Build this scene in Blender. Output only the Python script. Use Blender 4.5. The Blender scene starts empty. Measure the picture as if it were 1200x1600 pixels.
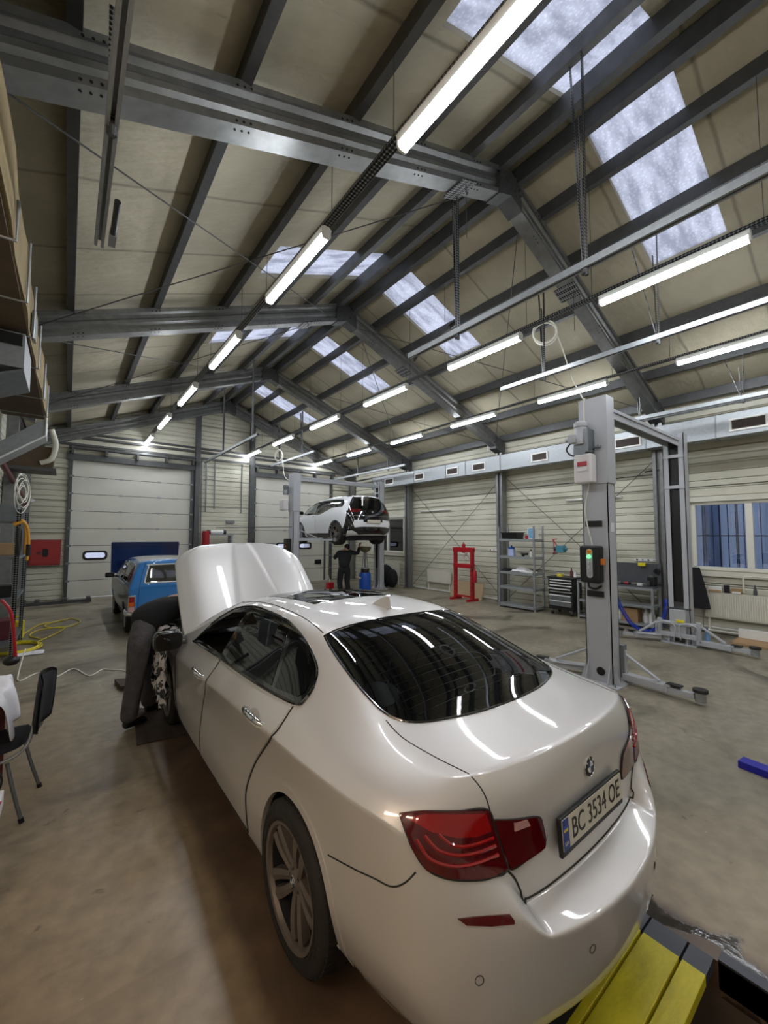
import bpy, bmesh, math, random
from mathutils import Vector, Matrix
from mathutils.bvhtree import BVHTree
from mathutils.geometry import delaunay_2d_cdt
random.seed(7)
PI = math.pi
C = bpy.context.scene.collection
sc = bpy.context.scene

# ---------------------------------------------------------------- camera
def cam_axes(yaw, pitch, roll):
    y, p, r = [math.radians(a) for a in (yaw, pitch, roll)]
    f = Vector((math.sin(y)*math.cos(p), math.cos(y)*math.cos(p), math.sin(p)))
    rt = Vector((math.cos(y), -math.sin(y), 0))
    up = rt.cross(f)
    return math.cos(r)*rt+math.sin(r)*up, -math.sin(r)*rt+math.cos(r)*up, f
cd = bpy.data.cameras.new('camera'); cam = bpy.data.objects.new('camera', cd); C.objects.link(cam)
a_, b_, f_ = cam_axes(38.0985, 3.3287, .1813)
cam.matrix_world = Matrix(((a_.x, b_.x, -f_.x, 0), (a_.y, b_.y, -f_.y, 0), (a_.z, b_.z, -f_.z, 1.96), (0, 0, 0, 1)))
cd.sensor_fit = 'VERTICAL'; cd.sensor_height = 36; cd.lens = 629.28/1600*36
cd.clip_start = .05; cd.clip_end = 200
sc.camera = cam

# ---------------------------------------------------------------- light and exposure
sc.view_settings.view_transform = 'Standard'
try: sc.view_settings.look = 'None'
except Exception: pass
sc.view_settings.gamma = 1
sc.view_settings.use_curve_mapping = False
sc.view_settings.exposure = 0.82
LAMP = 34.0          # radiance of the fluorescent diffusers
SKY = 1.35            # overcast evening sky
w = bpy.data.worlds.new('sky'); sc.world = w; w.use_nodes = True
bg = w.node_tree.nodes['Background']; bg.inputs[0].default_value = (.80, .85, 1, 1); bg.inputs[1].default_value = SKY

# ---------------------------------------------------------------- materials
def lin(c):
    if isinstance(c, str): c = tuple(int(c[i:i+2], 16) for i in (0, 2, 4))
    return tuple(((v/255)/12.92 if v/255 <= .04045 else ((v/255+.055)/1.055)**2.4) for v in c)+(1,)
def newmat(name):
    m = bpy.data.materials.new(name); m.use_nodes = True
    nt = m.node_tree; return m, nt, nt.nodes['Principled BSDF']
def mat(name, col, rough=.5, metal=0, noise=.06, nscale=6, bump=0, bscale=40, coat=0, ior=None, spec=None, alpha=None, stretch=(1, 1, 1)):
    """plain paint, plastic or metal with a little uneven tone"""
    m, nt, p = newmat(name); c = lin(col)
    N = nt.nodes.new; L = nt.links.new
    tc = N('ShaderNodeTexCoord'); mp = N('ShaderNodeMapping'); mp.inputs['Scale'].default_value = stretch; L(tc.outputs['Object'], mp.inputs[0])
    if noise:
        n = N('ShaderNodeTexNoise'); n.inputs['Scale'].default_value = nscale; n.inputs['Detail'].default_value = 4
        L(mp.outputs[0], n.inputs['Vector'])
        r = N('ShaderNodeMapRange'); r.inputs[1].default_value = .25; r.inputs[2].default_value = .75
        r.inputs[3].default_value = 1-noise; r.inputs[4].default_value = 1+noise; L(n.outputs[0], r.inputs[0])
        mx = N('ShaderNodeVectorMath'); mx.operation = 'SCALE'; mx.inputs[0].default_value = c[:3]; L(r.outputs[0], mx.inputs['Scale'])
        L(mx.outputs[0], p.inputs['Base Color'])
    else: p.inputs['Base Color'].default_value = c
    p.inputs['Roughness'].default_value = rough; p.inputs['Metallic'].default_value = metal
    if coat: p.inputs['Coat Weight'].default_value = coat; p.inputs['Coat Roughness'].default_value = .03
    if spec is not None: p.inputs['Specular IOR Level'].default_value = spec
    if bump:
        n2 = N('ShaderNodeTexNoise'); n2.inputs['Scale'].default_value = bscale; L(mp.outputs[0], n2.inputs['Vector'])
        b = N('ShaderNodeBump'); b.inputs['Strength'].default_value = bump; b.inputs['Distance'].default_value = .01
        L(n2.outputs[0], b.inputs['Height']); L(b.outputs[0], p.inputs['Normal'])
    return m
def emis(name, col, s):
    m, nt, p = newmat(name); p.inputs['Base Color'].default_value = (.8, .8, .8, 1)
    p.inputs['Emission Color'].default_value = lin(col); p.inputs['Emission Strength'].default_value = s; return m
def glassmat(name, tint, rough=.0, mixf=.12):
    """thin pane: mostly see-through, partly mirror"""
    m, nt, p = newmat(name); nt.nodes.remove(p); N = nt.nodes.new; L = nt.links.new
    t = N('ShaderNodeBsdfTransparent'); t.inputs[0].default_value = lin(tint)
    g = N('ShaderNodeBsdfGlossy'); g.inputs['Roughness'].default_value = rough; g.inputs[0].default_value = (1, 1, 1, 1)
    fr = N('ShaderNodeFresnel'); fr.inputs[0].default_value = 1.5
    ad = N('ShaderNodeMath'); ad.operation = 'ADD'; ad.use_clamp = True; ad.inputs[1].default_value = mixf-.04; L(fr.outputs[0], ad.inputs[0])
    mx = N('ShaderNodeMixShader'); L(ad.outputs[0], mx.inputs[0]); L(t.outputs[0], mx.inputs[1]); L(g.outputs[0], mx.inputs[2])
    L(mx.outputs[0], nt.nodes['Material Output'].inputs[0]); return m

M = {}
M['steel'] = mat('dark galvanised steel', (134, 135, 134), .40, .65, .16, 9, stretch=(1, 1, 1))
M['steel_d'] = mat('dark painted steel', (86, 87, 87), .45, .45, .15, 9)
M['zinc'] = mat('bright galvanised sheet', (158, 162, 164), .42, .6, .10, 22)
M['zinc_d'] = mat('dull galvanised sheet', (130, 135, 138), .42, .75, .12, 12)
M['lift'] = mat('light grey lift paint', (176, 178, 182), .38, 0, .03, 5)
M['lift_d'] = mat('mid grey lift paint', (112, 115, 120), .42, 0, .05, 5)
M['black'] = mat('black plastic', (20, 20, 21), .42, 0, .1, 8)
M['rubber'] = mat('black rubber', (40, 37, 34), .75, 0, .15, 14, .3, 60)
M['gloss_black'] = mat('gloss black trim', (8, 8, 9), .08, 0, 0, coat=1)
M['white'] = mat('white enamel', (226, 226, 220), .35, 0, .02)
M['cream'] = mat('cream enamel', (214, 211, 196), .4, 0, .03)
M['chrome'] = mat('chrome', (225, 226, 228), .08, 1, 0)
M['red'] = mat('red paint', (168, 22, 34), .35, 0, .07)
M['firered'] = mat('dull red cabinet paint', (150, 44, 42), .45, 0, .06)
M['dkred'] = mat('dark red pipe paint', (92, 34, 40), .45, 0, .1)
M['tan'] = mat('tan foam lagging', (142, 124, 86), .8, 0, .18, 3, .5, 9)
M['yellow'] = mat('yellow plastic', (224, 206, 40), .4, 0, .06)
M['blueplastic'] = mat('blue plastic', (24, 78, 170), .35, 0, .05)
M['cable_white'] = mat('white cable', (214, 212, 200), .5, 0, .03)
M['card'] = mat('brown cardboard', (168, 136, 98), .8, 0, .08)
M['wood'] = mat('pale chipboard', (186, 164, 130), .7, 0, .10, 30)
M['cloth_w'] = mat('white cloth', (226, 222, 224), .85, 0, .06, 8)
M['cloth_k'] = mat('black cloth', (24, 24, 27), .9, 0, .2, 8, .4, 30)
M['dgrey'] = mat('dark grey board', (74, 76, 80), .6, 0, .05)
M['whiteplastic'] = mat('milky plastic', (218, 214, 214), .4, 0, .03)
M['lamp'] = emis('lit fluorescent diffuser', (242, 247, 255), LAMP)

# ---------------------------------------------------------------- mesh helpers
class MB:
    def __init__(s): s.v = []; s.f = []; s.m = []; s.mi = 0
    def add(s, vs, fs, mi=None):
        o = len(s.v); s.v += [tuple(v) for v in vs]
        for f in fs: s.f.append([i+o for i in f]); s.m.append(s.mi if mi is None else mi)
        return s
    def box(s, x0, x1, y0, y1, z0, z1, R=None, mi=None):
        vs = [Vector((x, y, z)) for z in (z0, z1) for y in (y0, y1) for x in (x0, x1)]
        if R is not None: vs = [R @ v for v in vs]
        return s.add(vs, [(0, 2, 3, 1), (4, 5, 7, 6), (0, 1, 5, 4), (2, 6, 7, 3), (0, 4, 6, 2), (1, 3, 7, 5)], mi)
    def prism(s, poly, a, b, axis='X', mi=None, R=None):
        """polygon in the two other axes, pushed from a to b along axis"""
        def P(u, v, t):
            q = {'X': (t, u, v), 'Y': (u, t, v), 'Z': (u, v, t)}[axis]
            return R @ Vector(q) if R is not None else Vector(q)
        n = len(poly); vs = [P(u, v, a) for u, v in poly]+[P(u, v, b) for u, v in poly]
        fs = [tuple(range(n))[::-1], tuple(range(n, 2*n))]+[(i, (i+1) % n, n+(i+1) % n, n+i) for i in range(n)]
        return s.add(vs, fs, mi)
    def bar(s, p, q, w_, h_, up=(0, 0, 1), mi=None):
        p, q = Vector(p), Vector(q); d = (q-p).normalized(); up = Vector(up)
        if abs(d.dot(up)) > .98: up = Vector((0, 1, 0)) if abs(d.y) < .9 else Vector((1, 0, 0))
        sd = d.cross(up).normalized(); u = sd.cross(d)
        vs = [c+sd*a*w_/2+u*b*h_/2 for c in (p, q) for a, b in ((-1, -1), (1, -1), (1, 1), (-1, 1))]
        return s.add(vs, [(0, 3, 2, 1), (4, 5, 6, 7), (0, 1, 5, 4), (1, 2, 6, 5), (2, 3, 7, 6), (3, 0, 4, 7)], mi)
    def section(s, prof, p, q, up=(0, 0, 1), closed=True, mi=None):
        """open or closed profile [(side, up)] swept straight from p to q"""
        p, q = Vector(p), Vector(q); d = (q-p).normalized(); up = Vector(up)
        sd = d.cross(up).normalized(); u = sd.cross(d); n = len(prof)
        vs = [c+sd*a+u*b for c in (p, q) for a, b in prof]
        fs = [(i, (i+1) % n, n+(i+1) % n, n+i) for i in range(n if closed else n-1)]
        if closed: fs += [tuple(range(n))[::-1], tuple(range(n, 2*n))]
        return s.add(vs, fs, mi)
    def tube(s, pts, r, seg=8, closed=False, mi=None, caps=True):
        pts = [Vector(p) for p in pts]; n = len(pts); rs = r if isinstance(r, (list, tuple)) else [r]*n
        t0 = (pts[1]-pts[0]).normalized(); a = Vector((0, 0, 1)) if abs(t0.z) < .9 else Vector((1, 0, 0))
        nrm = (a-t0*a.dot(t0)).normalized(); vs = []
        for i, p in enumerate(pts):
            if closed: t = (pts[(i+1) % n]-pts[i-1]).normalized()
            else: t = (pts[min(i+1, n-1)]-pts[max(i-1, 0)]).normalized()
            nrm = (nrm-t*nrm.dot(t)); nrm = nrm.normalized() if nrm.length > 1e-6 else t.orthogonal().normalized()
            bn = t.cross(nrm)
            vs += [p+(nrm*math.cos(2*PI*k/seg)+bn*math.sin(2*PI*k/seg))*rs[i] for k in range(seg)]
        fs = [(i*seg+k, i*seg+(k+1) % seg, ((i+1) % n)*seg+(k+1) % seg, ((i+1) % n)*seg+k) for i in range(n if closed else n-1) for k in range(seg)]
        if caps and not closed: fs += [tuple(range(seg))[::-1], tuple(range((n-1)*seg, n*seg))]
        return s.add(vs, fs, mi)
    def cyl(s, p, q, r, seg=20, r2=None, mi=None): return s.tube([p, q], [r, r if r2 is None else r2], seg, mi=mi)
    def lathe(s, prof, c=(0, 0, 0), axis='Z', seg=32, mi=None, R=None, a0=0, a1=2*PI):
        """prof: list of (radius, height)"""
        n = len(prof); full = abs(a1-a0-2*PI) < 1e-6; vs = []; K = seg if full else seg+1
        for k in range(K):
            a = a0+(a1-a0)*k/seg
            for r_, h in prof:
                x, y = r_*math.cos(a), r_*math.sin(a)
                q = {'Z': (x, y, h), 'X': (h, x, y), 'Y': (x, h, y)}[axis]; q = Vector(q)
                if R is not None: q = R @ q
                vs.append(q+Vector(c))
        fs = [(k*n+i, k*n+i+1, ((k+1) % K)*n+i+1, ((k+1) % K)*n+i) for k in range(seg) for i in range(n-1)]
        return s.add(vs, fs, mi)
    def sphere(s, c, r, sx=1, sy=1, sz=1, seg=16, mi=None):
        pr = [(max(r*math.sin(PI*i/(seg//2)), 1e-5), -r*math.cos(PI*i/(seg//2))) for i in range(seg//2+1)]
        return s.lathe(pr, c, 'Z', seg, mi, Matrix.Diagonal((sx, sy, sz)))
    def build(s, name, m, parent=None, smooth=False, bevel=0, seg=2, merge=False, auto=None, subd=0, solid=0):
        me = bpy.data.meshes.new(name); me.from_pydata(s.v, [], s.f); me.update()
        ms = m if isinstance(m, (list, tuple)) else [m]
        for x in ms: me.materials.append(M[x] if isinstance(x, str) else x)
        for p, i in zip(me.polygons, s.m): p.material_index = min(i, len(ms)-1)
        bm = bmesh.new(); bm.from_mesh(me)
        if merge or subd: bmesh.ops.remove_doubles(bm, verts=bm.verts, dist=1e-4)
        bmesh.ops.recalc_face_normals(bm, faces=bm.faces)
        bm.to_mesh(me); bm.free()
        if smooth: me.shade_smooth()
        o = bpy.data.objects.new(name, me); C.objects.link(o)
        if parent: o.parent = parent
        if solid: md = o.modifiers.new('thickness', 'SOLIDIFY'); md.thickness = solid; md.offset = 0
        if subd: md = o.modifiers.new('subd', 'SUBSURF'); md.levels = md.render_levels = subd
        if bevel:
            md = o.modifiers.new('bevel', 'BEVEL'); md.width = bevel; md.segments = seg; md.limit_method = 'ANGLE'; md.angle_limit = math.radians(40)
            me.shade_smooth(); o.modifiers.new('wn', 'WEIGHTED_NORMAL')
        elif smooth and auto is None: auto = 40
        if auto and smooth: me.set_sharp_from_angle(angle=math.radians(auto))
        return o
def tag(o, label=None, cat=None, group=None, kind=None):
    if label: o['label'] = label
    if cat: o['category'] = cat
    if group: o['group'] = group
    if kind: o['kind'] = kind
    return o
def thing(name, label, cat, loc=(0, 0, 0), rz=0, group=None):
    o = bpy.data.objects.new(name, None); C.objects.link(o); o.location = loc; o.rotation_euler = (0, 0, rz); o.empty_display_size = .1
    return tag(o, label, cat, group)
def dup(o, parent=None, label=None, group=None, loc=None, rz=None):
    c = o.copy(); C.objects.link(c)
    if parent: c.parent = parent
    if label: c['label'] = label
    if group: c['group'] = group
    if loc is not None: c.location = loc
    if rz is not None: c.rotation_euler = (0, 0, rz)
    for ch in list(o.children): dup(ch, c)
    return c
def struct(o): o['kind'] = 'structure'; return o
def spl(pts, n=8, closed=False):
    """Catmull-Rom through the points"""
    P = [Vector(p) for p in pts]; N_ = len(P); out = []
    rng = range(N_ if closed else N_-1)
    for i in rng:
        if closed: a, b, c, d = P[i-1], P[i], P[(i+1) % N_], P[(i+2) % N_]
        else: a, b, c, d = P[max(i-1, 0)], P[i], P[i+1], P[min(i+2, N_-1)]
        for k in range(n):
            t = k/n; out.append(.5*((2*b)+(c-a)*t+(2*a-5*b+4*c-d)*t*t+(3*b-a-3*c+d)*t**3))
    if not closed: out.append(P[-1])
    return out
def rrect(x0, x1, y0, y1, r, n=5):
    out = []
    for cx, cy, a in ((x1-r, y1-r, 0), (x0+r, y1-r, PI/2), (x0+r, y0+r, PI), (x1-r, y0+r, 3*PI/2)):
        out += [(cx+r*math.cos(a+PI/2*k/n), cy+r*math.sin(a+PI/2*k/n)) for k in range(n+1)]
    return out
# ================================================================ the hall
XL, XR, YB, YF = -1.2, 10.45, 15.7, -3.5          # left, right, back and rear walls
RX = 4.63; SL = .39                                # ridge and roof slope
def zroof(x): return 7.22-SL*abs(x-RX)
FRAMES = [-.95, 3.2, 7.35, 11.55, 15.5]
PURL = [-1.07, -.09, 1.0, 2.07, 2.93, 3.81, 5.45, 6.33, 7.19, 8.25, 9.35, 10.3]
SKYL = [(1.3, 2.23), (5.6, 6.53), (8.82, 9.72), (13.15, 14.05)]
PIT = (1.18, 2.44, -3.0, 5.2)                      # x0 x1 y0 y1 of the inspection pit

# --- floor material
def floor_mat():
    m, nt, p = newmat('worn painted concrete'); N = nt.nodes.new; L = nt.links.new
    tc = N('ShaderNodeTexCoord')
    def noise(s, d=4, st=None, dist=0):
        n = N('ShaderNodeTexNoise'); n.inputs['Scale'].default_value = s; n.inputs['Detail'].default_value = d; n.inputs['Distortion'].default_value = dist
        if st:
            mp = N('ShaderNodeMapping'); mp.inputs['Scale'].default_value = st; L(tc.outputs['Object'], mp.inputs[0]); L(mp.outputs[0], n.inputs['Vector'])
        else: L(tc.outputs['Object'], n.inputs['Vector'])
        return n
    def ramp(src, *st):
        r = N('ShaderNodeValToRGB'); L(src, r.inputs[0]); e = r.color_ramp.elements
        e[0].position, e[0].color = st[0][0], lin(st[0][1]); e[1].position, e[1].color = st[-1][0], lin(st[-1][1])
        for q, c in st[1:-1]: x = e.new(q); x.color = lin(c)
        return r
    def mix(f, a, b, mode='MIX'):
        x = N('ShaderNodeMix'); x.data_type = 'RGBA'; x.blend_type = mode
        if isinstance(f, float): x.inputs[0].default_value = f
        else: L(f, x.inputs[0])
        L(a, x.inputs[6])
        if isinstance(b, tuple): x.inputs[7].default_value = b
        else: L(b, x.inputs[7])
        return x.outputs[2]
    base = ramp(noise(.55, 6).outputs[0], (.3, (124, 116, 99)), (.5, (146, 137, 117)), (.72, (164, 155, 135)))
    fine = ramp(noise(9, 8).outputs[0], (.3, (150, 150, 150)), (.7, (255, 255, 255)))
    c = mix(.45, base.outputs[0], fine.outputs[0], 'MULTIPLY')
    # oily dark patches, stretched along the bays
    st = ramp(noise(.9, 4, (.8, 1.2, 1), 1.0).outputs[0], (.54, (0, 0, 0)), (.68, (255, 255, 255)))
    c = mix(st.outputs[0], c, lin((84, 78, 66)))
    st2 = ramp(noise(4.2, 5, None, 1.2).outputs[0], (.66, (0, 0, 0)), (.72, (200, 200, 200)))
    c = mix(st2.outputs[0], c, lin((74, 68, 58)))
    # a warmer brown tint at the near left, fading to the right and back
    sz = N('ShaderNodeSeparateXYZ'); L(tc.outputs['Object'], sz.inputs[0]); wz = noise(.7, 4)
    az_ = N('ShaderNodeMath'); az_.operation = 'MULTIPLY_ADD'; az_.inputs[1].default_value = 3.0; L(wz.outputs[0], az_.inputs[0]); L(sz.outputs['Y'], az_.inputs[2])
    zx = N('ShaderNodeMath'); zx.operation = 'MULTIPLY_ADD'; zx.inputs[1].default_value = 1.6; L(sz.outputs['X'], zx.inputs[0]); L(az_.outputs[0], zx.inputs[2]); az_ = zx
    zr = N('ShaderNodeMapRange'); zr.inputs[1].default_value = 4; zr.inputs[2].default_value = 9; zr.inputs[3].default_value = .75; zr.inputs[4].default_value = 0; L(az_.outputs[0], zr.inputs[0])
    c = mix(zr.outputs[0], c, (1.25, .98, .76, 1), 'MULTIPLY')
    # scattered small chips
    v = N('ShaderNodeTexVoronoi'); v.inputs['Scale'].default_value = 7; L(tc.outputs['Object'], v.inputs['Vector'])
    ch = ramp(v.outputs['Distance'], (.0, (255, 255, 255)), (.045, (0, 0, 0)))
    c = mix(ch.outputs[0], c, lin((176, 168, 150)))
    # reddish dirt strip along the pit, car's shadow put into its dark colour
    sx = N('ShaderNodeSeparateXYZ'); L(tc.outputs['Object'], sx.inputs[0]); wn = noise(2.5, 5)
    xa = N('ShaderNodeMath'); xa.operation = 'MULTIPLY_ADD'; xa.inputs[1].default_value = .16; L(wn.outputs[0], xa.inputs[0]); L(sx.outputs['X'], xa.inputs[2])
    sa = N('ShaderNodeMapRange'); sa.inputs[1].default_value = .76; sa.inputs[2].default_value = .84; L(xa.outputs[0], sa.inputs[0])
    sb = N('ShaderNodeMapRange'); sb.inputs[1].default_value = 2.62; sb.inputs[2].default_value = 2.70; sb.inputs[3].default_value = 1; sb.inputs[4].default_value = 0; L(xa.outputs[0], sb.inputs[0])
    sy = N('ShaderNodeMapRange'); sy.inputs[1].default_value = 4.9; sy.inputs[2].default_value = 5.5; sy.inputs[3].default_value = .85; sy.inputs[4].default_value = 0; L(sx.outputs['Y'], sy.inputs[0])
    m1 = N('ShaderNodeMath'); m1.operation = 'MULTIPLY'; L(sa.outputs[0], m1.inputs[0]); L(sb.outputs[0], m1.inputs[1])
    m2 = N('ShaderNodeMath'); m2.operation = 'MULTIPLY'; L(m1.outputs[0], m2.inputs[0]); L(sy.outputs[0], m2.inputs[1])
    dirt_shade = ramp(noise(3.2, 6).outputs[0], (.3, (62, 46, 38)), (.55, (92, 70, 56)), (.75, (116, 92, 72)))
    c = mix(m2.outputs[0], c, dirt_shade.outputs[0])
    # wet ragged streak along the right-hand kerb of the pit
    w1 = N('ShaderNodeMath'); w1.operation = 'MULTIPLY_ADD'; w1.inputs[1].default_value = .5; L(noise(4, 5).outputs[0], w1.inputs[0]); L(sx.outputs['X'], w1.inputs[2])
    w2 = N('ShaderNodeMapRange'); w2.inputs[1].default_value = 2.70; w2.inputs[2].default_value = 2.73; L(w1.outputs[0], w2.inputs[0])
    w3 = N('ShaderNodeMapRange'); w3.inputs[1].default_value = 2.80; w3.inputs[2].default_value = 2.84; w3.inputs[3].default_value = 1; w3.inputs[4].default_value = 0; L(w1.outputs[0], w3.inputs[0])
    w4 = N('ShaderNodeMath'); w4.operation = 'MULTIPLY'; L(w2.outputs[0], w4.inputs[0]); L(w3.outputs[0], w4.inputs[1])
    w5 = N('ShaderNodeMapRange'); w5.inputs[1].default_value = 1.3; w5.inputs[2].default_value = 1.6; w5.inputs[3].default_value = .9; w5.inputs[4].default_value = 0; L(sx.outputs['Y'], w5.inputs[0])
    w6 = N('ShaderNodeMath'); w6.operation = 'MULTIPLY'; L(w4.outputs[0], w6.inputs[0]); L(w5.outputs[0], w6.inputs[1])
    c = mix(w6.outputs[0], c, lin((46, 42, 36)))
    L(c, p.inputs['Base Color'])
    rr = N('ShaderNodeMapRange'); rr.inputs[1].default_value = .35; rr.inputs[2].default_value = .7; rr.inputs[3].default_value = .3; rr.inputs[4].default_value = .55
    L(noise(1.3, 5).outputs[0], rr.inputs[0]); wr = N('ShaderNodeMath'); wr.operation = 'MULTIPLY_ADD'; wr.inputs[1].default_value = -.4; L(w6.outputs[0], wr.inputs[0]); L(rr.outputs[0], wr.inputs[2]); L(wr.outputs[0], p.inputs['Roughness'])
    b = N('ShaderNodeBump'); b.inputs['Strength'].default_value = .25; b.inputs['Distance'].default_value = .004
    L(noise(30, 6).outputs[0], b.inputs['Height']); L(b.outputs[0], p.inputs['Normal'])
    return m
M['floor'] = floor_mat()
def wall_mat(name, c1, c2):
    """ribbed horizontal sandwich panels"""
    m, nt, p = newmat(name); N = nt.nodes.new; L = nt.links.new
    tc = N('ShaderNodeTexCoord'); sp = N('ShaderNodeSeparateXYZ'); L(tc.outputs['Object'], sp.inputs[0])
    def groove(period, width, off=0):
        a = N('ShaderNodeMath'); a.operation = 'ADD'; a.inputs[1].default_value = off; L(sp.outputs['Z'], a.inputs[0])
        md = N('ShaderNodeMath'); md.operation = 'PINGPONG'; md.inputs[1].default_value = period/2; L(a.outputs[0], md.inputs[0])
        mr = N('ShaderNodeMapRange'); mr.inputs[1].default_value = 0; mr.inputs[2].default_value = width; mr.inputs[3].default_value = 0; mr.inputs[4].default_value = 1
        mr.interpolation_type = 'SMOOTHSTEP'; L(md.outputs[0], mr.inputs[0]); return mr.outputs[0]
    g1 = groove(.5, .012); g2 = groove(.167, .02, .05); g3 = groove(1.0, .016)
    n = N('ShaderNodeTexNoise'); n.inputs['Scale'].default_value = .8; n.inputs['Detail'].default_value = 6; L(tc.outputs['Object'], n.inputs['Vector'])
    r = N('ShaderNodeValToRGB'); L(n.outputs[0], r.inputs[0]); e = r.color_ramp.elements
    e[0].position, e[0].color = .35, lin(c2); e[1].position, e[1].color = .6, lin(c1)
    mx = N('ShaderNodeMix'); mx.data_type = 'RGBA'; mx.blend_type = 'MULTIPLY'; mx.inputs[0].default_value = 1
    L(r.outputs[0], mx.inputs[6])
    mr = N('ShaderNodeMapRange'); mr.inputs[3].default_value = .45; L(g3, mr.inputs[0])
    cc = N('ShaderNodeCombineColor'); [L(mr.outputs[0], cc.inputs[i]) for i in range(3)]; L(cc.outputs[0], mx.inputs[7])
    L(mx.outputs[2], p.inputs['Base Color']); p.inputs['Roughness'].default_value = .5
    s1 = N('ShaderNodeMath'); s1.operation = 'ADD'; L(g1, s1.inputs[0]); L(g2, s1.inputs[1])
    s2 = N('ShaderNodeMath'); s2.operation = 'MULTIPLY_ADD'; s2.inputs[1].default_value = 1.5; L(g3, s2.inputs[0]); L(s1.outputs[0], s2.inputs[2])
    b = N('ShaderNodeBump'); b.inputs['Strength'].default_value = 1; b.inputs['Distance'].default_value = .02; L(s2.outputs[0], b.inputs['Height'])
    L(b.outputs[0], p.inputs['Normal']); return m
M['wall'] = wall_mat('ribbed cream wall panels', (209, 206, 188), (188, 185, 166))
def ceil_mat():
    m, nt, p = newmat('sagging insulation blanket'); N = nt.nodes.new; L = nt.links.new
    tc = N('ShaderNodeTexCoord'); sp = N('ShaderNodeSeparateXYZ'); L(tc.outputs['Object'], sp.inputs[0])
    n = N('ShaderNodeTexNoise'); n.inputs['Scale'].default_value = .9; n.inputs['Detail'].default_value = 5; L(tc.outputs['Object'], n.inputs['Vector'])
    r = N('ShaderNodeValToRGB'); L(n.outputs[0], r.inputs[0]); e = r.color_ramp.elements
    e[0].position, e[0].color = .3, lin((158, 151, 130)); e[1].position, e[1].color = .7, lin((186, 179, 155))
    # seams of the blanket, one every 1.2 m along the hall, wobbling a little
    wob = N('ShaderNodeMath'); wob.operation = 'MULTIPLY_ADD'; wob.inputs[1].default_value = .12; L(n.outputs[0], wob.inputs[0]); L(sp.outputs['Y'], wob.inputs[2])
    pp = N('ShaderNodeMath'); pp.operation = 'PINGPONG'; pp.inputs[1].default_value = .6; L(wob.outputs[0], pp.inputs[0])
    mr = N('ShaderNodeMapRange'); mr.inputs[2].default_value = .035; mr.inputs[3].default_value = .62; mr.interpolation_type = 'SMOOTHSTEP'; L(pp.outputs[0], mr.inputs[0])
    mx = N('ShaderNodeVectorMath'); mx.operation = 'SCALE'; L(r.outputs[0], mx.inputs[0]); L(mr.outputs[0], mx.inputs['Scale'])
    L(mx.outputs[0], p.inputs['Base Color']); p.inputs['Roughness'].default_value = .65
    n2 = N('ShaderNodeTexNoise'); n2.inputs['Scale'].default_value = 3; n2.inputs['Detail'].default_value = 3
    mp = N('ShaderNodeMapping'); mp.inputs['Scale'].default_value = (1, 2.5, 1); L(tc.outputs['Object'], mp.inputs[0]); L(mp.outputs[0], n2.inputs['Vector'])
    ad = N('ShaderNodeMath'); ad.operation = 'MULTIPLY_ADD'; ad.inputs[1].default_value = .6; L(mr.outputs[0], ad.inputs[0]); L(n2.outputs[0], ad.inputs[2])
    b = N('ShaderNodeBump'); b.inputs['Strength'].default_value = .7; b.inputs['Distance'].default_value = .05; L(ad.outputs[0], b.inputs['Height']); L(b.outputs[0], p.inputs['Normal'])
    return m
M['ceil'] = ceil_mat()
def skyl_mat():
    m, nt, p = newmat('dirty translucent rooflight'); nt.nodes.remove(p); N = nt.nodes.new; L = nt.links.new
    tc = N('ShaderNodeTexCoord')
    n = N('ShaderNodeTexNoise'); n.inputs['Scale'].default_value = 1.6; n.inputs['Detail'].default_value = 7
    mp = N('ShaderNodeMapping'); mp.inputs['Scale'].default_value = (1.2, 4, 1); L(tc.outputs['Object'], mp.inputs[0]); L(mp.outputs[0], n.inputs['Vector'])
    r = N('ShaderNodeValToRGB'); L(n.outputs[0], r.inputs[0]); e = r.color_ramp.elements
    e[0].position, e[0].color = .36, lin((150, 152, 160)); e[1].position, e[1].color = .60, lin((196, 198, 206))
    v = N('ShaderNodeTexVoronoi'); v.inputs['Scale'].default_value = 26; L(tc.outputs['Object'], v.inputs['Vector'])
    vr = N('ShaderNodeMapRange'); vr.inputs[1].default_value = .05; vr.inputs[2].default_value = .5; vr.inputs[3].default_value = 1.12; vr.inputs[4].default_value = .86; L(v.outputs['Distance'], vr.inputs[0])
    mx = N('ShaderNodeVectorMath'); mx.operation = 'SCALE'; L(r.outputs[0], mx.inputs[0]); L(vr.outputs[0], mx.inputs['Scale'])
    t = N('ShaderNodeBsdfTranslucent'); L(mx.outputs[0], t.inputs[0])
    d = N('ShaderNodeBsdfDiffuse'); L(mx.outputs[0], d.inputs[0])
    s = N('ShaderNodeMixShader'); s.inputs[0].default_value = .35; L(t.outputs[0], s.inputs[1]); L(d.outputs[0], s.inputs[2])
    L(s.outputs[0], nt.nodes['Material Output'].inputs[0]); return m
M['skyl'] = skyl_mat()

# --- floor with the pit opening
x0, x1, y0, y1 = PIT
b = MB()
for a in ((XL-.3, x0, YF-.3, YB+.3), (x1, XR+.3, YF-.3, YB+.3), (x0, x1, YF-.3, y0), (x0, x1, y1, YB+.3)): b.box(a[0], a[1], a[2], a[3], -.15, 0)
struct(b.build('floor', 'floor'))
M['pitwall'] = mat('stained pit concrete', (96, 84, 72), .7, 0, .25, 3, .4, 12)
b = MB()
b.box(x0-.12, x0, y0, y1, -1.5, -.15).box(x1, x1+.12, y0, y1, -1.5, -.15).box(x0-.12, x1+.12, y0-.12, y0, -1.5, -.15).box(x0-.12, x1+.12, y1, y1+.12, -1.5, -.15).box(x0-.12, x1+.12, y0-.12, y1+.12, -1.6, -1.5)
struct(b.build('floor', 'pitwall'))

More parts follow.
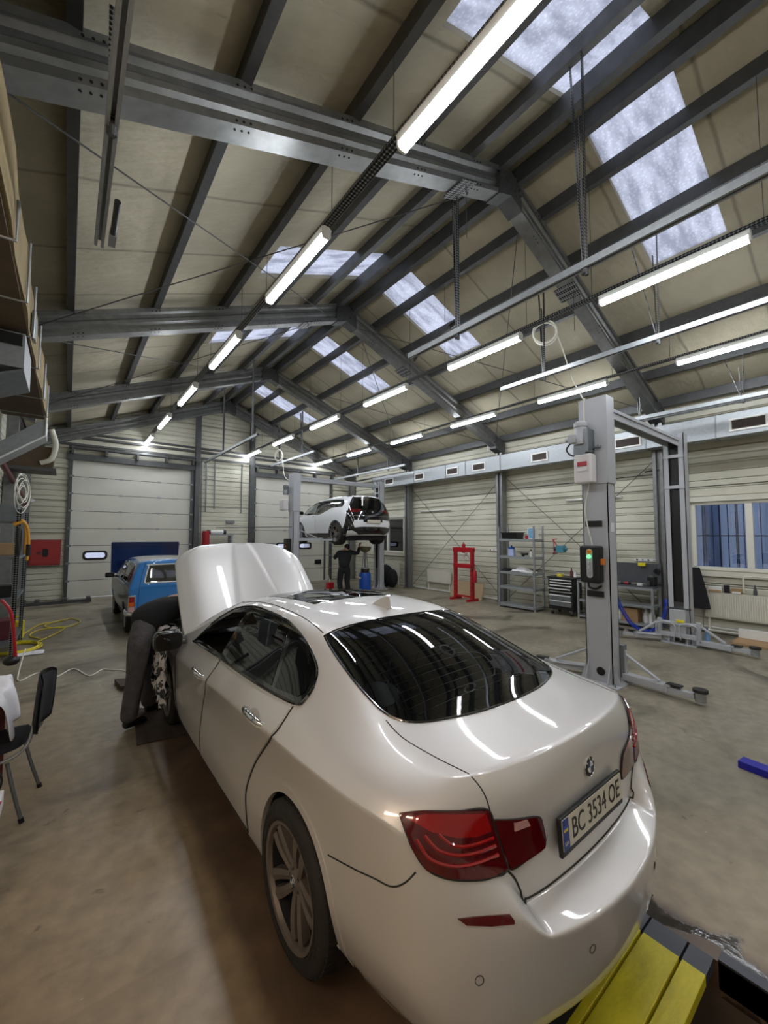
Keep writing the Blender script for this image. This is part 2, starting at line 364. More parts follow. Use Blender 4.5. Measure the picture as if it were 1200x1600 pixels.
# --- walls; openings for doors and windows
def wall_with_holes(name, axis, pos, th, a0, a1, z0, z1, holes, m='wall', gable=False):
    """wall in the plane axis=pos, spanning a0..a1, with rectangular holes (a,b,z0,z1)"""
    b = MB(); cuts = sorted({a0, a1}|{h[0] for h in holes}|{h[1] for h in holes})
    for p, q in zip(cuts, cuts[1:]):
        mid = (p+q)/2; hs = sorted([h for h in holes if h[0] <= mid <= h[1]], key=lambda h: h[2]); z = z0
        for h in hs+[None]:
            top = h[2] if h else z1
            if top > z+1e-4:
                if axis == 'X': b.box(pos, pos+th, p, q, z, top)
                else: b.box(p, q, pos, pos+th, z, top)
            if h: z = h[3]
    if gable: b.prism([(XL, z1), (XR, z1), (XR, zroof(XR)), (RX, zroof(RX)), (XL, zroof(XL))], pos, pos+th, 'Y')
    return struct(b.build(name, m))
WIN1 = (-.6, 2.70, 1.27, 2.68)       # the big window right of the lift (y0,y1,z0,z1)
WIN2 = (12.0, 14.1, 1.27, 2.68)
wall_with_holes('wall_right', 'X', XR, .15, YF-.2, YB+.15, 0, zroof(XR)+.05, [WIN1, WIN2])
wall_with_holes('wall_left', 'X', XL-.15, .15, YF-.2, YB+.15, 0, zroof(XL)+.05, [])
D1 = (0.03, 3.45, 0, 4.3); D2 = (5.78, 9.22, 0, 4.3)
wall_with_holes('wall_back', 'Y', YB, .15, XL, XR, 0, zroof(XR)-.3, [D1, D2], gable=True)
wall_with_holes('wall_front', 'Y', YF-.15, .15, XL, XR, 0, zroof(XR)-.3, [], gable=True)

# --- roof skin, cut by the rooflights
def slope_piece(b, xa, xb, ya, yb, th=.1):
    b.prism([(xa, zroof(xa)), (xb, zroof(xb)), (xb, zroof(xb)+th), (xa, zroof(xa)+th)], ya, yb, 'Y')
b = MB(); sk = []
for xa, xb, ha, hb in ((XL-.15, RX, 2.37, 4.58), (RX, XR+.15, 5.02, 7.2)):
    y = YF-.15
    for s0, s1 in SKYL+[(None, None)]:
        e_ = s0 if s0 else YB+.15
        slope_piece(b, xa, xb, y, e_)
        if s0:
            slope_piece(b, xa, ha, s0, s1); slope_piece(b, hb, xb, s0, s1); y = s1
            sk.append((ha, hb, s0, s1))
struct(b.build('ceiling', 'ceil'))
for i, (ha, hb, s0, s1) in enumerate(sk):
    b = MB(); b.add([(ha, s0, zroof(ha)+.07), (hb, s0, zroof(hb)+.07), (hb, s1, zroof(hb)+.07), (ha, s1, zroof(ha)+.07)], [(0, 1, 2, 3)])
    struct(b.build('window_%d' % (i+3), 'skyl'))

# --- sectional doors in the back wall
M['door'] = mat('off white door panel', (208, 206, 194), .42, 0, .04, 2)
M['door_line'] = mat('dark door joint', (70, 68, 62), .6)
M['pane_b'] = glassmat('cloudy door pane', (214, 216, 222), .15, .25)
def sectional_door(idx, d, panes, wicket=None):
    root = bpy.data.objects.new('door_%d' % idx, None); C.objects.link(root); root['kind'] = 'structure'
    xa, xb, za, zb = d; n = 8; h = (zb-za)/n; Y = YB+.02
    holes = panes
    for i in range(n):
        b = MB(); z0_, z1_ = za+i*h+.008, za+(i+1)*h-.008
        cuts = sorted({xa, xb}|{v for p in holes if z0_ < p[2] < z1_ for v in (p[0], p[1])})
        for p, q in zip(cuts, cuts[1:]):
            hh = [x for x in holes if x[0] <= (p+q)/2 <= x[1] and z0_ < x[2] < z1_]
            if hh: b.box(p, q, Y, Y+.04, z0_, hh[0][2]); b.box(p, q, Y, Y+.04, hh[0][3], z1_)
            else: b.box(p, q, Y, Y+.04, z0_, z1_)
        b.build('panel', 'door', root)
    b = MB()
    for i in range(1, n): b.box(xa, xb, Y+.012, Y+.03, za+i*h-.015, za+i*h+.015)
    b.build('joint', 'door_line', root)
    for p in panes:
        b = MB(); o = rrect(p[0]-.03, p[1]+.03, p[2]-.03, p[3]+.03, .1); q = rrect(p[0]+.03, p[1]-.03, p[2]+.03, p[3]-.03, .07); n_ = len(o)
        b.add([(x, Y-.02, z) for x, z in o]+[(x, Y-.02, z) for x, z in q]+[(x, Y+.02, z) for x, z in o]+[(x, Y+.05, z) for x, z in q],
              [(i, (i+1) % n_, n_+(i+1) % n_, n_+i) for i in range(n_)]+[(i, (i+1) % n_, 2*n_+(i+1) % n_, 2*n_+i) for i in range(n_)]+[(n_+i, n_+(i+1) % n_, 3*n_+(i+1) % n_, 3*n_+i) for i in range(n_)])
        fr = b.build('pane_frame', 'black', root)
        MB().box(p[0], p[1], Y+.015, Y+.02, p[2], p[3]).build('pane', 'pane_b', fr)
    # guide rails and hinges
    for x in (xa-.03, xb+.03):
        b = MB(); b.box(x-.05, x+.05, Y-.10, Y-.0, 0, zb+.25)
        b.build('guide_rail', 'steel_d', root)
        for i in range(n+1):
            MB().box(x-.09 if x > 2 and x > (xa+xb)/2 else x-.02, x+.02 if x > (xa+xb)/2 else x+.09, Y-.13, Y-.1, za+i*h-.03, za+i*h+.03).build('roller_bracket', 'zinc_d', root)
    for x in (xa+(xb-xa)*.38, xa+(xb-xa)*.7):
        for i in range(4, n): MB().box(x-.05, x+.05, Y-.015, Y, za+i*h-.03, za+i*h+.03).build('hinge', 'zinc', root)
    b = MB(); b.box(xa-.15, xb+.15, Y-.14, Y-.04, zb-.02, zb+.16); b.tube([(xa-.1, Y-.25, zb+.33), (xb+.1, Y-.25, zb+.33)], .05, 10)
    for k in range(5): b.box(xa+k*(xb-xa)/4-.03, xa+k*(xb-xa)/4+.03, Y-.3, Y-.05, zb+.14, zb+.38)
    b.build('spring_shaft', 'steel_d', root)
    if wicket:
        b = MB(); p, q = wicket; b.box(p, p+.06, Y-.05, Y, 0, 2.35).box(q-.06, q, Y-.05, Y, 0, 2.35).box(p, q, Y-.05, Y, 2.3, 2.36)
        b.build('wicket_frame', 'steel_d', root); MB().box(q-.5, q-.2, Y-.05, Y, .72, .9).build('wicket_handle', 'black', root)
    return root
sectional_door(1, D1, [(.42, 1.0, 1.19, 1.42), (1.5, 2.1, 1.19, 1.42)])
sectional_door(2, D2, [(6.75, 7.3, 1.4, 1.62), (7.75, 8.3, 1.4, 1.62)], (7.35, 9.0))

# --- windows in the right wall
M['pvc'] = mat('white window frame', (222, 220, 208), .35, 0, .02)
M['pane'] = glassmat('window pane', (200, 214, 235), .0, .10)
M['bars'] = mat('dark window bars', (30, 36, 62), .5)
def window(idx, d, mull):
    root = bpy.data.objects.new('window_%d' % idx, None); C.objects.link(root); root['kind'] = 'structure'
    ya, yb, za, zb = d; t = .07; X0 = XR-.03; X1 = XR+.07
    b = MB(); b.box(X0, X1, ya, yb, za, za+t).box(X0, X1, ya, yb, zb-t, zb).box(X0, X1, ya, ya+t, za+t, zb-t).box(X0, X1, yb-t, yb, za+t, zb-t)
    for m_ in mull: b.box(X0, X1, m_-.055, m_+.055, za+t, zb-t)
    b.build('window_frame', 'pvc', root, bevel=.006)
    MB().box(XR+.03, XR+.036, ya+t, yb-t, za+t, zb-t).build('pane', 'pane', root)
    b = MB(); n = int((yb-ya)/.125)
    for i in range(1, n): b.box(XR+.2, XR+.214, ya+i*.125-.006, ya+i*.125+.006, za-.1, zb+.1)
    b.box(XR+.2, XR+.215, ya, yb, (za+zb)/2-.01, (za+zb)/2+.01).build('window_bars', 'bars', root)
    b = MB(); b.box(XR-.09, XR, ya-.12, yb+.12, zb, zb+.1).box(XR-.06, XR, ya-.1, yb+.1, za-.12, za-.02)
    b.box(XR-.04, XR, yb, yb+.1, za-.1, zb+.1).build('window_trim', 'cream', root)
    return root
window(1, WIN1, [1.78, .9, 0]); window(2, WIN2, [13.05])
# outside the right-hand windows: a neighbouring clad facade
M['facade'] = mat('grey blue cladding', (196, 194, 196), .6, 0, .25, 2, stretch=(1, 3, .2))
M['facade_d'] = mat('dark blue glazing', (112, 120, 138), .25, 0, .3, 2, stretch=(1, 3, .5))
b = MB(); fy = -4
while fy < 26:
    w_ = random.choice((.35, .5, .8, 1.1)); b.box(13.2, 13.3, fy, fy+w_-.04, -1, 4.5, mi=random.choice((0, 0, 1))); fy += w_
b.box(13.3, 13.4, -4, 26, -1, 4.5, mi=1)
struct(b.build('wall_outside', ['facade', 'facade_d']))
struct(MB().box(10.7, 13.3, -4, 17, -.3, -.05).build('floor_outside', 'facade'))

# --- steel portal frames
def rafter_prof(wd, dp):
    f = .02; t = wd/2
    return [(-t, 0), (t, 0), (t, .055), (t-f, .055), (t-f, .03), (.03, .075), (.03, dp*.36), (.055, dp*.45), (.055, dp*.58), (.03, dp*.67), (.03, dp-.075),
            (t-f, dp-.03), (t-f, dp-.055), (t, dp-.055), (t, dp), (-t, dp), (-t, dp-.055), (-t+f, dp-.055), (-t+f, dp-.03), (-.03, dp-.075),
            (-.03, dp*.67), (-.055, dp*.58), (-.055, dp*.45), (-.03, dp*.36), (-.03, .075), (-t+f, .03), (-t+f, .055), (-t, .055)]
def lowr(x): return 6.66-SL*abs(x-RX)
M['hole'] = mat('bolt hole black', (14, 14, 15), .8, 0, 0)
fl = ['steel portal frame above the near post of the nearest lift, closest to the viewer', 'second steel portal frame from the viewer, where the roof braces cross',
      'third steel portal frame, above the lifted white car', 'steel portal frame against the back gable wall']
for i, Y in enumerate(FRAMES):
    t = thing('portal_frame', fl[max(i-1, 0)] if i else 'steel portal frame behind the viewer, over the camera side of the hall', 'roof frame', (0, Y, 0), 0, 'steel portal frames')
    for sd, xe in ((-1, XL+.35), (1, XR-.35)):
        b = MB(); b.section(rafter_prof(.2, .36), (RX, 0, lowr(RX)), (xe, 0, lowr(xe)))
        ux = Vector((sd*1, 0, -SL)).normalized()
        for k in range(5):       # bolt pairs and holes punched in the flanges
            s0 = .7+k*1.05
            for q in range(3):
                p = Vector((RX, -.101, lowr(RX)))+ux*(s0+q*.06)
                b.cyl(p+Vector((0, .0, .03)), p+Vector((0, -.004, .03)), .010, 8, mi=1)
                b.cyl(p+Vector((0, .0, .36*.92)), p+Vector((0, -.004, .36*.92)), .010, 8, mi=1)
                pp = Vector((RX, -.05, lowr(RX)))+ux*(s0+q*.06); b.cyl(pp, pp+Vector((0, 0, -.004)), .010, 8, mi=1)
        b.build('rafter', ['steel', 'hole'], t)
        xc = XR-.2 if sd > 0 else XL+.2
        b = MB(); zt = lowr(xc)+.1
        for q in (-.07, .07): b.box(xc-.1, xc+.1, q-.035, q+.035, 0, zt)
        b.box(xc-.03, xc+.03, -.04, .04, 0, zt); b.box(xc-.14, xc+.14, -.14, .14, 0, .02)
        b.build('column', 'steel', t)
        b = MB()   # eaves gusset with its bolts
        gx = xc-sd*.15
        b.prism([(gx-.22, lowr(gx)+.02), (gx+.2, lowr(gx)-.12), (gx+.24, lowr(gx)+.2), (gx, lowr(gx)+.36), (gx-.22, lowr(gx)+.32)], -.12, .12, 'Y')
        for k in range(6): a = k*PI/3; b.cyl((gx+.12*math.cos(a), -.14, lowr(gx)+.12+.11*math.sin(a)), (gx+.12*math.cos(a), .14, lowr(gx)+.12+.11*math.sin(a)), .018, 8)
        b.build('eaves_plate', 'steel_d', t)
    b = MB(); b.prism([(RX-.26, lowr(RX)-.12), (RX, lowr(RX)-.02), (RX+.26, lowr(RX)-.12), (RX+.24, lowr(RX)+.2), (RX, lowr(RX)+.34), (RX-.24, lowr(RX)+.2)], -.115, .115, 'Y')
    for sx in (-.15, .15):
        for k in range(6): a = k*PI/3; b.cyl((RX+sx+.07*math.cos(a), -.14, lowr(RX)+.08+.07*math.sin(a)), (RX+sx+.07*math.cos(a), .14, lowr(RX)+.08+.07*math.sin(a)), .014, 8)
    b.build('ridge_plate', 'steel_d', t)
# --- purlins
names = {-1.07: 'left eaves', -.09: 'first from the left eaves', 1.0: 'second from the left eaves', 2.07: 'above the left row of lamps', 2.93: 'right of the left row of lamps',
         3.81: 'left of the ridge', 5.45: 'right of the ridge', 6.33: 'crossing the middle of the right rooflights', 7.19: 'at the lower edge of the right rooflights',
         8.25: 'above the outer right row of lamps', 9.35: 'second from the right eaves', 10.3: 'at the right eaves above the air duct'}
def purlin_at(x, dp, wd, lab):
    sg = 1 if x > RX else -1; zb_ = zroof(x)-dp
    pr_ = [(-wd/2, 0), (wd/2, 0), (wd/2, .03), (wd/2-.012, .03), (wd/2-.012, .012), (-wd/2+.012, .012), (-wd/2+.012, dp-.03), (wd/2, dp-.03), (wd/2, dp-.005), (-wd/2, dp-.005)]
    o = MB().section(pr_, (x, YF, zb_), (x, YB, zb_)).build('roof_purlin', 'steel_d'); tag(o, lab, 'purlin', 'roof purlins running the length of the hall')
for x in PURL: purlin_at(x, .19, .085, 'dark steel roof purlin, '+names[x])
purlin_at(RX-.2, .24, .1, 'dark steel purlin just left of the roof ridge'); purlin_at(RX+.2, .24, .1, 'dark steel purlin just right of the roof ridge')

# --- brace rods
def rod(p, q, lab, r=.008, grp='thin brace rods'):
    tag(MB().tube([p, q], r, 6).build('brace_rod', 'steel_d'), lab, 'brace', grp)
for k, (Ya, Yb) in enumerate(((3.2, 7.35), (7.35, 11.55))):
    for j, (xa, xb) in enumerate(((-.7, 4.3), (10.0, 5.0))):
        sd = ('left', 'right')[j]; w_ = ('nearer', 'farther')[k]
        rod((xa, Ya, lowr(xa)+.12), (xb, Yb, lowr(xb)+.12), 'thin roof brace rod in the %s bay, %s slope, rising away from the viewer' % (w_, sd))
        rod((xa, Yb, lowr(xa)+.12), (xb, Ya, lowr(xb)+.12), 'thin roof brace rod in the %s bay, %s slope, rising towards the viewer' % (w_, sd))
rod((XR-.08, 11.45, .1), (XR-.08, 7.45, 3.7), 'wall brace rod rising to the right behind the red press')
rod((XR-.08, 7.45, .1), (XR-.08, 11.45, 3.7), 'wall brace rod rising to the left above the red press')
rod((XR-.08, 7.25, .1), (XR-.08, 3.3, 3.7), 'wall brace rod rising to the right behind the grey shelving')
rod((XR-.08, 3.3, .1), (XR-.08, 7.25, 3.7), 'wall brace rod rising to the left above the tool cabinet')

# --- gable posts and rails on the back wall
for i, x in enumerate((3.62, 5.62)):
    b = MB(); b.box(x-.08, x+.08, YB-.2, YB-.005, 0, lowr(x)+.1)
    tag(b.build('gable_post', 'steel_d'), ('dark steel gable post right of the left sectional door', 'dark steel gable post left of the right sectional door')[i], 'post', 'gable posts')
b = MB()
for z in (4.72, 4.95, 5.08): b.box(XL+.1, XR-.1, YB-.16, YB-.08, z, z+.06)
tag(b.build('gable_rail', 'steel_d'), 'dark horizontal steel rails over the sectional doors', 'rail')
# ================================================================ lamps, tracks, rails, duct
def perf_mat(name, col, period=.05, r=.3, axis='Y'):
    """slotted or punched galvanised strip; the holes are dark"""
    m, nt, p = newmat(name); N = nt.nodes.new; L = nt.links.new
    tc = N('ShaderNodeTexCoord'); v = N('ShaderNodeTexVoronoi'); v.inputs['Scale'].default_value = 1/period; v.inputs['Randomness'].default_value = 0
    L(tc.outputs['Object'], v.inputs['Vector'])
    r_ = N('ShaderNodeMapRange'); r_.inputs[1].default_value = r; r_.inputs[2].default_value = r+.06; L(v.outputs['Distance'], r_.inputs[0])
    mx = N('ShaderNodeMix'); mx.data_type = 'RGBA'; L(r_.outputs[0], mx.inputs[0]); mx.inputs[6].default_value = lin((14, 14, 15)); mx.inputs[7].default_value = lin(col)
    L(mx.outputs[2], p.inputs['Base Color']); p.inputs['Metallic'].default_value = .5; p.inputs['Roughness'].default_value = .4
    return m
M['perf'] = perf_mat('punched galvanised strip', (140, 142, 142), .035, .45)
ROWS = [(1.97, 5.05, 'left'), (5.42, 5.05, 'middle'), (8.42, 5.05, 'right')]
def make_lamp():
    t = thing('ceiling_light', 'x', 'ceiling light')
    b = MB(); b.prism([(-.045, .0), (.045, .0), (.06, .05), (.03, .075), (-.03, .075), (-.06, .05)], -.75, .75, 'Y'); b.build('housing', 'white', t)
    b = MB(); b.prism([(-.042, -.002), (-.042, -.035), (-.028, -.052), (.028, -.052), (.042, -.035), (.042, -.002)], -.735, .735, 'Y'); b.build('diffuser', 'lamp', t)
    for s in (-1, 1): MB().prism([(-.05, .02), (-.05, -.036), (-.03, -.056), (.03, -.056), (.05, -.036), (.05, .02)], s*.735, s*.755, 'Y').build('end_cap', 'white', t)
    return t
lamp0 = make_lamp(); nl = 0
ordw = ['nearest', 'second from the viewer', 'third from the viewer', 'fourth from the viewer', 'fifth from the viewer', 'farthest']
for X, Z, rn in ROWS:
    for k in range(-2, 6):
        if k < -1 and X > 3: pass
        Y = 1.55+2.68*k
        lab = ('lit fluorescent lamp in the %s row, %s' % (rn, ordw[k])) if k >= 0 else 'lit fluorescent lamp in the %s row, %s behind the viewer' % (rn, 'just' if k == -1 else 'well')
        o = lamp0 if nl == 0 else dup(lamp0)
        if Y < -3: pass
        o.location = (X, Y, Z); o['label'] = lab; o['group'] = 'fluorescent lamps hanging in three rows'; nl += 1
    t = thing('lamp_track', 'punched metal track carrying the %s row of lamps' % rn, 'track', (X, 0, Z+.075), 0, 'lamp tracks')
    b = MB(); b.section([(-.04, 0), (.04, 0), (.04, .035), (.034, .035), (.034, .006), (-.034, .006), (-.034, .035), (-.04, .035)], (0, YF+.1, 0), (0, 15.6, 0)); b.build('tray', 'perf', t)
    b = MB(); b.tube([(.05, YF+.1, .02), (.05, 15.6, .02)], .006, 6); b.build('cable', 'black', t)
    for k in range(-1, 6):
        for dy in (-.85, .85):
            Y = 1.55+2.68*k+dy
            if Y < 15.5: MB().tube([(0, Y, .0), (0, Y, zroof(X)-.19-Z-.075)], .0035, 5).build('hanger_wire', 'steel_d', t)

def rail(X, Z, y0, y1, hang, lab, grp='hanging exhaust rails', bright=True):
    t = thing('hanging_rail', lab, 'rail', (X, 0, Z), 0, grp); m = 'zinc' if bright else 'zinc_d'
    MB().section([(-.035, 0), (-.012, 0), (-.012, .008), (-.03, .008), (-.03, .062), (.03, .062), (.03, .008), (.012, .008), (.012, 0), (.035, 0), (.035, .07), (-.035, .07)], (0, y0, 0), (0, y1, 0)).build('channel', m, t)
    for y, w_, zt in hang:
        top = zt-Z
        b = MB(); b.bar((0, y, -.02), (-.02, y-.02, top), .045, .006).bar((0, y+.03, .05), (.02, y+w_, top), .04, .006)
        b.bar((.02, y+.03, .05), (.02, y+.05, top*.72), .035, .006)
        b.build('hanger', 'perf', t)
        MB().cyl((0, y, -.07), (0, y, .02), .018, 8).cyl((0, y+.02, -.05), (0, y+.02, 0), .03, 6).build('trolley', 'steel_d', t)
    return t
rail(3.81, 4.52, -2.5, 4.27, [(1.73, .12, 6.75), (3.34, .1, 6.75), (-.8, .1, 6.7)], 'grey hanging rail left of the middle lamps, nearest to the viewer')
rail(6.33, 4.68, -2.5, 4.5, [(1.92, .35, 6.4), (3.62, .1, 6.4)], 'bright hanging rail behind the coiled white cable, right of the middle lamps')
rail(9.3, 4.38, -2.5, 3.75, [(1.58, .25, 5.2), (3.21, .05, 5.2)], 'bright hanging rail near the right wall, over the near lift')
rail(3.81, 4.55, 10.2, 15.4, [(13.2, .12, 6.7), (10.6, .1, 6.7)], 'far hanging rail over the raised white bonnet')
rail(6.33, 4.7, 11.8, 15.4, [(12.7, .2, 6.3), (14.6, .2, 6.3)], 'far hanging rail left of the lifted white car, below the middle lamps')
rail(9.3, 4.42, 10.65, 15.4, [(11.6, .05, 5.2), (13.6, .05, 5.2)], 'far hanging rail right of the lifted white car near the air duct')
rail(.12, 4.5, -2.6, 4.25, [(2.9, .35, 5.25), (.3, .2, 5.2)], 'thick grey hanging rail at the upper left, nearest the lagged duct')
# the dark handle and bracket on that rail and the arm on the near right one
t = thing('pull_handle', 'black pull handle hanging from the grey rail at the upper left', 'handle', (.2, 3.85, 4.45))
MB().tube([(0, -.35, .0), (0, .02, -.02)], .022, 10).build('grip', 'black', t, smooth=True)
MB().box(-.025, .025, .02, .18, -.045, .02).build('clamp', 'zinc', t)
t = thing('balancer_arm', 'dark spring arm reaching up from the end of the nearest middle rail', 'arm', (3.9, 4.05, 4.62))
MB().tube([(0, .0, 0), (.28, -.25, .32)], .02, 10).build('arm', 'steel_d', t, smooth=True)
MB().cyl((.26, -.24, .30), (.32, -.28, .36), .035, 12).build('arm_end', 'black', t)
MB().box(-.05, .05, -.12, .1, -.03, .03).tube([(-.02, .1, -.03), (-.02, .2, -.12)], .02).build('clamp', 'steel_d', t)

# --- warm lamps on the left wall behind the viewer
M['lamp_warm'] = emis('lit warm diffuser', (255, 222, 194), 17)
for y, lab in ((-.9, 'warm lit wall lamp on the left wall, just behind the viewer'), (1.0, 'warm lit wall lamp on the left wall, beside the viewer')):
    t = thing('wall_lamp', lab, 'lamp', (XL, y, 2.75)); MB().box(0, .05, -.7, .7, -.06, .06).build('lamp_body', 'white', t, bevel=.005)
    MB().box(.05, .10, -.68, .68, -.05, .05).build('diffuser', 'lamp_warm', t)
# --- beam clamps with hooks under the rafters
for x, Y, lab in ((3.7, 3.2, 'steel clamp plate with a hook under the nearest frame, left of the ridge'), (3.7, 7.35, 'steel clamp plate with a hook under the second frame, left of the ridge'), (6.35, 3.2, 'steel clamp plate with a hook under the nearest frame, right of the ridge'), (6.35, 7.35, 'steel clamp plate with a hook under the second frame, right of the ridge')):
    z = lowr(x); t = thing('beam_clamp', lab, 'clamp', (x, Y, z), 0, None)
    b = MB(); d = -SL*(1 if x > RX else -1); b.prism([(-.13, -.13*d-.02), (.13, .13*d-.02), (.13, .13*d-.004), (-.13, -.13*d-.004)], -.17, .17, 'Y').build('clamp_plate', 'perf', t)
    MB().tube([(0, -.1, -.02), (0, -.1, -.1), (.02, -.1, -.13), (.03, -.1, -.1)], .008, 6).tube([(0, -.1, -.13), (0, -.1, -.7)], .004, 5).build('hook', 'steel_d', t)
# --- air duct on the right
t = thing('air_duct', 'long bright sheet-metal air duct along the right wall', 'duct', (9.8, 0, 3.86))
b = MB(); b.box(0, .33, YF+.2, 13.3, 0, .44); b.build('duct_body', 'zinc', t)
b = MB()
for y in (12.7, 10.75, 9.2, 8.35, 7.05, 4.5, 3.3, 2.1, 1.25, -.2, 13.28): b.box(-.012, .335, y-.012, y+.012, -.012, .452)
b.build('flange', 'zinc_d', t)
for i, (a, c) in enumerate(((11.95, 12.4), (10.25, 10.66), (8.67, 9.1), (7.6, 8.02), (5.6, 6.0), (3.42, 3.9), (1.38, 1.85), (-.6, -.1))):
    b = MB(); y, q = a-.04, c+.04; b.box(-.02, .0, y, q, .08, .115).box(-.02, 0, y, q, .285, .32).box(-.02, 0, y, a, .115, .285).box(-.02, 0, c, q, .115, .285)
    g = b.build('grille_frame', 'white', t); b = MB(); b.box(-.004, -.001, a, c, .115, .285)
    for k in range(7): b.box(-.014, -.004, a, c, .125+k*.023, .13+k*.023)
    b.build('grille', mat('brown vent slats', (66, 54, 48), .6) if 'slat' not in M else M['slat'], g)
for y in (3.2, 7.35, 11.5): MB().tube([(.16, y+.25, .44), (.16, y+.25, .9)], .01).build('duct_hanger', 'zinc', t)
tag(MB().tube([(XR-.25, YF+.2, 4.36), (XR-.25, 15.5, 4.4)], .03, 10).build('cable_conduit', 'steel_d', smooth=True), 'dark conduit running just above the right air duct', 'conduit')
b = MB(); k = 0
pts = [(9.95, YF+.3+i*.02, 4.53) for i in range(int((4.2-YF-.3)/.02))]
b.tube(pts, [.035 if i % 4 < 2 else .026 for i in range(len(pts))], 8)
tag(b.build('ribbed_hose', 'zinc', smooth=True), 'pale ribbed hose laid along the top of the right air duct', 'hose')

# --- lagged duct on the left with its silver boxes
t = thing('lagged_duct', 'tan foam-lagged air duct high on the left side', 'duct', (-.4, 0, 4.13))
b = MB(); n = 26; vs = []
for i in range(n+1):
    y = -2.5+i*(9.9+2.5)/n; j = random.uniform(-.015, .015); k = random.uniform(-.02, .02)
    vs += [(-.62, y, 0+k), (0+j, y, 0+k), (0+j*1.2, y, .53+j), (-.62, y, .53)]
b.add(vs, [(i*4+q, i*4+(q+1) % 4, i*4+4+(q+1) % 4, i*4+4+q) for i in range(n) for q in range(4)]+[(0, 1, 2, 3), (n*4+3, n*4+2, n*4+1, n*4)]); b.build('lagging', 'tan', t)
for y in (2.2, 3.9, 4.9, 5.75, 6.8, 8.3, 9.5):
    b = MB(); q = .022; b.tube([(-.62, y, -q), (q, y, -q), (q, y, .53*(.5 if y in (3.9, 6.1) else 1)+q)], .012, 8).build('strap', 'zinc', t)
    if y in (5.75, 8.3): MB().box(.0, .025, y+.02, y+.4, .06, .3).build('access_flap', 'zinc', t)
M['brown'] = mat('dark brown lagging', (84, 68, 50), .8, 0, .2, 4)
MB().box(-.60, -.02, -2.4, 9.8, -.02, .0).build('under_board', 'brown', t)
t = thing('vent_hood', 'silver sheet-metal hood box under the lagged duct at the left edge', 'hood', (-.45, 6.1, 3.95))
b = MB(); b.prism([(-.55, .12), (.02, .12), (.02, -.25), (-.55, -.25)], -.5, .35, 'Y').build('box', 'zinc', t)
MB().box(-.52, .0, -.52, -.5, -.02, .1).build('slot', 'black', t)
MB().prism([(-.8, -.62), (.02, -.25), (.02, -.27), (-.8, -.66)], -.5, .35, 'Y').build('lower_plate', 'zinc_d', t)
t = thing('vent_chute', 'slanting silver sheet-metal chute below the far end of the lagged duct', 'chute', (-.45, 9.0, 4.0))
MB().prism([(.1, -.1), (.1, -.4), (-.95, -1.25), (-.95, -1.0)], -.3, .3, 'Y').build('chute_body', 'zinc', t)
MB().tube([(.1, -.32, -.1), (.1, -.32, -.4), (-.95, -.32, -1.25)], .015).build('chute_edge', 'white', t)
t = thing('fan_unit', 'brown boxed fan unit on the far left under the duct end', 'unit', (-.55, 11.3, 3.55))
MB().box(-.55, .25, -.3, .4, -.2, .25).build('unit_body', 'brown', t); MB().box(-.55, .3, -.35, .45, -.26, -.2).build('unit_base', 'steel_d', t)
MB().tube(spl([(.2, -.5, .6), (.28, -.4, .3), (.22, -.35, 0), (.05, -.3, -.1)], 6), .05, 10).build('unit_hose', 'cream', t, smooth=True)

# ================================================================ two-post lifts
def arm(parent, p0, p1, zb=.09):
    """folded lift arm lying just over the floor, p0 at the post, p1 at the pad"""
    p0, p1 = Vector((*p0, zb)), Vector((*p1, zb)); d = (p1-p0); L_ = d.length; d.normalize(); s = Vector((-d.y, d.x, 0))
    a = MB().bar(p0, p0+d*L_*.62, .11, .085).bar(p0+d*L_*.0+Vector((0, 0, .3)), p0+d*L_*.5+Vector((0, 0, .06)), .05, .03)
    a.bar(p0+Vector((0, 0, -.04)), p0+Vector((0, 0, .34)), .07, .07)
    a.tube([p0+s*.07+Vector((0, 0, .03)), p0+s*.07+d*L_*.55+Vector((0, 0, .03))], .012)
    ob = a.build('arm', 'lift', parent, bevel=.005)
    MB().bar(p0+d*L_*.55, p0+d*L_*.94, .085, .06).bar(p0+d*L_*.58+Vector((0, 0, .045)), p0+d*L_*.66+Vector((0, 0, .045)), .12, .03).build('arm_extension', 'lift', ob, bevel=.004)
    MB().cyl(p1+Vector((0, 0, -.05)), p1+Vector((0, 0, .06)), .055, 20).build('pad_screw', 'zinc', ob)
    MB().cyl(p1+Vector((0, 0, .06)), p1+Vector((0, 0, .095)), .075, 24).build('rubber_pad', 'rubber', ob)
    MB().bar(p0+d*L_*.6+Vector((0, 0, .06)), p0+d*L_*.78+Vector((0, 0, .06)), .1, .02).build('sticker', 'black', ob)
    return ob
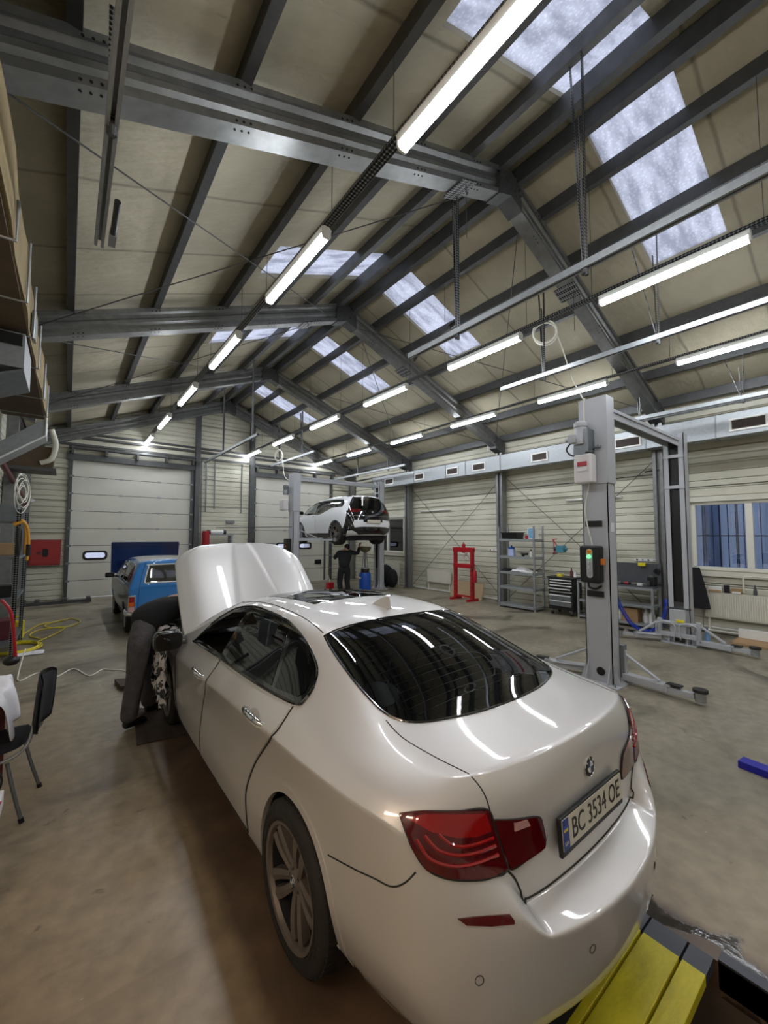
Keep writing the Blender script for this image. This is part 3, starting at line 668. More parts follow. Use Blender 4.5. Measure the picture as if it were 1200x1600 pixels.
def lift(xn, yc, xf, H_, lab, near, zarm=.09, arms=None, cw=.34):
    t = thing('two_post_lift', lab, 'car lift', (0, 0, 0)); w2 = cw/2; dp = .22
    # post with the power unit
    def post(x, sgn, nm):
        # C-shaped post, its open side towards the car (sgn = direction of the opening)
        o = x; i = x+sgn*dp
        xs = sorted((o, i)); b = MB()
        b.box(min(o, o+sgn*.012), max(o, o+sgn*.012), yc-w2, yc+w2, 0, H_)
        for q in (-1, 1):
            b.box(xs[0], xs[1], yc+q*(w2-.006)-.006, yc+q*(w2-.006)+.006, 0, H_)
            b.box(min(i, i-sgn*.012), max(i, i-sgn*.012), *(sorted((yc+q*w2, yc+q*(w2-.09)))), 0, H_)
        p = b.build('post', 'lift', t)
        MB().box(min(o, i)-.015, max(o, i)+.0, yc-w2-.018, yc+w2+.018, H_*.69, H_*1.0).build('post_sleeve', 'lift', p) if nm == 'near' else None
        MB().box(xs[0]-.12, xs[1]+.12, yc-w2-.1, yc+w2+.1, 0, .018).build('base_plate', 'lift', p)
        b = MB()
        for q in (-1, 1): b.prism([(yc+q*w2, .018), (yc+q*(w2+.09), .018), (yc+q*w2, .28)], o+sgn*.02, o+sgn*.035, 'X')
        for q in (-1, 1): b.prism([(xs[0], .018), (xs[0]-.1, .018), (xs[0], .26)], yc+q*(w2-.03), yc+q*(w2-.03)+.012, 'Y')
        b.build('gusset', 'lift', p)
        for q in (-1, 1):
            for xx in (xs[0]-.07, xs[1]+.07): MB().cyl((xx, yc+q*(w2+.05), .018), (xx, yc+q*(w2+.05), .05), .016, 6).build('anchor_bolt', 'zinc', p)
        return p
    pn = post(xn, 1, 'near'); pf = post(xf, -1, 'far')
    # overhead beam with folded edges
    b = MB(); z = H_-.02; xa, xb = xn+dp, xf-dp
    b.section([(-.11, 0), (-.09, 0), (-.09, -.09), (-.07, -.09), (-.07, .03), (.07, .03), (.07, -.09), (.09, -.09), (.09, 0), (.11, 0), (.11, .045), (-.11, .045)][::-1], (xa, yc, z-.12), (xb, yc, z-.12))
    b.build('overhead_beam', 'lift', t)
    # black belt in the far post, its cross straps, its carriage
    MB().box(xf-.17, xf-.16, yc-w2+.085, yc+w2-.085, .75, H_-.05).build('slot_cover', 'black', pf)
    b = MB()
    for zz in (H_-.42, H_-1.0): b.box(xf-dp-.012, xf-dp+.004, yc-w2, yc+w2, zz-.03, zz+.03)
    b.build('cross_strap', 'lift', pf)
    return t, pn, pf
t1, pn, pf = lift(5.68, 2.55, 9.12, 3.88, 'near grey two-post car lift standing empty with its arms on the floor', True)
X0 = 5.68; yc = 2.55
# hydraulic power unit
u = MB(); u.lathe([(.001, .0), (.085, .0), (.09, .02), (.09, .13), (.075, .15), (.075, .24), (.088, .25), (.088, .30), (.06, .325), (.001, .33)], (X0-.13, yc+.11, 3.22), 'Z', 24)
for k in range(20): a = k*2*PI/20; u.box(-.004, .004, .085, .1, 0, .12, Matrix.Rotation(a, 3, 'Z')) if 0 else None
u.build('motor', 'lift', t1, smooth=True)
MB().box(X0-.26, X0-.16, yc+.13, yc+.23, 3.24, 3.36).cyl((X0-.21, yc+.12, 3.3), (X0-.21, yc+.28, 3.3), .035, 12).build('terminal_box', 'lift', t1, bevel=.01)
MB().box(X0-.2, X0-.02, yc-.02, yc+.03, 3.1, 3.42).box(X0-.18, X0-.06, yc+.03, yc+.19, 3.08, 3.22).cyl((X0-.06, yc-.04, 3.17), (X0-.06, yc-.12, 3.17), .02, 10).build('pump_block', 'zinc_d', t1)
MB().tube(spl([(X0-.1, yc+.24, 3.3), (X0-.16, yc+.3, 3.18), (X0-.14, yc+.22, 3.08), (X0-.08, yc+.05, 3.1), (X0-.03, yc-.08, 3.2)], 6), .012, 6).build('pump_hose', 'black', t1, smooth=True)
tank = MB().box(X0-.2, X0-.03, yc-.05, yc+.19, 2.68, 3.08).build('oil_tank', 'whiteplastic', t1, bevel=.03, seg=4)
MB().cyl((X0-.13, yc+.1, 3.06), (X0-.13, yc+.1, 3.11), .026, 14).build('tank_cap', 'red', tank, smooth=True)
M['label_w'] = mat('printed white sticker', (224, 222, 222), .5, 0, 0); M['label_r'] = mat('printed red sticker', (176, 60, 72), .5, 0, 0)
MB().box(X0-.2125, X0-.21, yc-.0, yc+.13, 2.91, 2.97).build('tank_sticker', 'label_r', tank); MB().box(X0-.2125, X0-.21, yc+.0, yc+.13, 2.84, 2.895).build('tank_sticker', 'label_w', tank)
# control box and bumpers on the near post
cb = MB().box(X0-.14, X0, yc-.10, yc+.17, 1.33, 1.83).build('control_box', 'black', t1, bevel=.03, seg=3)
MB().prism(rrect(yc-.01+.0, yc+.07, 1.40, 1.79, .04), X0-.145, X0-.139, 'X').build('control_strip', 'lift', cb)
M['grn'] = emis('lit green lamp', (40, 210, 110), 1.1)
for z, r, mm in ((1.75, .024, 'orange'), (1.685, .027, 'grn'), (1.60, .017, 'chrome'), (1.54, .017, 'chrome'), (1.48, .017, 'chrome')):
    if mm == 'orange': M['orange'] = mat('orange knob', (222, 120, 30), .4)
    MB().cyl((X0-.143, yc+.03, z), (X0-.168, yc+.03, z), r, 16).build('button', mm, cb)
MB().cyl((X0-.145, yc+.03, 1.75), (X0-.149, yc+.03, 1.75), .032, 20).build('button_ring', 'yellow', cb)
MB().cyl((X0-.08, yc-.10, 1.62), (X0-.08, yc-.13, 1.62), .03, 6).box(X0-.11, X0-.05, yc-.135, yc-.10, 1.58, 1.66).build('main_switch', 'orange', cb)
MB().tube(spl([(X0-.08, yc+.08, 1.33), (X0-.09, yc+.06, 1.27), (X0-.04, yc+.0, 1.25), (X0-.05, yc-.08, 1.3)], 6), .014, 6).build('control_cable', 'black', cb, smooth=True)
for z in (2.13, 1.18): MB().box(X0-.03, X0, yc-.09, yc+.13, z-.04, z+.04).build('door_bumper', 'black', t1, bevel=.008)
MB().box(X0+.06, X0+.16, yc-.172, yc-.1705, 2.02, 2.14).build('rating_plate', 'label_w', t1)
MB().lathe([(.001, 0), (.05, 0), (.055, -.01), (.001, -.01)], (X0-.003, yc-.02, .16), 'X', 20).build('cable_port', 'black', t1)
MB().tube(spl([(X0-.02, yc+.1, 3.9), (X0-.02, yc+.11, 3.6), (X0-.025, yc+.08, 3.1), (X0-.03, yc+.06, 2.7), (X0-.035, yc+.12, 2.3), (X0-.05, yc+.03, 1.84)], 8), .008, 6).build('supply_cable', 'cable_white', t1, smooth=True)
M['lift_in'] = M['lift_d']
# far post carriage and black channel
c = MB().box(8.82, 9.0, yc-.12, yc+.12, .12, .62).box(8.80, 8.86, yc-.28, yc+.28, .12, .2).box(8.80, 8.86, yc-.28, yc+.28, .34, .4).build('carriage', 'lift', t1, bevel=.005)
MB().tube(spl([(8.76, yc-.33, .1), (8.74, yc-.3, .36), (8.76, yc-.05, .36), (8.76, yc-.05, .1)], 4), .012).tube(spl([(8.76, yc+.33, .1), (8.74, yc+.3, .36), (8.76, yc+.05, .36), (8.76, yc+.05, .1)], 4), .012).build('foot_guard', 'lift', c, smooth=True)
MB().box(8.79, 8.83, yc-.1, yc+.02, .4, .44).build('warning_sticker', 'yellow', c)
MB().box(8.87, 8.89, yc-.19, yc+.19, .62, .65).build('carriage_edge', 'steel_d', c)
c2 = MB().box(5.9, 6.0, yc-.22, yc+.22, .08, .5).build('carriage', 'lift_d', t1, bevel=.005)
arm(t1, (5.95, yc-.2), (5.86, 1.5)); arm(t1, (5.95, yc+.2), (5.55, 3.65))
arm(t1, (8.85, yc-.3), (8.78, 1.5)); arm(t1, (8.85, yc+.3), (8.5, 3.42))
# second lift
t2, pn, pf = lift(5.6, 11.95, 9.25, 3.95, 'far grey two-post car lift holding up the white hatchback', False)
MB().lathe([(.001, 0), (.09, 0), (.09, .14), (.075, .16), (.09, .25), (.09, .3), (.001, .32)], (5.45, 12.05, 3.25), 'Z', 18).build('motor', 'zinc_d', t2, smooth=True)
MB().box(5.34, 5.5, 11.95, 12.3, 2.75, 3.1).build('oil_tank', 'whiteplastic', t2, bevel=.03)
cb = MB().box(5.46, 5.6, 11.9, 12.2, 1.35, 1.85).build('control_box', 'black', t2, bevel=.03)
MB().cyl((5.455, 12.0, 1.6), (5.44, 12.0, 1.6), .03, 12).build('button', 'orange', cb)
for p, q in (((5.83, 11.8), (6.6, 10.9)), ((5.83, 12.1), (6.7, 13.1)), ((9.0, 11.8), (8.3, 10.9)), ((9.0, 12.1), (8.2, 13.1))):
    o = arm(t2, p, q, 0); o.location.z = 1.82
MB().box(5.82, 5.9, 11.75, 12.15, 1.75, 2.3).build('carriage', 'lift_d', t2); MB().box(8.95, 9.03, 11.75, 12.15, 1.75, 2.3).build('carriage', 'lift_d', t2)
MB().tube([(5.62, 11.9, 2.22), (5.3, 12.0, 2.22), (4.0, 14.5, 2.2)], .01).build('supply_cable', 'black', t2)

# --- coiled white cables
def coil(c, r, nrm, lab, tail, nloop=5):
    t = thing('coiled_cable', lab, 'cable', c); n = Vector(nrm).normalized(); u = n.orthogonal().normalized(); v = n.cross(u); pts = []
    for k in range(nloop*20+1):
        a = 2*PI*k/20; rr = r*(1+.06*math.sin(k*.37)); pts.append(u*rr*math.cos(a)+v*rr*math.sin(a)+n*(.012*math.sin(k*.11)+.008*(k/20-2))+Vector((0, 0, .02*math.sin(k*.05))))
    MB().tube(pts, .009, 6).build('loops', 'cable_white', t, smooth=True)
    MB().tube(spl(tail, 8), .009, 6).build('tail', 'cable_white', t, smooth=True)
c0 = Vector((6.33, 3.6, 5.45)); e0 = Vector((5.68, 2.65, 3.9))
coil(c0, .19, (1, .8, .15), 'white cable coiled under the ceiling above the near lift', [(.15, -.1, .05), (.2, -.2, -.3), (.1, -.4, -.9), (-.1, -.6, -1.2), (-.4, -.8, -1.45), e0-c0])
c0 = Vector((5.75, 13.35, 4.75)); e0 = Vector((5.6, 12, 3.97))
coil(c0, .2, (1, .3, 0), 'white cable coiled below the middle lamps left of the far lift', [(0, -.2, 0), (0, -.35, -.3), (0, -.5, -.75), (.05, -.8, -.95), e0-c0])
# ================================================================ white saloon car in the foreground
def carpaint(name, col, flake=.04, metal=.0):
    m, nt, p = newmat(name); N = nt.nodes.new; L = nt.links.new
    tc = N('ShaderNodeTexCoord'); n = N('ShaderNodeTexNoise'); n.inputs['Scale'].default_value = 3; n.inputs['Detail'].default_value = 6; L(tc.outputs['Object'], n.inputs['Vector'])
    sp = N('ShaderNodeSeparateXYZ'); L(tc.outputs['Object'], sp.inputs[0])
    # road dirt, thicker towards the sills
    mr = N('ShaderNodeMapRange'); mr.inputs[1].default_value = .15; mr.inputs[2].default_value = .95; mr.inputs[3].default_value = .32; mr.inputs[4].default_value = 0; L(sp.outputs['Z'], mr.inputs[0])
    ml = N('ShaderNodeMath'); ml.operation = 'MULTIPLY'; L(mr.outputs[0], ml.inputs[0]); L(n.outputs[0], ml.inputs[1])
    mx = N('ShaderNodeMix'); mx.data_type = 'RGBA'; L(ml.outputs[0], mx.inputs[0]); mx.inputs[6].default_value = lin(col); mx.inputs[7].default_value = lin((150, 136, 118))
    L(mx.outputs[2], p.inputs['Base Color']); p.inputs['Metallic'].default_value = metal
    p.inputs['Coat Weight'].default_value = 1; p.inputs['Coat Roughness'].default_value = .04
    r2 = N('ShaderNodeMath'); r2.operation = 'MULTIPLY_ADD'; r2.inputs[1].default_value = .35; r2.inputs[2].default_value = .38; L(ml.outputs[0], r2.inputs[0]); L(r2.outputs[0], p.inputs['Roughness'])
    n2 = N('ShaderNodeTexNoise'); n2.inputs['Scale'].default_value = 900; L(tc.outputs['Object'], n2.inputs['Vector'])
    b = N('ShaderNodeBump'); b.inputs['Strength'].default_value = flake; b.inputs['Distance'].default_value = .001; L(n2.outputs[0], b.inputs['Height']); L(b.outputs[0], p.inputs['Normal'])
    return m
M['paint'] = carpaint('pearl white car paint', (214, 211, 208), .12, .3)
M['tint'] = mat('dark tinted glass', (7, 8, 8), .02, 0, 0)
M['lens_r'] = mat('red lamp lens', (150, 8, 14), .08, 0, .12, 10, coat=1)
M['lens_d'] = mat('dark red lamp lens', (86, 5, 12), .08, 0, .15, 12, coat=1)
M['lens_c'] = mat('clear lamp lens', (196, 150, 146), .1, 0, 0, coat=1)
M['rim'] = mat('brake-dusted grey alloy', (122, 113, 105), .42, .45, .14, 14)
M['interior'] = mat('dark cabin trim', (22, 22, 24), .6, 0, .1, 12)
M['leather'] = mat('dark grey seat leather', (50, 50, 52), .45, 0, .08, 12)

CX = 1.78
# side stations: y of the row, then (half width, height) for rows sill .. roof rail, then inward points
ST = [
 (None, [(.74, .97, .27), (.80, .92, .34), (.865, .955, .50), (.872, .96, .70), (.868, 1.0, .985), (.815, 1.02, 1.035), (.765, 1.03, 1.065), (.69, 1.02, 1.092)], [(.60, .975, 1.108), (.46, .925, 1.118), (.25, .885, 1.125), (0, .87, 1.13)]),
 (1.19, [(.78, .24), (.83, .33), (.895, .48), (.885, .70), (.912, .992), (.868, 1.045), (.80, 1.078), (.71, 1.108)], [(.60, 1.122), (.46, 1.134), (.25, 1.145), (0, 1.15)]),
 (1.38, [(.80, .22), (.855, .31), (.905, .47), (.885, .74), (.934, .985), (.885, 1.045), (.815, 1.085), (.715, 1.125)], [(.60, 1.145), (.46, 1.16), (.25, 1.172), (0, 1.178)]),
 (1.62, [(.80, .2), (.865, .3), (.91, .46), (.884, .74), (.942, .975), (.885, 1.045), (.80, 1.115), (.69, 1.185)], [(.60, 1.23), (.46, 1.255), (.25, 1.27), (0, 1.275)]),
 (1.92, [(.80, .17), (.885, .25), (.91, .44), (.882, .72), (.940, .955), (.885, 1.045), (.785, 1.155), (.655, 1.285)], [(.57, 1.338), (.44, 1.366), (.25, 1.386), (0, 1.394)]),
 (2.22, [(.81, .155), (.893, .225), (.905, .41), (.880, .70), (.934, .935), (.882, 1.04), (.768, 1.19), (.638, 1.375)], [(.53, 1.430), (.42, 1.447), (.25, 1.453), (0, 1.46)]),
 (2.65, [(.81, .15), (.893, .215), (.902, .4), (.878, .68), (.928, .905), (.88, 1.02), (.762, 1.19), (.61, 1.40)], [(.50, 1.450), (.40, 1.465), (.22, 1.477), (0, 1.482)]),
 (3.1, [(.81, .15), (.893, .215), (.90, .4), (.876, .66), (.922, .875), (.875, .995), (.76, 1.178), (.607, 1.402)], [(.50, 1.449), (.40, 1.464), (.22, 1.476), (0, 1.481)]),
 (3.5, [(.81, .15), (.893, .215), (.90, .4), (.876, .64), (.917, .845), (.87, .97), (.768, 1.145), (.62, 1.365)], [(.50, 1.412), (.40, 1.428), (.22, 1.44), (0, 1.446)]),
 (3.9, [(.81, .15), (.893, .215), (.90, .4), (.880, .63), (.912, .815), (.87, .945), (.79, 1.085), (.67, 1.255)], [(.54, 1.30), (.42, 1.322), (.22, 1.338), (0, 1.344)]),
 (4.22, [(.81, .15), (.893, .225), (.905, .41), (.895, .58), (.908, .79), (.87, .915), (.812, 1.01), (.73, 1.11)], [(.58, 1.15), (.44, 1.17), (.24, 1.182), (0, 1.188)]),
 (4.5, [(.80, .2), (.868, .27), (.91, .43), (.905, .58), (.915, .775), (.875, .88), (.832, .945), (.765, .985)], [(.6, 1.005), (.46, 1.018), (.24, 1.03), (0, 1.035)]),
 (4.85, [(.80, .22), (.87, .3), (.915, .45), (.915, .6), (.92, .755), (.87, .84), (.82, .885), (.74, .92)], [(.6, .94), (.46, .955), (.24, .965), (0, .97)]),
 (5.2, [(.78, .22), (.85, .3), (.90, .44), (.905, .58), (.89, .70), (.84, .77), (.78, .81), (.68, .845)], [(.56, .86), (.42, .87), (.22, .88), (0, .885)]),
 (5.45, [(.66, .22), (.76, .3), (.82, .42), (.83, .54), (.80, .63), (.74, .69), (.68, .725), (.6, .75)], [(.5, .76), (.38, .77), (.2, .775), (0, .78)]),
]
# rear face: columns inwards from the corner, rows bumper bottom .. lid lip (top row is ST[0] inner points)
RF = [
 [(.58, .88, .27), (.59, .81, .33), (.60, .82, .49), (.575, .815, .71), (.545, .885, .80), (.57, .905, .96), (.59, .93, 1.05)],
 [(.46, .85, .27), (.47, .785, .33), (.47, .77, .47), (.47, .765, .635), (.455, .875, .66), (.46, .875, .88), (.46, .87, 1.035)],
 [(.28, .82, .27), (.28, .73, .33), (.28, .71, .47), (.28, .705, .63), (.28, .85, .652), (.28, .872, .86), (.27, .85, 1.04)],
 [(0, .80, .27), (0, .71, .33), (0, .685, .47), (0, .68, .628), (0, .84, .648), (0, .872, .85), (0, .84, 1.045)]]
def shell_mesh(sub, ST, RF, creases, nose_z=(.22, .3, .42, .54, .62, .68, .72), nose_u=(.5, .38, .2, 0), nose_y=(5.58, .06)):
    bm = bmesh.new(); V = {}
    def vert(u, y, z):
        k = (round(u, 4), round(y, 4), round(z, 4))
        if k not in V: V[k] = bm.verts.new((u, y, z))
        return V[k]
    grid = []   # per station: rows + top columns
    for y, sd, tp in ST:
        if y is None: r = [vert(*p) for p in sd]+[vert(*p) for p in tp]
        else: r = [vert(u, y, z) for u, z in sd]+[vert(u, y, z) for u, z in tp]
        grid.append(r)
    def face(*vs):
        try: bm.faces.new(vs)
        except ValueError: pass
    n = len(grid[0])
    for a, b in zip(grid, grid[1:]):
        for j in range(n-1): face(a[j], b[j], b[j+1], a[j+1])
    cols = [[grid[0][j] for j in range(8)]]
    for k in range(4): cols.append([vert(*p) for p in RF[k]]+[grid[0][8+k]])
    for a, b in zip(cols, cols[1:]):
        for j in range(7): face(a[j], a[j+1], b[j+1], b[j])
    # nose
    g = grid[-1]; nose = [[g[j] for j in range(8)]]
    for k, f in enumerate(nose_u): nose.append([vert(f, nose_y[0]+nose_y[1]*(1-f), z) for z in nose_z]+[g[8+k]])
    for a, b in zip(nose, nose[1:]):
        for j in range(7): face(a[j], b[j], b[j+1], a[j+1])
    cr = bm.edges.layers.float.new('crease_edge')
    def crease(vs, w_):
        for p, q in zip(vs, vs[1:]):
            e = bm.edges.get((p, q))
            if e: e[cr] = w_
    creases(grid, cols, crease)
    # mirror
    geo = list(bm.verts)+list(bm.edges)+list(bm.faces)
    ret = bmesh.ops.duplicate(bm, geom=geo); nv = [e for e in ret['geom'] if isinstance(e, bmesh.types.BMVert)]; nf = [e for e in ret['geom'] if isinstance(e, bmesh.types.BMFace)]
    for v in nv: v.co.x *= -1
    bmesh.ops.reverse_faces(bm, faces=nf)
    bmesh.ops.remove_doubles(bm, verts=bm.verts, dist=1e-5)
    bmesh.ops.recalc_face_normals(bm, faces=bm.faces)
    me = bpy.data.meshes.new('tmp'); bm.to_mesh(me); bm.free()
    o = bpy.data.objects.new('tmp', me); C.objects.link(o)
    md = o.modifiers.new('s', 'SUBSURF'); md.levels = md.render_levels = sub
    bpy.context.view_layer.update()
    ev = o.evaluated_get(bpy.context.evaluated_depsgraph_get()); m2 = bpy.data.meshes.new_from_object(ev)
    bpy.data.objects.remove(o); return m2
class Surf:
    """ray-castable body surface with helpers that lay panels, strips and lines on it"""
    def __init__(s, me, cx=0):
        s.bm = bmesh.new(); s.bm.from_mesh(me)
        bmesh.ops.recalc_face_normals(s.bm, faces=s.bm.faces); s.bm.normal_update()
        s.t = BVHTree.FromBMesh(s.bm)
        s.bm.faces.ensure_lookup_table()
    def hit(s, o, d):
        o, d = Vector(o), Vector(d).normalized(); p, n, i, _ = s.t.ray_cast(o, d)
        if p is None:
            p, n, i, _ = s.t.find_nearest(o+d*1.0)
        f = s.bm.faces[i]; ws = []; nn = Vector()
        for v in f.verts: w_ = 1/((v.co-p).length+1e-4)**1.5; nn += v.normal*w_
        nn.normalize()
        if nn.dot(d) > 0: nn = -nn
        return p, nn
    def near(s, q):
        p, n, i, _ = s.t.find_nearest(Vector(q)); return p, n
    def patch(s, poly, frm, d, name, m, parent, off=.002, rim=.012, step=.03, holes=(), thick=None):
        """poly: 2D outline -> 3D by frm(a,b) giving the ray start; rays go along d"""
        pts = [Vector(p) for p in poly]; n = len(pts); edges = [(i, (i+1) % n) for i in range(n)]; loops = [list(range(n))]
        for h in holes:
            k = len(pts); pts += [Vector(p) for p in h]; m_ = len(h); edges += [(k+i, k+(i+1) % m_) for i in range(m_)]; loops.append(list(range(k, k+m_)))
        nb = len(pts)
        xs = [p[0] for p in pts]; ys = [p[1] for p in pts]
        def inside(q, L_):
            c = False; j = len(L_)-1
            for i in range(len(L_)):
                a, b = pts[L_[i]], pts[L_[j]]
                if (a[1] > q[1]) != (b[1] > q[1]) and q[0] < (b[0]-a[0])*(q[1]-a[1])/(b[1]-a[1])+a[0]: c = not c
                j = i
            return c
        x = min(xs)+step/2; k = 0
        while x < max(xs):
            y = min(ys)+step/2*(1+k % 2)
            while y < max(ys):
                q = Vector((x, y))
                if inside(q, loops[0]) and not any(inside(q, l) for l in loops[1:]):
                    if min((q-pts[i]).length for i in range(nb)) > step*.45: pts.append(q)
                y += step
            x += step*.87; k += 1
        co, ed, fc, ov, oe, of = delaunay_2d_cdt([Vector((p[0], p[1])) for p in pts], edges, [], 0, 1e-6)
        good = []
        for f in fc:
            c = sum((co[i] for i in f), Vector((0, 0)))/len(f)
            if inside(c, loops[0]) and not any(inside(c, l) for l in loops[1:]): good.append(tuple(f))
        P = []; Nn = []
        for c in co: p, nn = s.hit(frm(c[0], c[1]), d); P.append(p); Nn.append(nn)
        b = MB(); vs = [p+nn*off for p, nn in zip(P, Nn)]; fs = list(good)
        # boundary rim
        cnt = {}
        for f in good:
            for i in range(len(f)):
                e = (f[i], f[(i+1) % len(f)]); cnt[tuple(sorted(e))] = cnt.get(tuple(sorted(e)), [])+[e]
        be = [v[0] for v in cnt.values() if len(v) == 1]; mp = {}
        for e in be:
            for i in e:
                if i not in mp: mp[i] = len(vs); vs.append(P[i]-Nn[i]*(rim-off))
        for a, c in be: fs.append((c, a, mp[a], mp[c]))
        b.add(vs, fs); o = b.build(name, m, parent, smooth=True, auto=50)
        nl_ = [nn for nn in Nn]+[None]*(len(vs)-len(Nn)); k0 = len(Nn); me = o.data; out = [(0, 0, 0)]*len(me.loops); rimf = len(good)
        for f in me.polygons:
            for li in f.loop_indices:
                vi = me.loops[li].vertex_index
                out[li] = Nn[vi] if f.index < rimf and vi < k0 else f.normal
        # keep the surface's own normals so that reflections run on across panels
        if rimf and sum((Nn[me.loops[me.polygons[0].loop_start].vertex_index].dot(me.polygons[0].normal) > 0, 0)) == 0: me.flip_normals(); me.update(); out = [tuple(Nn[l.vertex_index]) if l.vertex_index < k0 else (0, 0, 0) for l in me.loops]
        me.normals_split_custom_set(out)
        return o
    def patch3(s, pts, d, name, m, parent, holes=(), **kw):
        """outline given as 3D points near the surface, pressed on to it along d"""
        d = Vector(d).normalized(); e1 = d.cross(Vector((0, 0, 1))); e1 = e1.normalized() if e1.length > .1 else Vector((1, 0, 0)); e2 = e1.cross(d).normalized()
        to = lambda q: (Vector(q).dot(e1), Vector(q).dot(e2)); c0 = sum((Vector(p) for p in pts), Vector())/len(pts)
        base = d*(c0.dot(d)-1.2)
        return s.patch([to(p) for p in pts], lambda a, b: base+e1*a+e2*b, d, name, m, parent, holes=[[to(p) for p in h] for h in holes], **kw)
    def line(s, pts, name, m, parent, r=.003, off=0, d=None, dens=6, build=True, frm=None):
        """tube that follows the surface through the nearest points of a polyline"""
        q = spl(pts, dens); out = []
        for p in q:
            if d is not None: h, nn = s.hit(Vector(p)-Vector(d).normalized()*1.0, d)
            else: h, nn = s.near(p)
            out.append(h+nn*off)
        b = MB().tube(out, r, 6); return b.build(name, m, parent, smooth=True) if build else out

def saloon_creases(grid, cols, crease):
    crease([r[4] for r in grid[0:14]], 1.0)          # shoulder line
    crease([r[7] for r in grid[0:4]], .3)
    crease([c[7] for c in cols], .8)                # lid lip
    crease([c[3] for c in cols[2:]], .85); crease([c[4] for c in cols[2:]], 1.0)
    crease([cols[2][3], cols[2][4]], .6); crease([cols[1][4], cols[2][4]], .7); crease([cols[1][3], cols[1][4]], .5); crease([cols[1][3], cols[2][3]], .6)
    crease([r[1] for r in grid], .4)
SM = shell_mesh(4, ST, RF, saloon_creases)
SF = Surf(SM)
saloon = thing('saloon_car', 'pearl white saloon car with its bonnet up, filling the foreground', 'car', (CX, 0, 0))
AX_R, AX_F, WR = 1.82, 4.79, .337

bm = bmesh.new(); bm.from_mesh(SM)
def inpoly(y, z, P):
    c = False; j = len(P)-1
    for i in range(len(P)):
        a, b = P[i], P[j]
        if (a[1] > z) != (b[1] > z) and y < (b[0]-a[0])*(z-a[1])/(b[1]-a[1])+a[0]: c = not c
        j = i
    return c
FW = [(3.18, 1.05), (3.22, 1.36), (3.52, 1.31), (3.8, 1.16), (3.98, 1.01), (3.6, 1.03)]
dl = []
for f in bm.faces:
    c = f.calc_center_median()
    if abs(c.x) > .5 and inpoly(c.y, c.z, FW): dl.append(f)
    elif 4.48 < c.y < 5.42 and abs(c.x) < .74 and c.z > .7: dl.append(f)
    elif abs(c.x) > .55 and c.z < .75 and any((c.y-yc)**2+(c.z-.345)**2 < .372**2 for yc in (AX_R, AX_F)): dl.append(f)
bmesh.ops.delete(bm, geom=dl, context='FACES')
me = bpy.data.meshes.new('body'); bm.to_mesh(me); bm.free(); me.materials.append(M['paint']); me.shade_smooth()
body = bpy.data.objects.new('body', me); C.objects.link(body); body.parent = saloon
def P(y, z, s=-1): return SF.hit((s*2, y, z), (-s, 0, 0))[0]     # point on the flank
def T(u, y): return SF.hit((u, y, 3), (0, 0, -1))[0]              # point on the top
def mir(pts): return [(-p[0], p[1], p[2]) for p in pts]
# --- wheel arches
for s in (-1, 1):
    for yc in (AX_R, AX_F):
        a0, a1 = math.radians(-22), math.radians(202); n = 40
        poly = [(yc+.408*math.cos(a0+(a1-a0)*k/n), .345+.408*math.sin(a0+(a1-a0)*k/n)) for k in range(n+1)]+[(yc+.366*math.cos(a1+(a0-a1)*k/n), .345+.366*math.sin(a1+(a0-a1)*k/n)) for k in range(n+1)]
        SF.patch(poly, lambda a, b: Vector((s*2, a, b)), (-s, 0, 0), 'wheel_arch_lip', 'paint', saloon, off=.0035, rim=.03, step=.02)
        b = MB(); b.lathe([(.372, s*.86), (.372, s*.56), (.10, s*.56)], (0, yc, .345), 'X', 40, a0=math.radians(-20), a1=math.radians(200)); b.build('wheel_well', 'black', saloon, smooth=True)
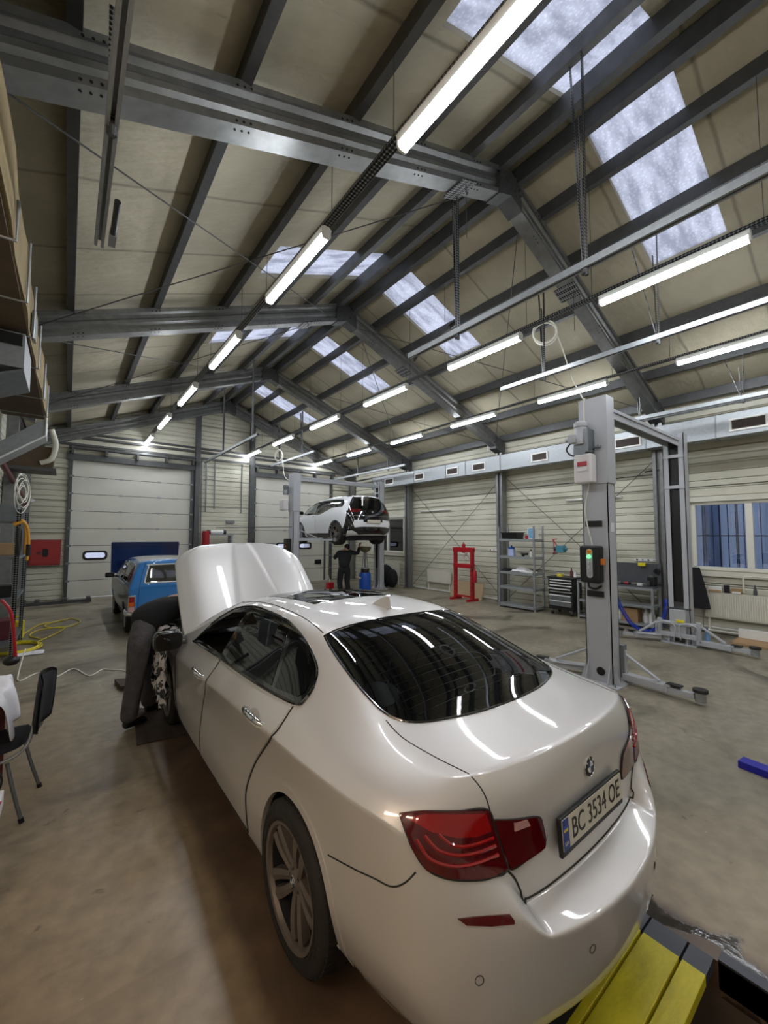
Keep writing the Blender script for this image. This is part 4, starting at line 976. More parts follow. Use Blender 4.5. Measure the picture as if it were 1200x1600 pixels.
# --- side glass and trim
bot = [P(4.02, .99), P(3.6, 1.015), P(3.2, 1.035), P(2.65, 1.058), P(2.23, 1.08), P(1.93, 1.102)]
tail = [P(1.88, 1.13), P(1.885, 1.18), P(1.96, 1.25), P(2.2, 1.335)]
top = [T(-.60, 2.55), T(-.588, 2.9), T(-.588, 3.22), P(3.55, 1.32), P(3.83, 1.165)]
dlo = [tuple(v) for v in bot]+[tuple(v) for v in spl(tail, 4)]+[tuple(v) for v in spl(top, 4)]
hole = [tuple(v) for v in (P(3.19, 1.06), P(3.225, 1.345), P(3.5, 1.305), P(3.78, 1.16), P(3.95, 1.02), P(3.55, 1.045))]
DV = Vector((1, 0, -.45))
def both(fn):
    for s in (-1, 1):
        S_ = lambda pts: [(p[0]*(1 if s < 0 else -1), p[1], p[2]) for p in pts]
        fn(s, S_)
def side(s, S_):
    d = (-s, 0, -.45)
    tr = SF.patch3(S_(dlo), d, 'window_surround', 'gloss_black', saloon, holes=[S_(hole)], off=.004, rim=.012, step=.03)
    rg = [P(3.08, 1.065), P(2.65, 1.083), P(2.24, 1.103), P(2.41, 1.328), T(-.612, 2.6), T(-.602, 2.85), T(-.602, 3.14)]
    SF.patch3(S_(rg), d, 'rear_side_window', 'tint', saloon, off=.007, rim=.004, step=.04)
    qg = [P(2.19, 1.105), P(1.95, 1.125), P(1.915, 1.15), P(1.925, 1.185), P(1.985, 1.235), P(2.17, 1.302), P(2.36, 1.33)]
    SF.patch3(S_(qg), d, 'quarter_window', 'tint', saloon, off=.007, rim=.004, step=.04)
    SF.line(S_([(v[0], v[1], v[2]) for v in spl(bot+tail[:2], 3)]), 'belt_strip', 'gloss_black', saloon, .009, .004)
    SF.line(S_(spl(tail[1:]+top, 3)), 'window_arch_strip', 'gloss_black', saloon, .007, .004)
    # doors
    rd = [P(3.13, 1.02), P(2.65, 1.04), P(2.23, 1.06), P(1.955, 1.075)]+spl([P(1.965, 1.0), P(2.02, .93), P(2.18, .80), P(2.33, .66), P(2.43, .50), P(2.44, .40), P(2.40, .265)], 3)+[P(2.9, .255)]+spl([P(3.44, .25), P(3.465, .4), P(3.44, .60), P(3.36, .72), P(3.27, .83), P(3.17, .96)], 3)
    SF.patch3(S_(rd), (-s, 0, -.05), 'rear_door', 'paint', saloon, off=.004, rim=.014, step=.018)
    fd = spl([P(3.19, 1.02), P(3.195, .96), P(3.295, .83), P(3.385, .72), P(3.465, .60), P(3.49, .4), P(3.465, .25)], 3)+[P(3.9, .255)]+spl([P(4.30, .27), P(4.36, .5), P(4.37, .75), P(4.31, .92)], 3)+[P(4.1, .96), P(3.6, .995)]
    SF.patch3(S_(fd), (-s, 0, -.05), 'front_door', 'paint', saloon, off=.004, rim=.014, step=.018)
    SF.line(S_(spl([P(1.94, 1.09), P(1.95, 1.0), P(2.005, .93), P(2.165, .80), P(2.315, .66), P(2.415, .50), P(2.425, .40), P(2.385, .255)], 3)), 'door_seam', 'rubber', saloon, .0055, 0)
    SF.line(S_(spl([P(3.16, 1.03), P(3.18, .96), P(3.28, .83), P(3.372, .72), P(3.452, .60), P(3.478, .4), P(3.452, .25)], 3)), 'door_seam', 'rubber', saloon, .0055, 0)
    SF.line(S_([P(2.385, .25), P(2.9, .242), P(3.45, .24), P(3.9, .242), P(4.3, .255)]), 'sill_seam', 'rubber', saloon, .0055, 0)
    SF.line(S_(spl([P(4.32, .25), P(4.385, .5), P(4.39, .75), P(4.33, .93)], 3)), 'door_seam', 'rubber', saloon, .0055, 0)
    # handles
    for y, z in ((2.25, .955), (3.48, .865)):
        q, nn = SF.hit((s*2, y, z), (-s, 0, 0)); tx = Vector((0, 1, .03)).normalized()
        b = MB(); pts = [q+tx*t+nn*h for t, h in ((-.125, .0), (-.105, .022), (-.05, .034), (.03, .036), (.095, .026), (.118, .0))]
        R_ = [.013, .017, .019, .019, .017, .013]; b.tube(pts, R_, 12); h = b.build('door_handle', 'chrome', saloon, smooth=True)
        b = MB(); b.tube([p+Vector((0, 0, -.013)) for p in pts], [r*.9 for r in R_], 12).build('handle_underside', 'paint', h, smooth=True)
        pl = [(y+.085*math.cos(a)+.0, z-.01+.042*math.sin(a)) for a in [2*PI*k/24 for k in range(24)]]
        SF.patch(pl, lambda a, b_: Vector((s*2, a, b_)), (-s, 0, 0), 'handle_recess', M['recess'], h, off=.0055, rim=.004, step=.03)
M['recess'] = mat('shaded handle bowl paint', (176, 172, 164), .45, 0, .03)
both(side)
# --- rear lamps, reflectors, bumper joints
LO = [(-.853, 1.089, 1.013), (-.796, 1.039, 1.024), (-.69, .97, 1.018), (-.591, .926, 1.006), (-.572, .914, .93), (-.542, .89, .812), (-.61, .895, .813), (-.675, .907, .825), (-.768, .949, .848), (-.818, .994, .876), (-.846, 1.03, .93)]
LI = [(-.575, .912, .972), (-.47, .885, .95), (-.40, .872, .934), (-.36, .866, .915), (-.348, .865, .885), (-.335, .86, .83), (-.345, .858, .805), (-.43, .87, .803), (-.528, .88, .806), (-.556, .904, .90)]
LT = [(-.838, 1.075, 1.006), (-.79, 1.035, 1.017), (-.69, .97, 1.011), (-.602, .93, 1.0), (-.59, .92, .945), (-.65, .93, .94), (-.72, .955, .95), (-.79, 1.0, .975)]
RFL = [(-.754, .919, .737), (-.707, .895, .736), (-.65, .875, .730), (-.585, .855, .722), (-.572, .85, .706), (-.575, .845, .696), (-.655, .868, .703), (-.73, .903, .717)]
def rear(s, S_):
    d = (-s*.55, 1, 0); d2 = (-s*.35, 1, 0)
    lp = SF.patch3(S_(LO), d, 'tail_lamp', 'lens_d', saloon, off=.010, rim=.02, step=.03)
    SF.patch3(S_(LT), d, 'upper_lens', 'lens_r', lp, off=.014, rim=.012, step=.03)
    for w_, pts in enumerate(([(-.825, 1.04, .955), (-.80, 1.0, .905), (-.74, .95, .878), (-.66, .92, .868), (-.575, .90, .868)], [(-.80, 1.03, .962), (-.775, .99, .925), (-.72, .95, .903), (-.65, .925, .895), (-.58, .91, .897)],
                              [(-.765, 1.0, .965), (-.74, .97, .938), (-.70, .945, .923), (-.64, .925, .92), (-.585, .915, .922)])):
        SF.line(S_(pts), 'light_bar', 'lens_r', lp, .006, .010)
    SF.line(S_(LO+LO[:1]), 'lamp_seal', 'rubber', lp, .004, .004)
    il = SF.patch3(S_(LI), d2, 'inner_tail_lamp', 'lens_d', saloon, off=.010, rim=.02, step=.03)
    SF.patch3(S_([(-.50, .89, .948), (-.44, .88, .942), (-.425, .88, .918), (-.50, .89, .922)]), d2, 'reversing_lens', 'lens_c', il, off=.013, rim=.01, step=.03)
    SF.line(S_(LI+LI[:1]), 'lamp_seal', 'rubber', il, .004, .004)
    SF.patch3(S_(RFL), d, 'bumper_reflector', 'lens_d', saloon, off=.005, rim=.01, step=.02)
    SF.line(S_([(-.90, 1.49, .66), (-.897, 1.30, .722), (-.892, 1.18, .764), (-.882, 1.10, .785), (-.868, 1.05, .82), (-.845, 1.02, .862)]), 'bumper_seam', 'rubber', saloon, .003, 0)
    SF.line(S_([(-.651, 1.42, 1.15), (-.66, 1.30, 1.128), (-.64, 1.14, 1.114), (-.615, 1.01, 1.105), (-.592, .945, 1.06), (-.58, .92, .99)]), 'lid_seam', 'rubber', saloon, .003, -.001)
    SF.line(S_([(-.535, .88, .802), (-.50, .87, .76), (-.462, .86, .69), (-.42, .865, .668), (-.2, .86, .662), (0, .855, .66)]), 'lid_seam', 'rubber', saloon, .004, .0)
    for y_, u_, z_ in ((.874, -.705, .559), (.76, -.28, .53)):
        q, nn = SF.near((u_*(1 if s < 0 else -1), y_, z_)); t1_ = nn.orthogonal().normalized(); t2_ = nn.cross(t1_)
        MB().tube([q+nn*.001+t1_*.014*math.cos(a)+t2_*.014*math.sin(a) for a in [2*PI*k/20 for k in range(20)]], .0012, 5, closed=True).build('parking_sensor', 'rubber', saloon)
both(rear)
# --- backlight, windscreen, sunroof
bl = [(-.575, 2.10), (-.3, 2.09), (0, 2.085), (.3, 2.09), (.575, 2.10)]
bb = [(.605, 1.95), (.63, 1.72), (.635, 1.50), (.612, 1.40), (.56, 1.335), (.46, 1.285), (.25, 1.225), (0, 1.205), (-.25, 1.225), (-.46, 1.285), (-.56, 1.335), (-.612, 1.40), (-.635, 1.50), (-.63, 1.72), (-.605, 1.95)]
poly = [tuple(T(u, y)) for u, y in bl+bb]
SF.patch3(poly, (0, .45, -1), 'rear_window', 'tint', saloon, off=.002, rim=.012, step=.03)
M['frit'] = mat('black glass border', (6, 6, 6), .12, 0, 0, coat=1)
SF.line(poly+poly[:1], 'window_seal', 'frit', saloon, .006, .001, dens=3)
M['heater'] = mat('faint heater wires', (30, 28, 26), .3, .5, 0)
for k in range(14):
    y = 1.36+k*.049; SF.line([T(u, y) for u in (-.53, -.3, 0, .3, .53)], 'heater_wire', 'heater', saloon, .0009, .0022, dens=4)
sr = [(-.36, 2.62), (.36, 2.62), (.42, 3.3), (.40, 3.44), (0, 3.47), (-.40, 3.44), (-.42, 3.3)]
SF.patch3([tuple(T(u, y)) for u, y in sr], (0, 0, -1), 'sunroof', 'tint', saloon, off=.003, rim=.01, step=.05)
ws = [(-.57, 3.62), (0, 3.66), (.57, 3.62), (.70, 4.05), (.72, 4.3), (.4, 4.42), (0, 4.46), (-.4, 4.42), (-.72, 4.3), (-.70, 4.05)]
SF.patch3([tuple(T(u, y)) for u, y in ws], (0, -.5, -1), 'windscreen', 'tint', saloon, off=.003, rim=.01, step=.05)
for s in (-1, 1): SF.line([T(s*u, y) for u, y in ((.565, 2.13), (.545, 2.4), (.53, 2.8), (.535, 3.2), (.555, 3.55))], 'roof_joint', 'rubber', saloon, .0035, 0)
# antenna fin
q = T(0, 2.28)
b = MB(); prof = [(-.10, 0, .022), (-.06, .028, .017), (-.02, .048, .010), (.02, .062, .006), (.055, .066, .004), (.066, .05, .004), (.07, 0, .028)]
vs = []; fs = []
for (dy, h, w_) in prof: vs += [q+Vector((-w_*(1 if h else 1.2), -dy, -.004)), q+Vector((-w_*.35, -dy, h)), q+Vector((w_*.35, -dy, h)), q+Vector((w_*1.2, -dy, -.004))]
for i in range(len(prof)-1):
    for k in range(3): fs.append((i*4+k, i*4+k+1, i*4+4+k+1, i*4+4+k))
fs += [(0, 1, 2, 3), ((len(prof)-1)*4+3, (len(prof)-1)*4+2, (len(prof)-1)*4+1, (len(prof)-1)*4)]
b.v = []; b.add([q+Vector((v-q)*1.2) for v in vs], fs); b.v = [(x, y-.0, z) for x, y, z in b.v]; b.build('roof_antenna', 'paint', saloon, bevel=.004)
# --- number plate and badge
def text_mesh(txt, size, name, m, parent, mw, ext=.001, sx=1):
    cu = bpy.data.curves.new('t', 'FONT'); cu.body = txt; cu.size = size; cu.align_x = 'CENTER'; cu.align_y = 'CENTER'; cu.extrude = ext
    o = bpy.data.objects.new('t', cu); C.objects.link(o); bpy.context.view_layer.update()
    me = bpy.data.meshes.new_from_object(o.evaluated_get(bpy.context.evaluated_depsgraph_get())); bpy.data.objects.remove(o)
    for v in me.vertices: v.co.x *= sx
    me.transform(mw); me.materials.clear(); me.materials.append(M[m]); me.name = name
    r = bpy.data.objects.new(name, me); C.objects.link(r); r.parent = parent; return r
M['plate_w'] = mat('plate white', (206, 200, 182), .4, 0, .03); M['plate_b'] = mat('plate blue', (28, 60, 140), .4, 0, 0); M['ink'] = mat('plate black ink', (18, 18, 20), .4, 0, 0)
pc = Vector((-.005, .838, .822)); tilt = math.radians(4)
pw = Matrix.Translation(pc) @ Matrix.Rotation(-tilt, 4, 'X') @ Matrix.Rotation(PI/2, 4, 'X')     # local x = right, y = up, z = towards the rear
def pm(b):
    b.v = [tuple(pw @ Vector(v)) for v in b.v]; return b
fr = pm(MB().box(-.268, .268, -.075, .064, -.012, .004)).build('plate_frame', 'black', saloon, bevel=.004)
plt = pm(MB().box(-.258, .258, -.052, .056, .004, .007)).build('number_plate', 'plate_w', saloon)
pm(MB().box(-.258, -.214, -.052, .056, .007, .0078)).build('plate_band', 'plate_b', plt)
pm(MB().box(-.25, -.222, .022, .032, .0078, .0085)).build('flag', 'blueplastic', plt); pm(MB().box(-.25, -.222, .012, .022, .0078, .0085)).build('flag', 'yellow', plt)
text_mesh('UA', .020, 'country_code', 'plate_w', plt, pw @ Matrix.Translation((-.236, -.03, .008)))
text_mesh('BC 3534 OE', .104, 'plate_number', 'ink', plt, pw @ Matrix.Translation((.022, .0, .0075)), sx=.80)
def roundel(c, mw, R_, parent, name='badge', blue=True):
    """round maker's badge: dark ring, four quarters"""
    def q(b): b.v = [tuple(mw @ Vector(v)) for v in b.v]; return b
    o = q(MB().lathe([(.0001, 0), (R_, 0), (R_, .005), (R_*.93, .007), (R_*.9, .005)], (0, 0, 0), 'Z', 36)).build(name, 'chrome', parent, smooth=True)
    q(MB().lathe([(R_*.9, .005), (R_*.62, .0065), (.0001, .0065)], (0, 0, 0), 'Z', 36)).build('badge_ring', 'ink', o, smooth=True)
    for k in range(4):
        pts = [(0, 0)]+[(R_*.56*math.cos(k*PI/2+PI/2*i/10), R_*.56*math.sin(k*PI/2+PI/2*i/10)) for i in range(11)]
        q(MB().prism(pts, .0065, .0078, 'Z')).build('badge_quarter', 'badge_blue' if k % 2 else 'white', o)
    if R_ > .035:
        for ch, a in (('B', 142), ('M', 90), ('W', 38)):
            an = math.radians(a); text_mesh(ch, R_*.36, 'badge_letter', 'white', o, mw @ Matrix.Translation((R_*.76*math.cos(an), R_*.76*math.sin(an), .007)) @ Matrix.Rotation(an-PI/2, 4, 'Z'), .0006)
    return o
M['badge_blue'] = mat('badge blue', (44, 74, 112), .3, 0, 0)
q, nn = SF.hit((0, 0, .985), (0, 1, 0))
roundel(q, Matrix.Translation(q+nn*.0) @ Matrix.Rotation(math.radians(-4), 4, 'X') @ Matrix.Rotation(PI/2, 4, 'X'), .041, saloon)
MB().prism([(.95, .28), (.80, .24), (.82, .20), (1.1, .18)], -.5, .5, 'X').build('rear_diffuser', 'black', saloon)
for s in (-1, 1): MB().cyl((s*.55, 1.15, .27), (s*.55, .86, .27), .045, 20).build('exhaust_tip', 'chrome', saloon, smooth=True)

# --- wheels
def make_wheel(parent, x, y, s, name='wheel', R_=.337, style='double'):
    """s = -1: outer face towards -x"""
    t = bpy.data.objects.new(name, None); C.objects.link(t); t.parent = parent; t.location = (x, y, R_+.004 if R_ > .33 else R_)
    W = .245; rr = R_*.735
    prof = [(rr, 0), (rr+.012, -.012), (R_-.035, -.014), (R_-.012, .0), (R_-.002, .02), (R_, .05), (R_, W-.05), (R_-.002, W-.02), (R_-.012, W), (R_-.035, W+.01), (rr, W)]
    b = MB(); b.lathe([(r, -s*h) for r, h in prof], (0, 0, 0), 'X', 72)
    tire = b.build('tyre', 'rubber', t, smooth=True)
    b = MB(); nb_ = 64       # tread blocks
    for k in range(nb_):
        Rm = Matrix.Rotation(2*PI*k/nb_, 3, 'X')
        for h0, h1 in ((.012, .055), (.065, .11), (.12, .165), (.175, W-.03), (W-.022, W-.004)):
            b.box(min(-s*h0, -s*h1), max(-s*h0, -s*h1), -.0118, .0118, R_-.012, R_+(.0035 if h0 > .02 and h1 < W-.01 else .001), Rm)
    b.build('tread', 'rubber', tire)
    for rq in (R_-.045, rr+.02): MB().tube([(s*.0135, rq*math.cos(2*PI*k/60), rq*math.sin(2*PI*k/60)) for k in range(60)], .0022, 5, closed=True).build('sidewall_ring', 'rubber', tire)
    b = MB(); b.lathe([(rr+.004, -.012), (rr-.012, -.008), (rr-.02, .012)], (0, 0, 0), 'X', 64) if s > 0 else b.lathe([(rr+.004, .0), (rr+.004, -.012), (rr-.012, -.008), (rr-.02, .012)], (0, 0, 0), 'X', 64)
    if s > 0: b.v = [(-v[0], v[1], v[2]) for v in b.v]
    b.build('rim', 'rim', t, smooth=True)
    MB().lathe([(rr-.02, -s*.012), (rr-.035, -s*.06), (rr-.04, -s*(W-.01)), (.02, -s*(W-.02))], (0, 0, 0), 'X', 64).build('rim_barrel', 'hole', t, smooth=True)
    MB().lathe([(.0001, -s*.15), (rr*.62, -s*.15), (rr*.62, -s*.17)], (0, 0, 0), 'X', 40).build('brake_disc', 'dgrey', t)
    MB().lathe([(.001, -s*.02), (.036, -s*.02), (.06, -s*.028), (.072, -s*.05), (.072, -s*.15)], (0, 0, 0), 'X', 32).build('hub', 'rim', t, smooth=True)
    nsp = 5
    for k in range(nsp):
        Rm = Matrix.Rotation(2*PI*k/nsp+.35, 3, 'X'); b = MB()
        for q in (-1, 1):
            a_in, a_out = .10*q, .235*q if style == 'double' else .06*q
            pts = []; 
            for i in range(7):
                f = i/6; r = .045+(rr-.025-.045)*f; lat = q*(.021+(.017 if style == 'double' else .012)*math.sin(f*PI*.62)**1.3)
                h = .028-.018*math.sin(f*PI*.6)-.004*f
                wd = .034+.016*f if style == 'double' else .022
                pts.append((r, lat, h, wd))
            vs = []
            for r, lat, h, wd in pts:
                vs += [Rm @ Vector((-s*(h+.045), lat-wd/2, r)), Rm @ Vector((-s*(h+.004), lat-wd/2, r)), Rm @ Vector((-s*(h-.004), lat+(0 if q else 0), r)), Rm @ Vector((-s*(h+.004), lat+wd/2, r)), Rm @ Vector((-s*(h+.045), lat+wd/2, r))]
            fs = [(i*5+j, i*5+j+1, i*5+5+j+1, i*5+5+j) for i in range(6) for j in range(4)]+[(i*5+4, i*5, i*5+5, i*5+9) for i in range(6)]
            b.add(vs, fs)
        b.build('spoke', 'rim', t, smooth=True, auto=35)
    for k in range(5):
        a = 2*PI*k/5; MB().cyl((-s*.03, .045*math.cos(a), .045*math.sin(a)), (-s*.022, .045*math.cos(a), .045*math.sin(a)), .008, 6).build('wheel_bolt', 'black', t)
    mw = Matrix.Translation((-s*.02, 0, 0)) @ Matrix.Rotation(s*PI/2, 4, 'Y') @ Matrix.Rotation(-s*PI/2, 4, 'Z') if True else None
    roundel(None, mw, .026, t, 'wheel_cap')
    return t
make_wheel(saloon, -.905, AX_R, -1); make_wheel(saloon, .905, AX_R, 1); make_wheel(saloon, -.895, AX_F, -1); make_wheel(saloon, .895, AX_F, 1)

# --- raised bonnet
def hood_pt(f, t_):
    """f 0 hinge .. 1 nose, t -1..1 across"""
    hw = .82-.01*f-.05*f**3
    if f > .8: hw *= math.sqrt(max(0, 1-((f-.8)/.2)**2*.38))
    u = hw*t_; lift_ = .06*(1-t_**2)*(1-.2*f)-.055*abs(t_)**9
    tc_ = .36-.22*f             # two creases that close in towards the nose
    lift_ += .013*(1/(1+math.exp(-(abs(t_)-tc_)/.016)))*math.exp(-max(0, abs(t_)-tc_)/.25)-.010/(1+math.exp(-(abs(t_)-.86)/.02))
    a = math.radians(47); L_ = 1.24*f; back = -.10*f*f
    n = Vector((0, -math.sin(a), math.cos(a))); dr = Vector((0, math.cos(a), math.sin(a)))
    return Vector((u, 4.42, .975))+dr*L_+n*(lift_+back*.6-.03)
b = MB(); NF, NT = 48, 120
vs = [hood_pt(i/NF, -1+2*j/NT) for i in range(NF+1) for j in range(NT+1)]
fs = [(i*(NT+1)+j, (i+1)*(NT+1)+j, (i+1)*(NT+1)+j+1, i*(NT+1)+j+1) for i in range(NF) for j in range(NT)]
b.add(vs, fs); hood = b.build('bonnet', 'paint', saloon, smooth=True, auto=70)
md = hood.modifiers.new('t', 'SOLIDIFY'); md.thickness = .022; md.offset = -1
for s in (-1, 1): MB().tube([(s*.74, 4.6, .93), (s*.70, 4.88, 1.30)], .012, 8).build('bonnet_strut', 'black', saloon, smooth=True)
# engine bay
M['engine'] = mat('dirty engine plastic', (34, 34, 36), .5, 0, .2, 10)
b = MB(); b.box(-.74, .74, 4.48, 5.42, .45, .5).box(-.28, .28, 4.6, 5.2, .5, .86).box(-.66, -.36, 4.7, 5.0, .5, .8).box(.36, .66, 4.65, 5.05, .5, .82).box(-.6, .6, 5.25, 5.36, .5, .8)
b.build('engine', 'engine', saloon, bevel=.02)
# --- cabin
MB().box(-.72, .72, 2.1, 4.3, .30, .34).build('cabin_floor', 'interior', saloon)
b = MB(); b.prism([(3.9, .5), (4.3, .5), (4.32, .95), (4.15, 1.0), (3.92, .93), (3.86, .8)], -.74, .74, 'X').build('dashboard', 'interior', saloon, bevel=.03)
for x in (-.38, .38):
    st = MB().prism([(2.75, .45), (3.3, .42), (3.32, .58), (2.85, .6)], x-.25, x+.25, 'X').build('seat', 'leather', saloon, bevel=.05, seg=3)
    MB().prism([(2.72, .52), (2.9, .55), (2.72, 1.12), (2.62, 1.12)], x-.24, x+.24, 'X').build('seat_back', 'leather', st, bevel=.05, seg=3)
    MB().prism([(2.62, 1.15), (2.72, 1.15), (2.70, 1.33), (2.62, 1.33)], x-.12, x+.12, 'X').build('headrest', 'leather', st, bevel=.03, seg=3)
sw = MB().tube([Vector((-.38, 3.74, .93))+Vector((.18*math.cos(a), -.18*math.sin(a)*.35, .18*math.sin(a)*.94)) for a in [2*PI*k/36 for k in range(36)]], .016, 8, closed=True).build('steering_wheel', 'gloss_black', saloon, smooth=True)
MB().bar((-.38, 3.74, .93), (-.38, 4.0, .85), .09, .09).bar((-.54, 3.74, .93), (-.22, 3.74, .93), .04, .03).cyl((-.38, 3.72, .92), (-.38, 3.76, .93), .06, 20).build('steering_hub', 'interior', sw)
MB().box(-.12, .12, 3.0, 3.9, .45, .7).build('centre_console', 'interior', saloon, bevel=.03)
# --- door mirror
for s in (-1, 1):
    mr_ = MB(); cx_ = s*1.02
    mb = mr_.prism(rrect(cx_-.12, cx_+.12, .905, 1.08, .06, 6), 4.13, 4.23, 'Y')
    mo = mr_.build('door_mirror', 'gloss_black', saloon, bevel=.02, seg=3)
    MB().prism(rrect(cx_-.105, cx_+.105, .92, 1.065, .05, 6), 4.122, 4.131, 'Y').build('mirror_glass', 'tint', mo)
    MB().bar((s*.86, 4.22, .95), (s*.95, 4.2, .965), .06, .035).build('mirror_arm', 'gloss_black', mo, bevel=.008)
# ================================================================ small white hatchback on the far lift
GZ = 1.66; HX = 7.48
HST = [
 (None, [(.70, 10.27, .30), (.77, 10.2, .36), (.83, 10.2, .52), (.85, 10.22, .75), (.84, 10.25, .95), (.80, 10.30, 1.10), (.69, 10.42, 1.38), (.58, 10.50, 1.50)], [(.45, 10.44, 1.535), (.3, 10.42, 1.55), (.15, 10.41, 1.555), (0, 10.41, 1.555)]),
 (10.65, [(.76, .24), (.83, .3), (.875, .5), (.888, .75), (.88, .97), (.84, 1.12), (.735, 1.39), (.62, 1.52)], [(.48, 1.56), (.33, 1.575), (.17, 1.58), (0, 1.583)]),
 (11.2, [(.78, .20), (.84, .27), (.865, .5), (.88, .75), (.875, .96), (.835, 1.1), (.735, 1.40), (.62, 1.535)], [(.48, 1.575), (.33, 1.59), (.17, 1.597), (0, 1.60)]),
 (12.0, [(.78, .20), (.84, .27), (.86, .5), (.876, .75), (.87, .93), (.83, 1.06), (.735, 1.38), (.62, 1.53)], [(.48, 1.575), (.33, 1.59), (.17, 1.597), (0, 1.60)]),
 (12.7, [(.78, .20), (.84, .27), (.86, .5), (.875, .74), (.868, .9), (.83, 1.02), (.745, 1.3), (.64, 1.46)], [(.5, 1.50), (.35, 1.515), (.17, 1.52), (0, 1.525)]),
 (13.2, [(.78, .22), (.84, .28), (.865, .5), (.875, .72), (.862, .88), (.82, .98), (.76, 1.14), (.68, 1.23)], [(.55, 1.26), (.38, 1.275), (.19, 1.28), (0, 1.285)]),
 (13.6, [(.78, .24), (.84, .3), (.87, .5), (.87, .70), (.85, .84), (.80, .91), (.75, .96), (.68, 1.0)], [(.55, 1.02), (.38, 1.035), (.19, 1.045), (0, 1.05)]),
 (13.95, [(.66, .26), (.72, .32), (.76, .46), (.76, .62), (.73, .74), (.69, .80), (.65, .84), (.58, .87)], [(.48, .89), (.32, .90), (.16, .91), (0, .915)]),
]
HRF = [[(.52, 10.2, .30), (.56, 10.12, .36), (.6, 10.11, .52), (.6, 10.13, .75), (.6, 10.16, .95), (.58, 10.22, 1.12), (.50, 10.35, 1.38)],
 [(.35, 10.18, .30), (.36, 10.09, .36), (.38, 10.075, .52), (.38, 10.09, .75), (.38, 10.12, .95), (.37, 10.18, 1.12), (.33, 10.32, 1.38)],
 [(.18, 10.17, .30), (.18, 10.08, .36), (.19, 10.06, .52), (.19, 10.075, .75), (.19, 10.1, .95), (.19, 10.17, 1.12), (.17, 10.31, 1.38)],
 [(0, 10.17, .30), (0, 10.075, .36), (0, 10.055, .52), (0, 10.07, .75), (0, 10.1, .95), (0, 10.165, 1.12), (0, 10.31, 1.38)]]
def h_cr(grid, cols, crease):
    crease([r[7] for r in grid], .3); crease([c[7] for c in cols], .7); crease([r[1] for r in grid], .5)
HM = shell_mesh(3, HST, HRF, h_cr, (.26, .32, .44, .56, .66, .72, .8), (.46, .32, .16, 0), (14.02, .04))
HS = Surf(HM)
hatch = thing('hatchback', 'small white hatchback with black tail and roof raised on the far lift', 'car', (HX, 0, GZ))
M['paint2'] = carpaint('white hatchback paint', (226, 228, 230), .03, 0)
M['gb2'] = mat('gloss black body panel', (12, 12, 14), .1, 0, 0, coat=1)
bm = bmesh.new(); bm.from_mesh(HM)
HAY, HAF, HR = 10.92, 13.42, .345
dl = [f for f in bm.faces if abs(f.calc_center_median().x) > .5 and f.calc_center_median().z < .8 and any((f.calc_center_median().y-yc)**2+(f.calc_center_median().z-.345)**2 < .385**2 for yc in (HAY, HAF))]
bmesh.ops.delete(bm, geom=dl, context='FACES')
me = bpy.data.meshes.new('body'); bm.to_mesh(me); bm.free(); me.materials.append(M['paint2']); me.shade_smooth()
o = bpy.data.objects.new('body', me); C.objects.link(o); o.parent = hatch
def HP(y, z, s=-1): return HS.hit((s*2, y, z), (-s, 0, 0))[0]
def HT(u, y): return HS.hit((u, y, 3), (0, 0, -1))[0]
def HB(u, z): return HS.hit((u, 8, z), (0, 1, 0))[0]
